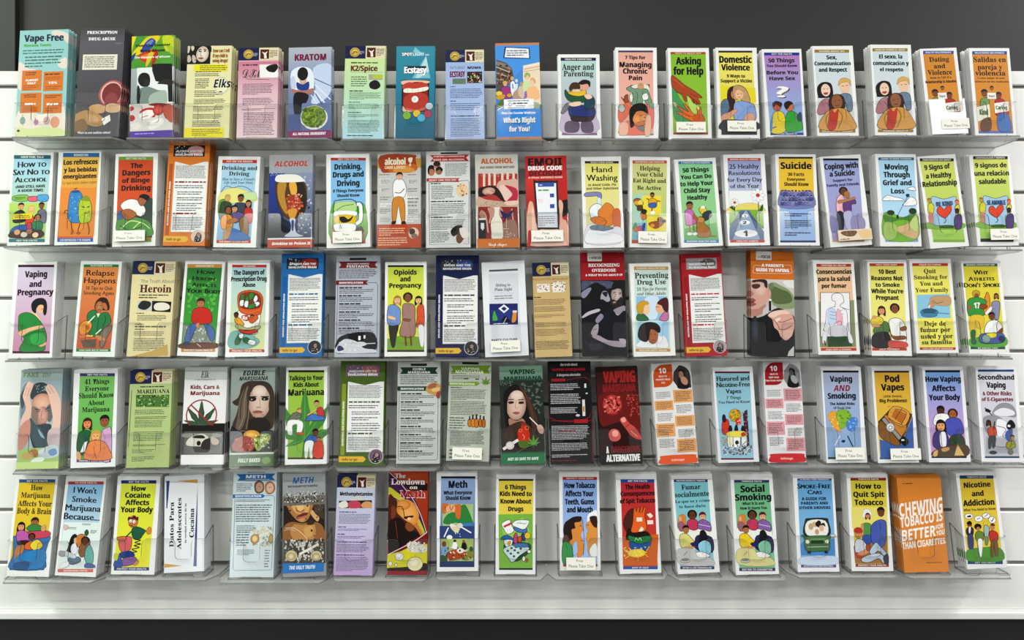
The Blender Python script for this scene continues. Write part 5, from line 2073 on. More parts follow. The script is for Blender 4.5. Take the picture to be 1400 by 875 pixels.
b 8c8c80 -414 682 328 678 331 595 -410 599
b d8d4c8 -340 548 -176 647 25 663 148 546 154 413 -334 415
b 2c2824 -241 588 -159 641 -8 640 29 573
e 1c1814 -94 467 47 54
b 34302c 30 546 332 578 342 346 -28 347
b b8a890 162 612 333 545 338 445 203 446
@ 4 leaflet -5770 -3239 -1.29 983 2167 90948c|Edible Marijuana leaflet|grey leaflet titled Edible Marijuana, with a long-haired woman above a burger
f a8b4b0 0 0 100 60 848880
t i 1c1c1c 23 2014 505 108 EDIBLE
t i 1c1c1c 12 1900 640 86 MARIJUANA
b 40342a -260 1771 -127 1876 64 1885 282 1867 420 1755 492 1510 492 1052 436 813 167 765 -374 804 -444 913 -355 1152 -307 1420
b 3c3028 -456 1424 -323 1528 -234 1797 -255 1527 -332 1340
b 6c5c4c -307 1420 -204 1688 -97 1767 -117 1416 -137 1093 -239 828 -373 777 -327 1098
s 94806c 16 -124 1740 -185 1417 -191 1095 -293 829
s 1c1814 16 -151 1768 -252 1419 -271 1043
s 94806c 13 -76 1415 -84 1146 -131 825
q e0c8b8 b49484 154 1410 247 363
q ecd8cc d8bcac 150 1653 161 134
b 40342a -133 1524 -110 1713 -17 1819 146 1848 39 1764 -53 1603 -83 1334
b 40342a 201 1842 338 1784 422 1593 403 1135 359 1324 382 1567 311 1731
b 241c1c -78 1518 16 1532 85 1498 51 1439 -50 1436
b 241c1c 201 1500 288 1526 356 1492 330 1444 221 1446
l 18120e 24 -87 1529 84 1536
l 18120e 24 185 1528 364 1529
e f0e8e4 -20 1473 13 11
e f0e8e4 262 1475 13 11
s b08c7c 13 153 1491 169 1329 97 1303
l 7c5c50 11 89 1290 197 1288
b a86860 9 1203 104 1233 226 1203 218 1171 119 1152 24 1170
l 4c2824 11 12 1192 223 1193
q c8a490 a48474 133 1120 134 48
b 241e1a -68 1011 53 1062 269 1057 407 920 329 762 -49 770
b 1c1e22 -457 886 -238 774 382 787 491 704 492 279 -443 300
E d89c40 -7 684 188 113
q f0c870 d09038 -26 695 134 70
b a85850 -434 486 -289 642 -101 664 49 581 40 369 -148 320 -390 352
spk d89080 -178 480 430 269 30
spk 7c2c2c -178 480 430 269 16
b 98a850 36 555 168 685 357 708 412 600 254 417 121 340
spk e8e8a8 232 537 336 296 30
spk 4c7028 232 537 336 296 22
f c8ccb8 0 86 100 88.5
f 4c6840 0 88 100 100
t i e8f0e0 -53 90 492 86 FULLY BAKED
b 7c9c60 232 152 365 202 421 95 288 45
@ 4 pamphlet -4563 -3195 -1.36 924 2146 f2f2f2|Talking to Your Kids About Marijuana pamphlet|white-bordered lime pamphlet titled Talking to Your Kids About Marijuana
k 2c1c24 a8c84c 8cb848 48301c -411 2093 392 2074 -411 2045 392 2026 -406 160 379 141 -405 120 380 102||
t b 1a200c -11 1859 759 101 Talking to Your
t b 1a200c -9 1710 571 101 Kids About
t b 1a200c -11 1521 806 141 Marijuana
leaf 48883c -34 543 1108
h e0b080 a07838 -159 1174 67 0
B 747468 -410 952 -311 1117 -176 1147 -107 1045 -241 981 -308 916
b f0f0ee -410 952 -208 981 -72 910 -103 711 -204 696 -206 880 -307 849 -305 666 -406 685
b c06830 -204 706 -53 696 -52 656 -204 660
h d8a070 141014 228 1333 67 0
B c83c48 229 1205 330 1253 399 1134 383 1034 264 1070
B 4c78c0 -22 976 129 1107 264 1070 400 1033 383 960 12 959
l e8b080 27 229 1205 28 1076
h 6c4024 141010 207 687 81 0
B 3c68b0 -17 542 99 639 251 586 269 486 135 472 -27 493
b e8ece8 -17 482 168 488 154 160 87 161 68 374 37 163 -23 164
h c87848 8c3020 286 535 60 0
B d84c30 175 438 269 502 370 466 379 155 164 160
@ 4 rack_card -3346 -3229 -0.17 998 2324 5c7424|Marijuana and the Developing Brain card|tall olive green rack card about marijuana and the brain, with a white page of text
itg 4c6820 8c9c2c 586048|MARIJUANA AND THE|DEVELOPING BRAIN|a86868 7c5c78
@ 4 rack_card -2082 -3180 -0.11 960 2261 c8ccc8|Edible Marijuana Facts card|grey rack card headed Edible Marijuana on a dark green ribbon, with a pile of biscuits
fct 1c3c2c c8d0cc|EDIBLE|MARIJUANA|IDENTIFICATION
b c89858 153 1633 219 1751 355 1785 474 1734 476 1531 426 1447 324 1514 221 1548
b a86848 186 1684 287 1768 389 1768 373 1683 254 1650
b 904848 391 1548 475 1598 467 1447 409 1447
b e0c080 288 1650 458 1683 458 1615 323 1582
@ 4 rack_card -986 -3125 1.34 946 2212 c0c4b8|Vaping Marijuana Facts card|grey rack card headed Vaping Marijuana on a lime ribbon, with small amber bottles
r 222 0 2169 369 54
g 789c28 -445 2104 461 2132 395 2035 459 1948 -439 1921 -387 2010
t b ecf0d8 -3 2019 410 54 VAPING
t b ecf0d8 -11 1944 631 67 MARIJUANA
p 565 -83 1851 631 101 3
l 444 27 -143 1819 -34 1821
l 444 27 119 1818 204 1814
leaf 5c8824 360 1715 175
g 7ca028 -473 1736 172 1759 224 1719 168 1670 -473 1655
t b f0f4e0 -172 1683 551 40 IDENTIFICATION
p 232 -296 1619 262 27 1
p 565 -11 1467 816 249 7
p 565 -14 1165 806 319 9
p 565 -249 836 353 275 5
B c87828 -13 906 48 907 59 773 -9 772
r 1c1c1c 20 950 27 87
B d08830 61 924 122 925 133 769 66 767
r 1c1c1c 90 972 34 101
B c87828 139 926 203 927 214 764 143 762
r 1c1c1c 171 980 34 114
B c07024 230 918 281 919 292 772 234 771
r 1c1c1c 256 969 27 101
B b86820 304 913 365 914 369 767 309 766
r 1c1c1c 334 957 34 87
p 565 -14 505 779 336 10
p 565 -27 156 759 235 3
card -9 170 655 262
@ 4 leaflet 255 -3183 -1.56 969 2168 38584c|Vaping Marijuana leaflet|dark green leaflet titled Vaping Marijuana, with a woman holding a brush above a red bottle
f 88b098 0 0 100 14 6c8c7c
t b 0c4c2c 23 1983 573 106 VAPING
t b 0c402c 40 1853 848 83 MARIJUANA
f 28302c 0 15 100 88 282420
spk 5c6c60 217 1406 501 779 60
spk 94a498 -342 1785 292 111 24
b 141010 -398 1534 -281 1699 -111 1751 55 1634 188 1407 320 1125 353 846 275 572 -84 692 -334 754 -395 1089
b 4c3024 -55 1721 55 1634 188 1407 318 1069 339 847 250 683 177 1018 103 1353
s 6c4838 14 27 1635 185 1295 257 904
q e4c4b4 b08c7c -129 1290 222 328 4
q f0d8cc dcc0b0 -103 1512 139 111
b 141010 -394 1144 -357 1477 -254 1670 -83 1722 -198 1627 -311 1420 -329 1142 -300 975
b 2c1c1c -304 1370 -205 1384 -178 1344 -268 1324
b 2c1c1c -71 1364 33 1372 40 1327 -53 1319
l 3c2420 19 -322 1421 -170 1422
l 3c2420 19 -78 1408 60 1416
s b8907c 14 -126 1387 -147 1243 -92 1230
b b0605c -212 1125 -133 1151 -50 1124 -124 1081
l 5c2424 8 -212 1122 -50 1118
b a87c68 -299 1003 -133 943 8 994 60 854 -249 807
b 442c20 -390 756 -134 915 62 910 278 683 242 408 -146 474 -397 480
l ece4dc 22 163 1018 339 833
b d0a898 324 820 409 845 471 760 450 650 362 680
b c83018 -107 693 -40 774 5 897 75 882 91 784 153 686 143 466 46 364 -79 384
r 8c2c20 21 864 100 61
ring e0884c -47 733 33 11
ring e0884c 100 784 39 11
s f0c8b0 8 -2 649 38 579 9 538
b 54702c -90 500 147 488 101 357 -66 372
l f0e8e4 61 -443 330 -103 527
q f4ece8 d8c8c4 -287 409 95 89
leaf 5c9c3c 237 422 209
s 4c8c3c 11 -181 227 17 332 214 409
f 28784c 0 89.5 100 100
t i f0f8f0 -4 80 684 61 NOT SO SAFE TO VAPE
@ 4 rack_card 1329 -3187 -1.16 960 2258 141216|Truth About Vaping Marijuana card|black rack card with red headings, titled the truth about Vaping Marijuana
t b e8e8e8 -8 2177 386 54 the truth about
t b b81c24 -16 2061 759 60 VAPING MARIJUANA
t b c8c8c8 -16 1946 537 54 A dangerous alternative
s a02028 10 -77 1852 450 1851 423 1019 -469 1027 -462 1819
t b c02028 -251 1828 309 60 OVERVIEW
p c8c8cc -98 1705 672 158 4
p c8c8cc -94 1440 682 235 6
p c8c8cc -144 1183 598 144 4
r e8e8e8 349 1721 44 94
r e0dcd8 298 1230 60 363
r c08838 297 1203 40 121
e ccc 373 1548 27 17
e ccc 161 1065 47 27
s a02028 10 -441 956 420 945 470 924 458 60
r a81c24 228 936 302 81
p c8c8cc -13 692 846 319 9
p c8c8cc -19 381 840 175 5
p c8c8cc -21 181 833 77 2
p a02028 -59 721 403 27 1
p 882028 -162 79 571 27 1
@ 4 leaflet 2426 -3192 -1.97 933 2147 1a0e10|Vaping a Dangerous Alternative leaflet|black and red leaflet titled Vaping Marijuana, A Dangerous Alternative
f 2a0c0c 0 0 100 40 581210
t b a82420 44 1807 725 259 VAPING
t b 8c1c1c 36 1597 746 175 MARIJUANA
b 6c1410 -434 1492 -90 1581 447 1462 429 524 -130 810 -413 886
g 30080a -416 820 12 939 462 523 447 258 -442 288
e 9c2c24 -138 1313 222 228
e c8403c -138 1320 195 201
spk e88078 -138 1315 363 366 50
spk 7c1414 -138 1315 363 366 40
spk c04840 318 1281 269 504 46
b c85048 14 972 119 1036 213 898 342 794 466 589 445 523 264 596 138 767
b f0a090 32 988 111 1029 148 951 78 910
l 8c2420 17 123 801 211 865
l f09c88 17 237 730 382 592
b d0605c -255 681 -165 778 -32 740 11 588 -78 508 -212 529
e f0a8a0 -110 676 74 74
t b f2f2f2 -296 250 60 148 A
t b 782020 106 249 648 148 DANGEROUS
t b f2f2f2 40 66 752 148 ALTERNATIVE
@ 4 rack_card 3679 -3183 -2.92 888 2242 e8e6e6|Ten Ways Orange card|white rack card headed 10 on an orange petal, with pale orange text boxes
f d8d8d6 0 0 100 24 e8e8e8
tenw d0541c e8a868 e85c24|WAYS TO PREVENT|DRUG USE
@ 4 pamphlet 5020 -3150 -1.77 903 2096 ececf0|Flavored and Nicotine-Free Vapes pamphlet|white-bordered light blue pamphlet titled Flavored and Nicotine-Free Vapes, with sweets and small bottles
k 581c24 90c0d0 9ccce0 701c24 -402 2023 384 1999 -405 1983 381 1958 -388 104 337 82 -390 68 334 46||
t x 10141c -8 1801 732 107 Flavored and
t x 10141c -5 1800 732 107 Flavored and
t x 10141c -10 1665 746 107 Nicotine-Free
t x 10141c -7 1665 746 107 Nicotine-Free
t x 10141c -16 1523 349 101 Vapes
t x 10141c -13 1523 349 101 Vapes
t x 222 -18 1395 322 67 7 Things
t x 222 -15 1301 705 60 You Need to Know
E d8b028 -12 1032 134 141
spk c83028 -13 1023 249 252 26
spk 58a030 -13 1023 249 252 20
e c83828 46 896 74 81
spk f8e0d0 46 896 134 134 8
B d03828 -302 907 -171 936 -173 652 -319 640
b 301c24 -293 1041 -238 1046 -224 904 -302 907
g 4c2438 161 1094 267 1157 262 356 175 326
spk d8a8c0 209 741 144 772 34
b 1c1c20 -187 703 -153 802 -113 801 -99 700
b 1c1c20 -52 699 -17 814 17 813 29 696
b 1c1c20 100 694 123 793 157 792 177 692
B f0ecd0 -212 570 -93 583 -108 368 -217 354
B f4f4f4 -78 566 58 579 46 346 -83 340
B f0f0f4 101 561 210 574 201 358 93 348
b 222 -52 449 1 480 23 413 -32 392
l 222 13 112 377 195 458
b e8d858 -189 669 149 676 192 558 -195 570
b c83c40 95 627 164 652 194 591 108 567
spk b89838 -283 473 161 201 30
spk e8f0f0 -39 266 655 201 70
spk 20242c -22 265 688 201 60
spk c06080 -22 265 688 201 24
@ 4 rack_card 6090 -3155 -0.74 844 2254 eae8ea|Ten Ways Red card|white rack card headed 10 on a dark red petal, with pink text boxes
f d4d4d4 0 0 100 24 e8e8e8
tenw a81820 e0a0a8 d02028|WAYS TO KEEP YOUR|TEEN FROM VAPING
@ 4 pamphlet 7415 -3161 -0.71 896 2117 f0f0f4|Vaping and Smoking pamphlet|white-bordered grey-blue pamphlet titled Vaping AND Smoking, with coloured puffs of smoke
k 20201c b0b8d4 8cb0d8 243c34 -403 2047 397 2037 -406 2000 393 1990 -415 129 331 120 -417 83 327 74||
t b 10141c -12 1791 504 128 Vaping
t i 8c1830 -9 1581 376 134 AND
t b 10141c -20 1413 631 128 Smoking
t b 10141c -19 1271 557 60 The Added Risks
t b 10141c -28 1184 390 54 of Dual Use
b e8a838 -359 1047 -234 1146 -122 1044 -106 776 -96 676 -226 744 -317 913
b 88b83c -171 1078 -46 1177 104 1142 163 1007 86 874 -58 742 -135 844
b 4c88d0 52 875 162 990 279 972 286 838 175 690 60 741
spk f4e0a0 -232 912 235 403 14
spk 508028 -8 984 302 353 14
spk a8ccf4 177 840 218 269 14
l e8e8e8 24 -118 593 -250 379
l 1c2838 24 50 591 152 357
b 1c3048 -92 476 -40 502 -8 475 -51 443
card 54 206 645 262
@ 4 pamphlet 8557 -3161 -0.67 906 2124 f2f2f2|Pod Vapes pamphlet|white-bordered golden pamphlet titled Pod Vapes, with a vape device in a mousetrap
k 1c1c20 dcac38 e8c850 304060 -396 2040 390 2031 -399 1999 387 1990 -409 122 370 113 -412 82 366 73||
t b 141414 -7 1784 329 154 Pod
t b 141414 -10 1595 524 148 Vapes
t b 2c2410 -19 1440 423 54 Little Device,
t b 2c2410 -16 1332 618 74 Big Problems!
g 3c68b0 -383 519 61 375 391 1012 354 96 -391 104
g 5c3c18 -389 909 -43 1241 382 1068 377 1012 61 375 -24 363 -374 575
B c88434 -390 742 -289 964 -170 1046 236 818 72 514 -23 376
B 8c5c24 -382 853 -292 922 -137 739 15 515 63 403 -23 371 -361 561
B d8a048 -160 990 -14 1246 327 1096 163 791
g b86c28 -88 1017 9 1184 255 1069 139 847
s 241c10 14 -160 990 -13 891 165 819
s 241c10 11 -7 960 166 1196
s 241c10 11 24 1184 257 1097 125 847
l 1c1c1c 112 -292 997 124 458
l 9c9494 78 -274 977 73 525
b 141416 72 514 160 568 252 484 232 401 145 374
r f4f4f4 129 497 62 34
E c0c4c4 -128 778 95 101
r f4f4f4 -128 778 101 112
s 222 14 -154 809 -98 808 -102 744 -159 745 -154 809
s 3c3018 8 -143 1228 -98 1255
card 140 192 672 249
@ 4 pamphlet 9697 -3146 -0.58 920 2109 f2f0f4|How Vaping Affects Your Body pamphlet|white-bordered blue and pink pamphlet titled How Vaping Affects Your Body
k 101418 78a8e0 e0a0cc 201c20 -392 2038 390 2030 -396 1990 386 1982 -401 133 378 125 -404 93 375 85||
t b 0c1020 -8 1776 799 121 How Vaping
t b 0c1020 -12 1566 531 128 Affects
t b 0c1020 -8 1364 705 128 Your Body
h 54301c 181010 -119 1123 107 0
B f4f4f2 -284 964 -191 1063 44 1044 26 827 -279 813
h a86434 40201c 145 1043 107 2
B 5058b8 -36 894 106 976 304 924 346 623 73 576 -36 694
b 384838 55 560 294 607 367 390 188 342 21 361
h e8a870 181418 -145 795 121 1
B 483880 -311 630 -154 695 -24 627 4 361 -187 280 -349 364
b f0f0f4 -176 629 -57 644 -63 361 -180 363
b 5c4838 -253 297 360 390 379 132 -366 139
b e0b878 -342 232 -256 264 -283 138 -366 139
g e8c078 192 392 322 142 104 144
b e0a870 -169 296 -15 328 -4 261 -141 230
@ 4 pamphlet 10866 -3141 0.32 929 2100 f2f2f4|Secondhand Vaping pamphlet|white-bordered pale grey pamphlet titled Secondhand Vaping, with a face blowing grey smoke
k 204880 dcdce4 c8c8d4 24486c -408 2040 396 2045 -411 1992 392 1997 -390 122 375 126 -393 82 372 86||
t b 101418 -16 1818 819 107 Secondhand
t b 101418 -29 1635 430 128 Vaping
t b 7c2028 -18 1466 652 87 & Other Risks
t b 7c2028 -21 1338 705 81 of E-Cigarettes
b 98989c -160 1055 -10 1258 196 1292 340 1192 358 991 74 1023
b e8e8ee -124 1089 86 1191 318 1125 310 1024 -29 1006
b 9c9ca4 -370 954 -129 1022 66 923 -81 755 -293 620
b f0f0f4 -69 922 131 889 183 689 -63 555
g b4b4bc -332 553 336 490 347 192 -358 188
s 78787c 17 -246 354 -13 323 292 357
s 8c8c90 17 -79 788 118 722 38 555 300 457
l 222 20 -320 1189 -163 1022
b 222 -287 1172 -189 1122 -225 1088 -308 1115
h 5c2c24 2c1818 -259 854 60 1
B d85838 -286 720 -181 771 -101 721 -123 554 -265 554
l 5c2c24 27 -151 721 -122 888
b 484c54 -271 554 -123 554 -164 322 -214 321 -209 487 -249 305 -300 304
b 1c1c20 143 823 235 924 314 857 323 757 220 723 152 723
e f0f0f0 191 790 34 27
b 5c68b0 113 656 253 723 240 556 166 456 103 522
h c0a040 302018 245 530 60 0
B a0a030 113 423 266 457 290 324 119 290
e 40444c -206 205 87 40
e 7c7868 181 224 67 67
@ 5 pamphlet -10723 -5675 1.21 939 2192 f2f4f2|How Marijuana Affects Your Body pamphlet|white-bordered golden pamphlet titled How Marijuana Affects Your Body and Brain
k 285c88 e8c838 e0c030 3c78b0 -402 2102 412 2119 -395 2028 419 2046 -422 196 344 212 -414 124 351 140|GET THE FACTS|MARIJUANA FACTS
t S 1a1004 17 1870 269 114 How
t S 1a1004 6 1704 658 114 Marijuana
t S 1a1004 8 1518 759 121 Affects Your
t S 1a1004 11 1352 772 128 Body & Brain
B 3878b8 -387 771 -330 871 379 886 388 722 336 459 348 166 -407 150 -370 444
B c84860 -102 958 369 984 375 853 -53 811
h b86c3c 301810 47 1158 107 0
B 3c8844 -127 1039 -17 1124 153 1111 248 1014 -36 975
h e0a070 141014 -248 1063 94 1
B c060b0 -337 936 -207 988 -83 941 -50 778 -283 740
b 3c1c18 -316 740 -84 777 -6 681 -170 628
b c08048 -333 576 -209 676 -119 629 -212 382 -249 251 -316 250
b d8a070 207 1079 289 1114 300 999 217 981
h 6c3c20 1c1010 11 845 74 2
B d86830 -124 678 2 763 128 684 88 585 -98 581
B e8d040 7 714 151 799 282 670 141 553 17 616
b 3484c0 -253 447 306 589 311 198 -259 186
b 2c5c90 -303 283 -4 322 -21 159 -306 153
@ 5 pamphlet -9668 -5670 2.57 910 2159 f2f2f2|I Won't Smoke Marijuana pamphlet|white-bordered light blue pamphlet titled I Won't Smoke Marijuana Because
k c84040 88b8dc e4f0ee d87068 -397 2042 399 2078 -389 1976 407 2011 -407 136 381 171 -398 65 389 100|TO YOUR HEALTH|MARIJUANA FACTS
g e4f0ee -376 1153 436 1173 431 174 -401 143
t x 101c28 7 1800 524 128 I Won't
t x 101c28 11 1800 524 128 I Won't
t x 101c28 10 1601 551 128 Smoke
t x 101c28 13 1601 551 128 Smoke
t x 101c28 5 1408 793 134 Marijuana
t x 101c28 8 1408 793 134 Marijuana
t x 101c28 0 1216 806 141 Because...
t x 101c28 4 1216 806 141 Because...
p 445 -205 1029 275 54 2
p 445 131 1126 212 47 2
p 445 303 972 141 81 3
b e0bcb0 -369 1087 -282 1075 -306 991 -357 989
B 1c1418 -239 568 -186 832 -92 902 -26 774 -46 511 -132 376 -278 468
B 3c5c34 104 960 149 1012 191 948 164 881 119 895
B d08038 -81 804 9 907 114 878 137 683 10 611
B 8c6040 13 579 92 779 223 818 249 589 133 421 45 450
h 603820 241410 135 755 87 2
b e0b088 -114 803 -66 821 -52 707 -103 705
b e8e4f0 -163 636 -69 706 -13 512 -127 474
B 70b8b0 155 520 238 687 340 528 350 300 215 294
B 6c7c90 -199 373 32 416 77 320 -117 247
b f0f0f4 -352 236 -191 308 -180 211 -342 155
b 5870a0 215 294 387 269 411 205 193 195
b c8d4d8 -286 533 -39 446 -65 379 -274 435
b a8a0a8 -403 527 -284 516 -289 418 -408 429
@ 5 pamphlet -8398 -5633 0.43 960 2141 f2f2f2|How Cocaine Affects Your Body pamphlet|white-bordered yellow pamphlet titled How Cocaine Affects Your Body, with a jumpy cartoon man
k 1c2c70 d8e048 ece838 2c3880 -399 2046 391 2051 -394 1972 396 1978 -424 154 355 160 -419 83 360 89|GET THE FACTS|PROTECT YOUR HEALTH
t b 0c1008 9 1809 329 114 How
t b 0c1008 -1 1662 571 114 Cocaine
t b 0c1008 0 1503 537 114 Affects
t b 0c1008 -3 1344 725 121 Your Body
e c07840 -63 1139 114 141
b 54201c -183 1164 -172 1247 -103 1224 -56 1281 -2 1232 38 1248 37 1166 -67 1205
e f8f8f4 -125 1158 30 34
e f8f8f4 -46 1139 30 34
e 222 -125 1151 10 10
e 222 -42 1132 10 10
l 54201c 17 -159 1066 -56 1040
B 206040 -85 967 12 1034 168 986 222 937 161 838 115 772 -37 771
l 206040 30 -82 935 -208 802
l 206040 30 169 969 308 905
b d88840 238 937 299 1036 353 987 343 888 277 871
s 181410 20 -2 755 134 739 2 689 139 657 -10 624 111 582 -55 541 66 493 -84 476
B d86868 -358 768 -142 819 -71 770 -88 541 -287 491
B d07040 -394 801 -209 819 -220 737 -372 735
b 243c88 -318 458 -86 509 22 411 -109 362 -278 360
B 9060a0 -226 344 24 379 67 249 -231 182
b d89850 2 216 96 314 117 249 54 190
b 3858a0 -423 278 -315 409 -231 182 -414 161
b c8d040 -435 441 -349 425 -358 311 -419 310
@ 5 leaflet -7257 -5580 -2.86 888 2104 eceef2|Datos Para Adolescentes leaflet|white leaflet with a Spanish title on cocaine printed sideways
g 284880 -406 2005 -331 2002 -381 1398 -402 1399
g d8a850 -178 1994 298 2004 288 1917
g 3c4888 298 1913 278 111 204 115
g d8a048 -437 202 -34 140 -436 114
v S 181818 -237 1041 981 94 Datos Para
v S 181818 -68 1055 1122 94 Adolescentes
v S 222 46 1058 863 40 la verdad acerca de la
v S 181818 215 1054 638 101 Cocaína
@ 5 rack_card -5770 -5695 -0.17 971 2302 d4e0e4|Meth Facts card|pale rack card headed Meth on a blue ribbon, with two small portraits
r 222 19 2297 396 40
g 2870b0 -426 2245 454 2255 381 2182 452 2108 -399 2097 -341 2171
t b f0f4f8 14 2156 443 67 METH
p cde 49 2128 551 17 1
p 566 -229 1950 363 188 5
b 6c5840 -2 1889 -8 2039 91 2106 196 2039 208 1889 136 1822 51 1822
e c89c84 104 1956 81 107
b b07850 236 1888 231 2022 330 2088 442 2021 457 1888 375 1805 290 1805
e e8c0a8 343 1938 81 107
l 522 10 76 1969 130 1969
l 522 10 315 1955 376 1955
g 2870b0 -485 1797 188 1802 240 1762 181 1716 -485 1718
t b f0f4f8 -141 1736 588 47 IDENTIFICATION
l 4878a0 10 -436 1698 -412 180 -370 147 435 158 441 177 452 1741 410 1768 240 1769
p 455 -10 1660 806 60 2
p 455 0 1388 806 396 8
p 455 -156 1062 437 134 4
p 566 -214 832 302 336 6
spk d8d0b0 223 880 437 437 60
spk a8a48c 223 880 437 437 30
E c89858 46 825 94 101
e e8d0a0 46 831 54 60
l e8e4d8 34 139 880 388 994
E b89c68 404 824 47 101
p 677 -143 537 386 134 4
p 788 334 405 118 403 7
@ 5 leaflet -4592 -5675 -2.31 959 2239 9c9ca0|Meth the Ugly Truth leaflet|grey leaflet titled Meth, with a scarred face over a blue band
f b8bcc0 0 0 100 22 a4a8a8
t i 2870b0 -15 2027 486 133 METH
t b 1c1c1c -28 1940 666 44 METHAMPHETAMINE
f 5c564e 1 22 99 88 4c463e
g 2c2018 -459 1632 457 1595 449 695 -462 732
b 94643a -447 1085 -279 1187 -55 1151 168 1169 336 1135 441 995 432 696 -453 732
b bc8850 -223 1130 -28 1109 168 1142 251 1057 221 813 -30 742 -252 832 -307 997
b d0a060 0 1039 168 1087 209 977 138 844 27 875
b b07c48 -361 1601 171 1607 164 1415 99 1254 1 1176 -125 1194 -250 1309 -334 1435
b d8a868 -277 1611 87 1610 114 1444 44 1365 -138 1359 -250 1459
b e8c080 -151 1606 -39 1610 -12 1463 -88 1412 -166 1469
b b87c48 -199 1485 -165 1505 -138 1441 -54 1418 -12 1463 16 1435 -40 1380 -152 1395
l 3c2010 14 -177 1440 -138 1416
l 3c2010 14 -60 1413 -15 1439
b 7c3428 -172 1297 -68 1359 16 1383 86 1358 15 1290 -83 1256 -153 1253
b bc6c60 -161 1281 -69 1293 52 1321 7 1285 -83 1256
l 3c1410 11 -166 1297 80 1353
b c8945c -125 1241 15 1257 -13 1190 -83 1185
b 3c2418 -347 1600 -249 1618 -227 1568 -305 1533
b 3c2418 3 1608 101 1610 87 1572 17 1564
b d8a874 148 1402 187 1428 254 1343 337 1258 303 1177 239 1221 155 1333
b 3c2c20 113 1198 224 1180 196 1113 56 1119
b 4c3c2c 213 1550 381 1543 443 1240 351 1271 254 1384
spk 7c6c84 332 1470 236 180 14
spk 2c2018 -393 1383 117 333 20
e 54241c 76 1528 22 22
e 54241c -311 1440 19 19
e 6c2c20 43 1240 17 17
e 5c2018 167 984 25 28
e 6c2c20 286 1268 17 17
e 7c3c28 222 867 17 17
f 74706a 1 22 99 31
spk e0dcd4 0 1724 908 250 80
spk 2c2824 0 1696 908 250 80
s f0dcb8 11 -419 1056 -223 1048 -57 933 68 806
s e8d0a8 8 -447 1003 -335 1026 -196 993
g 544e46 -461 800 433 764 428 291 -477 328
spk 2c2824 -2 734 888 153 50
spk d8d4cc -3 551 888 500 110
spk 403c34 -3 551 888 500 70
E d8c8a0 -287 455 133 122
q f0e4c4 a88850 -296 442 94 83
E d8c8a0 260 433 128 111
q f0e4c4 a88850 260 411 89 78
l ece8e0 50 -115 475 318 687
g 1c78c4 -480 297 434 277 427 92 -480 82
t i f4f8fc -47 160 572 78 THE UGLY TRUTH
@ 5 rack_card -3522 -5653 0.69 854 2177 c4c4dc|Methamphetamine card|lilac rack card headed Methamphetamine, with navy and cream crests along its top
hdr
f ccd4e4 0 12.5 100 45 c8c4e0
f c8c4e0 0 45 100 100 c4a8d8
t b 14141c 12 1729 739 81 Methamphetamine
b d8d4d0 -111 1647 39 1729 178 1651 145 1617 -59 1615
g 241c1c -371 1611 365 1633 361 1461 -364 1452
b e8e4d8 -362 1561 -228 1613 -156 1514 -222 1464 -351 1462
b c84860 -159 1580 9 1616 113 1567 100 1467 -137 1455
b d8a068 131 1534 214 1601 350 1586 354 1471 168 1468
p 335 -154 1368 410 27 1
p 667 9 1223 735 225 7
p 335 -270 1044 195 27 1
p 667 -34 984 672 60 2
p 335 -287 886 175 27 1
p 667 -52 823 652 67 2
p 335 -48 718 652 27 1
p 667 -16 587 732 188 6
p 335 -47 437 672 27 1
p 667 -26 243 712 319 10
@ 5 leaflet -2328 -5642 -0.00 884 2264 902028|Lowdown on Meth leaflet|red and purple leaflet titled The Lowdown on Meth
f b84418 0 0 100 70 8c2014
g 3c1440 -442 2264 -381 2212 -92 1961 169 1600 405 939 442 775 405 939 232 1214 -440 1794
b 441850 -442 2073 -263 2017 -4 1822 199 1545 405 966 350 884 172 1407 -116 1711 -374 1864 -442 1906
g 1c0c10 -121 1989 433 1989 435 1828 24 1828
b c8c030 -442 1906 -288 1822 -29 1600 202 1296 377 939 350 884 175 1241 -113 1573 -440 1753
s f4e8e0 11 -442 2240 -178 1989 112 1628 287 1296 420 912
s f8e8a0 8 -440 1753 -142 1586 146 1269 336 870
g c87830 -439 1725 -228 1628 31 1434 205 1159 322 857 -13 665 -414 474
q f0b060 d88838 4 1352 224 308 -30
q e8a050 c87830 -112 1517 168 112
b 4c2010 -438 1656 -314 1683 -241 1573 -251 1379 -164 1269 -21 1159 93 1104 236 939 281 775 -12 611 -414 474
b 1c0a08 -416 1131 -220 1241 -77 1131 11 939 180 939 281 775 -68 611 -403 488
b 7c3818 -366 1490 -266 1434 -277 1269 -361 1214
b 8c4c24 -21 1131 93 1104 151 994 39 939 -47 1021
s 7c3818 14 -275 1159 -243 939 -212 775
s 2c1008 17 -239 1476 -140 1476 -96 1379 -65 1255 76 1241
b 241008 -79 1255 118 1283 104 1241 -50 1208
q f8e0b0 e0a050 34 1208 50 39
g 7c1414 -413 447 406 912 442 884 442 693 185 638 -178 502 -412 393
s f4e8e0 14 -430 434 -12 638 211 761 442 925
g d4cc28 -435 434 -150 502 184 665 442 665 442 230 276 148 -441 148
b 241414 -442 148 -4 175 415 257 442 121 417 94 -442 89
b d8d4c4 -13 665 155 720 297 665 424 611 411 502 243 474 74 502
spk f8f4ec 213 604 420 238 50
spk a8a494 220 590 406 238 24
E e4e0d8 -171 393 95 84
q f8f8f4 c8c4bc -191 414 73 62
E e8e0b0 177 235 174 151
q f8f4d4 d8d0a0 149 262 134 106
E e8e4d8 -370 243 45 50
E e8e4d8 -243 216 28 34
t S 2c0c10 -171 2101 241 95 The
t S f0dcdc -183 2109 241 95 The
t S 2c0c10 5 1956 762 129 Lowdown
t S f0dcdc -7 1964 762 129 Lowdown
t S 2c0c10 131 1856 179 78 on
t S f0dcdc 120 1864 179 78 on
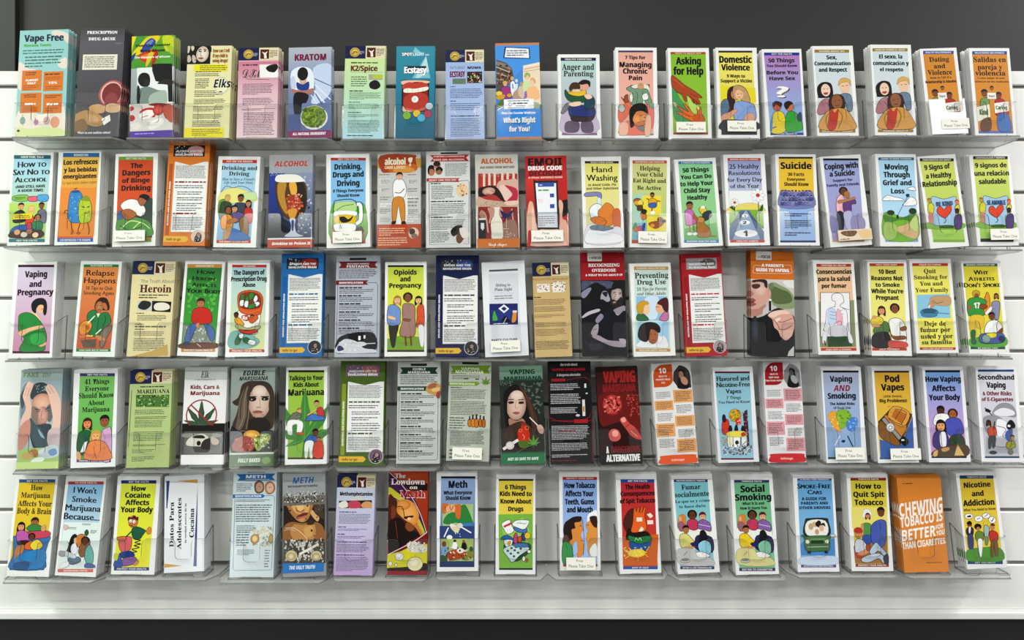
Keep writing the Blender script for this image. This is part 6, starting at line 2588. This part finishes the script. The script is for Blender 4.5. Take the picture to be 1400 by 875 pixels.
t S f4dcd8 100 1667 583 168 Meth
t S b02028 97 1683 555 140 Meth
@ 5 pamphlet -1206 -5561 -0.88 913 2147 f2f2f4|Meth What Everyone Should Know pamphlet|white-bordered blue pamphlet titled Meth What Everyone Should Know, with two small scenes
k 141c34 98b0d8 3c4c80 243868 -355 2070 415 2059 -355 2024 414 2012 -395 217 377 205 -395 94 376 82||
t b 10141c 22 1811 423 154 Meth
t b 101420 17 1665 645 81 What Everyone
t b 101420 23 1545 564 87 Should Know
g 34487c -393 982 382 970 380 691 -394 702
g a8c480 -335 1466 361 1450 357 976 -325 986
b 308440 -308 1085 -223 1221 -53 1301 89 1410 174 1436 258 1297 341 1075 340 976 87 1024 -54 1054 -139 1014 -280 1030
b d8702c -329 1460 -221 1459 -137 1413 61 1449 89 1327 59 1134 -25 1163 -53 1274 -194 1304 -279 1250 -330 1278
b f0b080 -222 1415 -108 1457 -38 1384 -67 1274 -137 1303 -222 1277 -279 1305
s 6c2c10 14 -165 1441 -137 1330 -80 1412
s 6c2c10 14 -278 1415 -250 1291
b 4880b8 87 1024 341 1048 357 976 86 975
b f0e8d8 -167 1000 -97 1027 58 915 -27 834 -111 890
l f0f0f0 28 -295 742 -196 946
e e0d8d0 58 983 67 56
l f0f0f0 28 86 955 310 823
b e8d8b0 -111 945 30 943 29 860 -55 840
b f4f4f4 -239 741 -182 787 -112 753 -127 698 -211 694
spk f4f4f4 15 792 140 112 8
g b0c470 -360 702 360 696 350 214 -362 225
b 7ca8d0 -352 483 -282 564 -198 481 -226 400 -339 347
e 7c3c20 -296 592 50 62
b f4f4f4 -127 535 -71 643 -1 587 -15 478 -114 480
b 181414 83 477 126 640 196 584 209 475 97 449
e a0603c 140 645 34 34
e 2c2018 -56 656 34 28
b b04828 -226 400 -1 478 195 421 166 312 -115 235 -227 264
b f0e8e0 -16 451 69 504 167 435 54 382
b 8c8c30 166 367 336 473 351 309 165 231
e 2c5c34 307 473 45 56
spk 4c2c18 26 382 616 308 24
spk f0e0c0 26 382 504 308 14
b 2c5830 -361 347 -255 319 -227 223 -362 225
@ 5 pamphlet 75 -5628 0.30 879 2161 f2f2f4|6 Things Kids Need to Know pamphlet|white-bordered yellow and green pamphlet titled 6 Things Kids Need to Know About Drugs
k 141418 e8d048 f0d860 142434 -384 2068 392 2072 -384 2028 392 2032 -363 131 382 135 -363 92 382 96||
g 80b848 -385 1291 380 1308 382 135 -363 131
g a0c858 -309 994 163 1228 333 899 166 407 -171 536
t b 141408 -5 1843 477 101 6 Things
t b 141408 2 1697 719 101 Kids Need to
t b 141408 3 1531 692 101 Know About
t b 141408 4 1365 343 101 Drugs
b 284c28 -239 667 300 669 301 473 32 276 -170 373
B f4f4f6 -309 1093 -141 1176 -90 1061 -38 930 -173 864 -258 962
g c83838 -275 1044 -90 1127 -73 1088 -255 1001
B f2f4f4 -73 1061 28 1167 299 1156 232 997 164 964
B 4878b8 -39 1029 164 964 249 997 232 899 29 914
l 556 10 29 1111 231 1089
B 2868a8 -334 764 -206 847 -54 766 -71 667 -239 732
B f0f0f0 -256 732 -71 733 -104 602 -205 585
b d8a038 -172 700 -105 716 -121 634 -171 628
B c04878 -38 831 13 897 47 799 31 668 -37 684
B 38487c 131 865 198 866 216 734 131 734
E e8c030 266 833 67 74
B d05838 57 799 131 816 125 701 64 694
B d0e0e0 -272 536 -37 635 233 604 300 539 99 407 -68 259 -170 373
e 445c60 -171 503 30 24
e 445c60 -103 445 30 24
e 445c60 -35 387 30 24
e 445c60 -87 563 30 24
e 445c60 -19 517 30 24
e 445c60 58 465 30 24
e 445c60 14 586 30 24
e 445c60 115 551 30 24
b 4878a8 -37 651 233 669 267 587 -3 586
E f4f4f0 183 336 34 54
E f4f4f0 301 490 40 34
E c84838 251 303 27 40
@ 5 pamphlet 1515 -5544 -0.22 897 2139 f2f2f2|How Tobacco Affects Your Teeth pamphlet|white-bordered blue pamphlet titled How Tobacco Affects Your Teeth, Gums and Mouth
k c03830 88a8e0 b0c8f0 b83828 -369 2036 400 2033 -370 1969 399 1966 -382 138 380 135 -383 86 379 83|PROTECT YOUR TEETH|
t b 10141c 12 1788 692 121 How Tobacco
t b 10141c 2 1608 638 121 Affects Your
t b 10141c 3 1429 658 121 Teeth, Gums
t b 10141c 4 1257 584 121 and Mouth
b f4f6fa 172 1177 258 1259 387 1292 381 979 185 979
b e09040 -287 981 -117 1079 19 1112 50 947 82 815 46 684 77 521 40 325 -61 293 -91 521 -259 555
b e09848 382 1045 255 1094 135 980 183 848 114 750 162 586 176 390 242 324 372 454
b 2c1c18 -364 817 -338 1014 -218 1113 -116 1162 36 1161 18 1062 -118 1030 -103 915 -187 882 -173 685 -292 653
b 3c2018 222 1144 324 1177 384 1143 380 929 287 979
B 6c4438 -376 686 -307 784 -241 686 -259 555 -377 555
B 3c9c54 -383 588 -225 587 -161 391 -197 196 -389 164
b f4f4f4 210 455 347 585 376 324 242 308
b a8c8f0 -158 554 -73 619 -60 391 -145 326
e a8c4f0 87 766 60 87
l 321 13 -1 964 50 963
l 321 13 152 980 202 979
l a04028 13 28 652 79 635
s 543 10 59 1112 76 914 92 651 67 325
card 9 156 648 269
@ 5 pamphlet 2849 -5608 -1.67 916 2165 f2f2f4|Health Consequences of Spit Tobacco pamphlet|white-bordered red pamphlet titled The Health Consequences of Spit Tobacco
k 284898 c02c38 d04828 3058a0 -350 2055 409 2033 -353 1982 405 1959 -382 164 384 141 -385 99 380 77|GET THE FACTS|SPIT IT OUT
g d86820 -372 790 441 832 371 161 -387 183
t b 1c080c 21 1831 557 101 The Health
t b 1c080c 17 1684 766 101 Consequences
t b 1c080c 9 1525 793 101 of Spit Tobacco
B e86824 -90 1375 -54 1424 -24 1340 -3 1423 38 1421 32 1306 83 1437 126 1419 93 1304 150 1435 183 1417 150 1236 181 1037 140 907 -167 850 -120 1112
b 54241c -341 1086 -246 1314 -122 1410 -92 1342 -140 1047 -199 884 -236 819
r f4e8d8 30 1164 124 87
g f4e8d8 199 1268 279 1299 340 1231 273 1180
r f4e4d8 267 1097 131 87
g f4e8d8 -1 911 61 1008 123 957 54 870
b 201810 -286 821 -211 983 -131 882 140 907 238 838 233 740 -240 721
B 2c7c48 -236 819 -35 781 253 805 263 674 56 581 -176 654
s a8e0a0 13 -90 700 -69 765 -21 715 25 766 49 700
B 2c58a0 -208 687 25 631 247 674 205 528 17 468 -183 523
e f0d040 -69 438 201 87
spk f8e8a0 -84 463 537 218 34
l f0c838 20 -287 461 -356 561
l f0c838 20 152 481 225 577
l f0b030 17 -38 388 -51 258
l f0c838 20 -223 394 -327 331
l f0c838 20 82 417 154 383
@ 5 pamphlet 4137 -5603 -2.82 928 2152 f2f2f0|Fumar Socialmente pamphlet|white-bordered aqua Spanish pamphlet titled Fumar socialmente, with friends round a table
k 3c3878 80c4d0 98d0d8 403878 -401 2061 360 2024 -406 2001 355 1964 -404 168 354 130 -409 103 348 66|HECHOS SOBRE EL TABACO|DI NO A LOS CIGARRILLOS
t S 101818 -31 1823 430 107 Fumar
t S 101818 -20 1662 772 114 socialmente
t S 182020 -20 1536 779 60 Lo que es y cómo
t S 182020 -29 1423 591 60 te hace daño
g f0f0e8 -464 996 358 922 379 757 323 497 -416 534
b d88838 -363 1221 -291 1284 -208 1263 -202 1114 -246 985 -382 975
e e0b080 -325 1193 34 54
b a06878 -390 1091 -270 1118 -215 950 -352 924
h 6c3c20 181014 -49 1246 101 2
B c83c60 -167 1129 -62 1174 54 1135 57 970 -48 926 -177 998
h e8b088 581c20 179 1211 94 0
B 8c68a8 86 1117 207 1144 335 1055 339 890 190 930 57 970
s e0d0e8 13 81 1051 330 989
b 2c2c58 11 808 345 758 338 431 -13 514
h b87848 141010 -215 950 87 0
B e0d880 -360 826 -221 868 -96 747 -36 646 -110 568 -345 579
b 282860 -137 651 34 675 96 607 21 512 -76 566
b d8a070 -278 576 -109 584 -44 548 -247 538
b 1c1820 75 772 103 902 188 914 246 796 247 599 62 608
B 98d4e8 29 610 171 701 300 629 298 433 178 374 80 411
B f2f2f0 -88 419 84 460 279 369 174 322 -26 351
b c8c8c8 -430 534 -80 517 8 349 275 317 329 154 -408 207
E c8c8c0 -284 282 107 47
e 8c8c84 -283 299 81 27
l 555 10 -309 398 -218 475
@ 5 pamphlet 5436 -5633 -1.48 948 2185 f2f2f2|Social Smoking pamphlet|white-bordered green pamphlet titled Social Smoking, with friends round a table
k 40306c 70b488 88c898 40306c -393 2066 397 2046 -397 2006 392 1986 -398 155 401 134 -403 83 396 63|TOBACCO FACTS|SAY NO TO CIGARETTES
t b 0c140c 8 1789 544 148 Social
t b 0c140c 10 1609 813 141 Smoking
t b 1c2c1c 3 1510 490 60 What It Is and
t b 1c2c1c 4 1410 598 60 How It Hurts You
g f0f0e8 -449 1013 376 959 399 794 347 533 -393 552
b d88838 -350 1241 -278 1305 -194 1287 -187 1138 -229 1007 -365 994
e e0b080 -311 1214 34 54
b a06878 -375 1110 -255 1140 -197 973 -335 944
h 6c3c20 181014 -36 1273 101 2
B c83c60 -152 1153 -47 1200 69 1164 75 999 -30 953 -161 1022
h e8b088 581c20 193 1244 94 0
B 8c68a8 102 1147 222 1177 352 1091 357 926 208 963 75 999
s e0d0e8 13 97 1081 347 1025
b 2c2c58 30 836 365 795 363 467 11 542
h b87848 141010 -197 973 87 0
B f0d028 -341 846 -203 891 -75 773 -14 673 -87 593 -323 599
b 282860 -115 676 55 704 118 637 44 541 -53 592
b d8a070 -255 598 -86 610 -21 575 -224 561
b 1c1820 95 802 121 932 207 947 266 830 270 633 85 638
B 88c8a8 51 639 192 733 323 665 323 468 204 406 105 441
B f2f2f0 -63 446 108 490 305 404 200 354 0 379
b e0d898 -407 553 -57 543 34 378 301 351 357 190 -380 226
E c8c8c0 -257 304 107 47
e 8c8c84 -256 320 81 27
l 555 10 -284 419 -194 498
@ 5 pamphlet 6789 -5575 -0.52 917 2113 f2f2f4|Smoke-Free Cars pamphlet|white-bordered blue pamphlet titled Smoke-Free Cars, with a green car
k 4c4890 68a8d8 90c0e8 60509c -362 2034 410 2027 -365 1988 408 1981 -384 156 395 149 -387 98 391 91|A GUIDE FOR PARENTS|PROTECT YOURSELF AND YOUR FAMILY
t k 0c141c 3 1811 752 107 Smoke-Free
t k 0c141c 12 1684 329 94 Cars
t b 182830 -13 1552 551 67 A GUIDE FOR
t b 182830 -5 1459 604 60 PARENTS AND
t b 182830 -4 1359 699 60 OTHER DRIVERS
g 4c90d0 -376 586 -286 684 390 710 384 351 -372 358
B 2c3428 -264 782 -235 1111 -158 1156 215 1159 278 1089 276 777
b f0ece4 -212 798 -188 1094 211 1100 226 794
e c8a888 -117 978 54 74
e d0b090 -30 1026 54 60
b 241c18 -12 1043 59 1108 108 1074 85 976 18 976
e e0b898 117 943 54 74
b 3c2c24 70 1009 175 1057 203 975 155 1008
e c8a080 11 862 47 60
B 4c7848 -280 684 -248 765 259 777 287 679 268 483 171 444 -199 441 -279 520
b 6c9860 -217 716 222 728 252 663 -237 657
E f0f0d8 -214 650 47 47
E f0f0d8 218 653 47 47
r 2c4028 3 645 279 74
l c8d0c0 13 -227 536 238 542
r 1c2018 -188 425 77 60
r 1c2018 192 428 77 60
E d8d8d8 360 776 60 34
E 4c7848 -308 782 34 27
b d0e0f4 -340 325 366 335 382 156 -377 162
@ 5 pamphlet 7982 -5558 -0.15 919 2113 f2f2f2|How to Quit Spit Tobacco pamphlet|white-bordered yellow pamphlet titled How to Quit Spit Tobacco, with three people outdoors
k 882818 d8c840 e8d830 983028 -375 2029 429 2027 -378 1969 425 1967 -369 163 369 161 -374 92 365 90|TOBACCO FACTS|PROTECT YOUR HEALTH
g e8dc78 -392 1390 422 1388 379 992 -402 928
t b 141408 16 1788 571 114 How to
t b 141408 15 1608 699 114 Quit Spit
t b 141408 4 1429 645 121 Tobacco
g a87838 -391 535 371 861 350 168 -379 170
b f0ece4 -167 1175 -125 1307 -55 1350 27 1307 59 1224 2 1174 -118 1158
h d89868 481c14 -38 1191 60 1
B 58984c -161 994 -74 1043 24 993 -6 780 -157 780
b d89868 -195 994 -143 1010 -158 764 -199 764
b 3858a0 -175 764 -6 770 0 599 -168 600
h 7c4428 141010 262 1273 101 0
B 4c60b0 41 993 166 1092 302 1108 364 1025 334 664 231 517 34 599 8 829
l 2c3870 13 214 1059 228 894
h d8905c 1c1010 -274 803 101 3
b b83830 -362 863 -334 928 -249 944 -184 895 -181 836 -323 830
B d8dce4 -352 633 -263 698 -149 633 -75 469 -184 339 -350 372
b c83830 -355 404 -216 371 -186 306 -321 290
b d89868 -317 372 -143 469 -38 534 -9 452 -184 339
B a8543c -122 534 -50 600 -25 469 -94 436
B b8c8dc -44 436 102 615 198 533 339 370 316 272 158 436 18 338
B c8d4e4 -226 208 -186 306 155 387 282 272 242 168 148 273 -59 192
b 3c3c54 251 305 356 370 360 174 276 168
@ 5 leaflet 9181 -5581 -1.34 987 2078 e08c38|Chewing Tobacco leaflet|plain orange leaflet with Chewing tobacco in big slanted white letters
p 7c4410 -243 1930 249 27 1
z b f8f4ec -494 1210 468 1276 -494 1490 494 1617 CHEWING
z b f8f4ec -494 969 452 1105 -494 1193 472 1319 TOBACCO IS
z b f8f4ec -494 673 273 780 -473 912 294 1009 BETTER
z b f8f4ec 285 911 457 946 294 1003 468 1055 FOR
z b f8f4ec 279 780 465 808 289 878 476 923 YOU
z b f8f4ec -494 497 486 611 -494 650 494 735 THAN CIGARETTES.
p a8601c 197 203 379 34 1
@ 5 pamphlet 10522 -5496 -2.91 893 2097 f2f2f2|Nicotine and Addiction pamphlet|white-bordered golden pamphlet titled Nicotine and Addiction, with smokers and speech bubbles
k 204870 d8b838 f0d850 244c78 -363 2042 395 2003 -372 1968 386 1930 -417 182 361 143 -426 111 352 72|TOBACCO FACTS|GET THE FACTS
t b 141008 2 1762 604 114 Nicotine
t b 141008 -9 1570 269 114 and
t b 141008 -12 1364 705 128 Addiction
t b 2c2008 -9 1251 725 54 What You Need to Know
b 58983c -410 397 -140 449 331 425 348 143 -417 182
E f4f4f4 -269 1139 94 60
E f4f4f4 -59 1075 94 67
E f4f4f4 118 1132 87 60
E f4f4f4 241 1034 81 74
b 222 -306 1141 -236 1157 -223 1123 -291 1120
l 222 13 -95 1064 -23 1093
l 222 13 81 1111 163 1163
l 222 17 207 1029 230 1001 281 1078
e 7c4424 -277 965 54 60
b 201418 -334 1000 -268 1040 -222 995 -243 963 -311 966
B 3c2c48 -366 854 -283 915 -205 862 -241 716 -357 738
b f0e8e0 -302 900 -257 908 -283 784 -313 785
b 3c4878 -349 721 -233 722 -257 455 -359 453
e 1c1818 -98 906 81 67
e c08050 -94 856 40 47
B 6c8c3c -176 746 -110 808 3 769 -18 606 -169 614
b f0f0f4 -136 612 -35 607 -93 283 -134 285
b e8c838 37 981 87 1022 132 977 119 928 41 932
B a8c0b8 37 899 92 929 151 860 92 666 22 703
b 7c8c68 24 670 108 665 70 504 20 506
e c88858 221 883 54 67
b 5c2c18 186 924 232 962 278 926 258 904
B c83c30 138 762 212 808 321 737 290 574 146 565
b 806038 153 565 288 564 278 281 209 268 201 464 158 270 108 273
'''.strip().split('\n')

# heading line: @ row kind x z roll width height paper|title|label
items = []
keys = set()
for ln in LEAFLETS:
    if ln[0] == '@':
        a, title, label = ln.split('|')
        q = a.split(' ')
        items.append(dict(row=int(q[1]), kind=q[2], x=float(q[3]) * U, z=float(q[4]) * U, roll=math.radians(float(q[5])), W=float(q[6]), H=float(q[7]), paper=q[8], title=title, label=label, art=[], card=None, sleeve=None))
        continue
    it = items[-1]
    t = ln.split(' ')
    if t[0] == 'card': it['card'] = t[1:]; continue
    if t[0] == 'sleeve': it['sleeve'] = [float(x) for x in t[1:]]; continue
    it['art'].append(ln)
    if t[0] in 'tv' and len(t[0]) == 1: keys.add((t[1], ' '.join(t[7:])))
    elif t[0] == 'z': keys.add((t[1], ' '.join(t[11:])))
    elif t[0] == 'k':
        for e in ln.split('|')[1:]:
            if e: keys.add(('b', e))
    elif t[0] == 'itg':
        e = ln.split('|')[1:]
        keys |= {('b', e[0]), ('b', e[1]), ('b', 'info to go'), ('b', e[0].replace(' THE', '') + ' ' + e[1])}
    elif t[0] == 'fct':
        keys |= {('b', e) for e in ln.split('|')[1:]}
    elif t[0] == 'tenw':
        e = ln.split('|')[1:]
        ws = (e[0] + ' ' + e[1]).split(' ')
        keys |= {('b', x) for x in (' '.join(ws[:2]), ' '.join(ws[2:4]), ' '.join(ws[4:]), '10', 'infotogo') if x}
keys |= {('x', 'Free'), ('x', 'Please Take One')}
prepare_text(keys)

LEAN = math.radians(7)
Y_FRONT = -0.085


def frame(x, z, roll=0.0):
    """leaning frame: X along the wall, Y up the leaflet, Z out of its face"""
    ax = Vector((1, 0, 0))
    ay = Vector((0, math.sin(LEAN), math.cos(LEAN)))
    az = ax.cross(ay)
    c, s = math.cos(roll), math.sin(roll)
    X = ax * c - ay * s
    Y = ax * s + ay * c
    m = Matrix(((X.x, Y.x, az.x, x), (X.y, Y.y, az.y, Y_FRONT), (X.z, Y.z, az.z, CAM_Z + z), (0, 0, 0, 1)))
    return m


# ---------------------------------------------------------------- acrylic racks: a base strip and two moulded pockets each
POCKET_DEPTH = 0.043
T = 0.0024


def pocket_mesh(W, roll, floor_u, par):
    """bent clear sheet: two sides and a front with a thumb cut-out at the top and a notch at the foot"""
    w = W / 2
    zf, zb, r = 0.0058, -POCKET_DEPTH, 0.006
    path = []           # (x, z, nx, nz, s)  outer line, from the left rear round the front to the right rear
    for q in range(4):
        path.append((-w, zb + (zf - r - zb) * q / 3, -1, 0, 0))
    for q in range(1, 6):
        a = math.radians(180 - 90 * q / 5)
        path.append((-w + r + r * math.cos(a), zf - r + r * math.sin(a), math.cos(a), math.sin(a), 0))
    cut, rad = 0.0185, 0.009
    xs = [-w + r + 0.002, -cut - rad - .001] + [-cut - rad * math.cos(math.radians(q * 15)) for q in range(0, 7)]
    xs += [-cut + 0.0002] + [-cut + rad * (1 - math.cos(math.radians(q * 15))) for q in range(1, 7)]
    xs += [0.0]
    fx = xs + [-x for x in xs[-2::-1]]
    fx.sort()
    for x in fx:
        path.append((x, zf, 0, 1, 1))
    left = [p for p in path if p[4] == 0]
    path += [(-x, z, -nx, nz, 0) for x, z, nx, nz, _ in reversed(left)]
    H0, DEP = 0.082, 0.044

    def top(x, z, fr):
        if not fr:
            return H0 + max(0.0, (zf - r - z)) * 0.42
        a = abs(x)
        if a >= cut + rad: return H0
        if a >= cut: return H0 - rad + math.sqrt(max(0, rad * rad - (cut + rad - a) ** 2))
        if a >= cut - rad:
            return H0 - DEP + rad - math.sqrt(max(0, rad * rad - (a - cut + rad) ** 2))
        return H0 - DEP

    def bot(x, fr):
        if not fr: return 0.0
        a = abs(x)
        n = w * 0.48
        return 0.006 if a < n - .003 else (0.0 if a > n else 0.006 * (n - a) / .003)

    V, Fc, Fm = [], [], []
    sh = math.tan(roll)
    lv = math.tan(LEAN)

    def put(x, z, u):
        V.append((x + sh * (u - floor_u), u - z * lv, z))
        return len(V) - 1
    cols = []
    for x, z, nx, nz, fr in path:
        hi, lo = top(x, z, fr), bot(x, fr)
        cols.append((put(x, z, lo), put(x, z, hi), put(x - nx * T, z - nz * T, lo), put(x - nx * T, z - nz * T, hi)))
    for a, b in zip(cols, cols[1:]):
        Fc += [(a[0], b[0], b[1], a[1]), (b[2], a[2], a[3], b[3]), (a[1], b[1], b[3], a[3]), (b[0], a[0], a[2], b[2])]
        Fm += [0, 0, 1, 1]
    for c, d in ((cols[0], 0), (cols[-1], 1)):
        Fc.append((c[0], c[1], c[3], c[2]) if d == 0 else (c[2], c[3], c[1], c[0])); Fm.append(1)
    # floor of the pocket
    k = len(V)
    for u in (0.0008, 0.0022):
        for x, z in ((-w + T, zb), (w - T, zb), (w - T, zf - r), (-w + T, zf - r)):
            put(x, z, u)
    Fc += [(k, k + 1, k + 2, k + 3), (k + 7, k + 6, k + 5, k + 4), (k, k + 4, k + 5, k + 1), (k + 1, k + 5, k + 6, k + 2), (k + 2, k + 6, k + 7, k + 3), (k + 3, k + 7, k + 4, k)]
    Fm += [0, 0, 1, 1, 1, 1]
    return mesh_obj('pocket', V, Fc, [M_ACR, M_EDGE], par, Fm)


def short(t):
    w = t.split(' ')[:-1]
    return ' '.join(w[:4])


NUM = {1: 'one', 2: 'two', 3: 'three'}
for r in range(1, 6):
    row = [i for i in items if i['row'] == r]
    racks = [row[k:k + 2] for k in range(0, len(row), 2)]
    if len(racks[-1]) == 1:
        last = racks.pop()
        racks[-1] = racks[-1] + last
    spans = []
    for g in racks:
        spans.append([g[0]['x'] - g[0]['W'] * U / 2 - 0.008, g[-1]['x'] + g[-1]['W'] * U / 2 + 0.008])
    for a, b in zip(spans, spans[1:]):
        m = (a[1] + b[0]) / 2
        a[1], b[0] = min(m, a[1] + 0.02) - 0.0006, max(m, b[0] - 0.02) + 0.0006
    for g, (x0, x1) in zip(racks, spans):
        zbase = CAM_Z + min(i['z'] - i['W'] * U / 2 * abs(math.sin(i['roll'])) for i in g) - 0.0070
        rack = bpy.data.objects.new('leaflet_rack', None)
        COL.objects.link(rack)
        xc = (x0 + x1) / 2
        rack.location = (xc, -0.05, zbase)
        tag(rack, 'clear acrylic %s-pocket rack holding %s' % (NUM[len(g)], ' and '.join(short(i['title']) for i in (g if len(g) < 3 else (g[0], g[-1])))), 'rack', 'clear acrylic leaflet racks on the slatwall')
        # base strip with bevelled front corners, hooked into the groove behind
        h = (x1 - x0) / 2
        yf, yb = -0.058, 0.0492
        outl = [(-h, yb), (-h, -0.02), (-h + 0.016, yf), (h - 0.016, yf), (h, -0.02), (h, yb)]
        V = [(x, y, 0.0) for x, y in outl] + [(x, y, 0.0035) for x, y in outl]
        Fc = [tuple(range(5, -1, -1)), tuple(range(6, 12))] + [(i, (i + 1) % 6, 6 + (i + 1) % 6, 6 + i) for i in range(6)]
        mesh_obj('base_strip', V, Fc, [M_SHELF, M_BASE_EDGE], rack, [0, 0] + [1] * 6)
        for i in g:
            Wp = i['W'] * U + 0.0080
            # the pocket stands on the base strip right under its leaflet
            u0 = (CAM_Z + i['z'] - zbase - 0.0037) / math.cos(LEAN)
            p = pocket_mesh(Wp, i['roll'], u0, rack)
            p.matrix_parent_inverse = Matrix.Identity(4)
            p.matrix_local = Matrix.Translation((-xc, 0.05, -zbase)) @ frame(i['x'], i['z']) @ Matrix.Translation((0, -u0, 0))

# ---------------------------------------------------------------- leaflets
KIND_CAT = {'pamphlet': 'pamphlet', 'leaflet': 'leaflet', 'rack_card': 'card'}
for idx, i in enumerate(items):
    rng = random.Random(idx * 7 + 3)
    sh = Sheet(i['W'], i['H'], i['paper'], 20)
    sh.drawn = i['kind'] == 'pamphlet'
    for ln in i['art']:
        draw(sh, ln, rng)
    me = bpy.data.meshes.new(i['kind'])
    me.from_pydata(sh.v, [], sh.f)
    at = me.attributes.new('ink', 'FLOAT_COLOR', 'POINT')
    at.data.foreach_set('color', [c for q in sh.c for c in q])
    me.materials.append(M_PRINT)
    me.update()
    o = bpy.data.objects.new(i['kind'], me)
    COL.objects.link(o)
    m = frame(i['x'], i['z'], i['roll'])
    o.matrix_world = m
    name = i['title']
    tag(o, i['label'], KIND_CAT[i['kind']], 'leaflets on the front of row %s' % ('one two three four five'.split()[i['row'] - 1]))
    # the rest of the stack behind it
    n = 4 if abs(i['x']) > 0.55 else (3 if abs(i['x']) > 0.25 else 2)
    for k in range(n):
        c = o.copy()
        COL.objects.link(c)
        d = (0.0078 if n == 4 else 0.0068) * (k + 1) + rng.uniform(-0.0012, 0.0012)
        c.matrix_world = frame(i['x'] + rng.uniform(-0.0008, 0.0008), i['z'], i['roll'] + rng.uniform(-0.003, 0.003)) @ Matrix.Translation((0, d * math.tan(LEAN) + rng.uniform(0, 0.0022), -d))
        tag(c, 'spare %s in the stack behind the front copy' % name, KIND_CAT[i['kind']], 'spare copies of %s' % name)
    # paper notice stuck on the pocket front
    if i['sleeve']:
        x0, y0, x1, y1, cx0, cx1, cy = i['sleeve']
        pr = [(x0, y0), (x1, y0), (x1, y1), (cx1 + 20, y1), (cx1, y1 - 30), (cx1, cy + 50), (cx1 - 50, cy), (cx0 + 50, cy), (cx0, cy + 50), (cx0, y1 - 30), (cx0 - 20, y1), (x0, y1)]
        pr = [(a * U, b * U) for a, b in pr]
        n_ = len(pr)
        V = [(a, b, 0.0082) for a, b in pr] + [(a, b, 0.0066) for a, b in pr]
        Fc = [tuple(range(n_)), tuple(range(2 * n_ - 1, n_ - 1, -1))] + [(k, k + n_, (k + 1) % n_ + n_, (k + 1) % n_) for k in range(n_)]
        s_ = mesh_obj('card_sleeve', V, Fc, [M_SLEEVE])
        s_.matrix_world = m
        tag(s_, 'white plastic card sleeve in front of the %s' % name, 'sleeve')
    if i['card']:
        cx, cy, w, h = [float(q) for q in i['card'][:4]]
        pict = len(i['card']) > 4
        cs = Sheet(w, h, i['card'][4] if pict else 'f4f2e8', 5)
        if pict:
            cs.add(smooth_pts([(-.42 * w, .75 * h), (-.3 * w, .9 * h), (.05 * w, .85 * h), (.02 * w, .5 * h), (-.1 * w, .35 * h), (-.3 * w, .45 * h)], True), lin('6c4a34'))
            cs.specks(lin('a88868'), -.18 * w, .65 * h, .4 * w, .4 * h, 14, rng)
            cs.add(smooth_pts([(.1 * w, .8 * h), (.45 * w, .85 * h), (.48 * w, .2 * h), (.2 * w, .15 * h)], True), lin('d8b888'))
            cs.para(lin('5c4a40'), -.3 * w, .14 * h, .3 * w, .12 * h, 1, rng)
        else:
            cs.text('x', lin('34322e'), -0.04 * w, .64 * h, w * .22, h * .2, 'Free')
            cs.text('x', lin('34322e'), 0, .2 * h, w * .84, h * .24, 'Please Take One')
        me = bpy.data.meshes.new('notice_card')
        me.from_pydata([(x, y, z) for x, y, z in cs.v], [], cs.f)
        at = me.attributes.new('ink', 'FLOAT_COLOR', 'POINT')
        at.data.foreach_set('color', [c for q in cs.c for c in q])
        me.materials.append(M_PRINT)
        me.update()
        c = bpy.data.objects.new('notice_card', me)
        COL.objects.link(c)
        c.matrix_world = m @ Matrix.Translation((cx * U, (cy - h / 2) * U, 0.0094 if i['sleeve'] else 0.0066))
        tag(c, ('cream card with a brown picture on the pocket of the %s' if pict else 'white Free Please Take One card on the pocket of the %s') % short(name), 'card', None if pict else 'Free Please Take One cards')
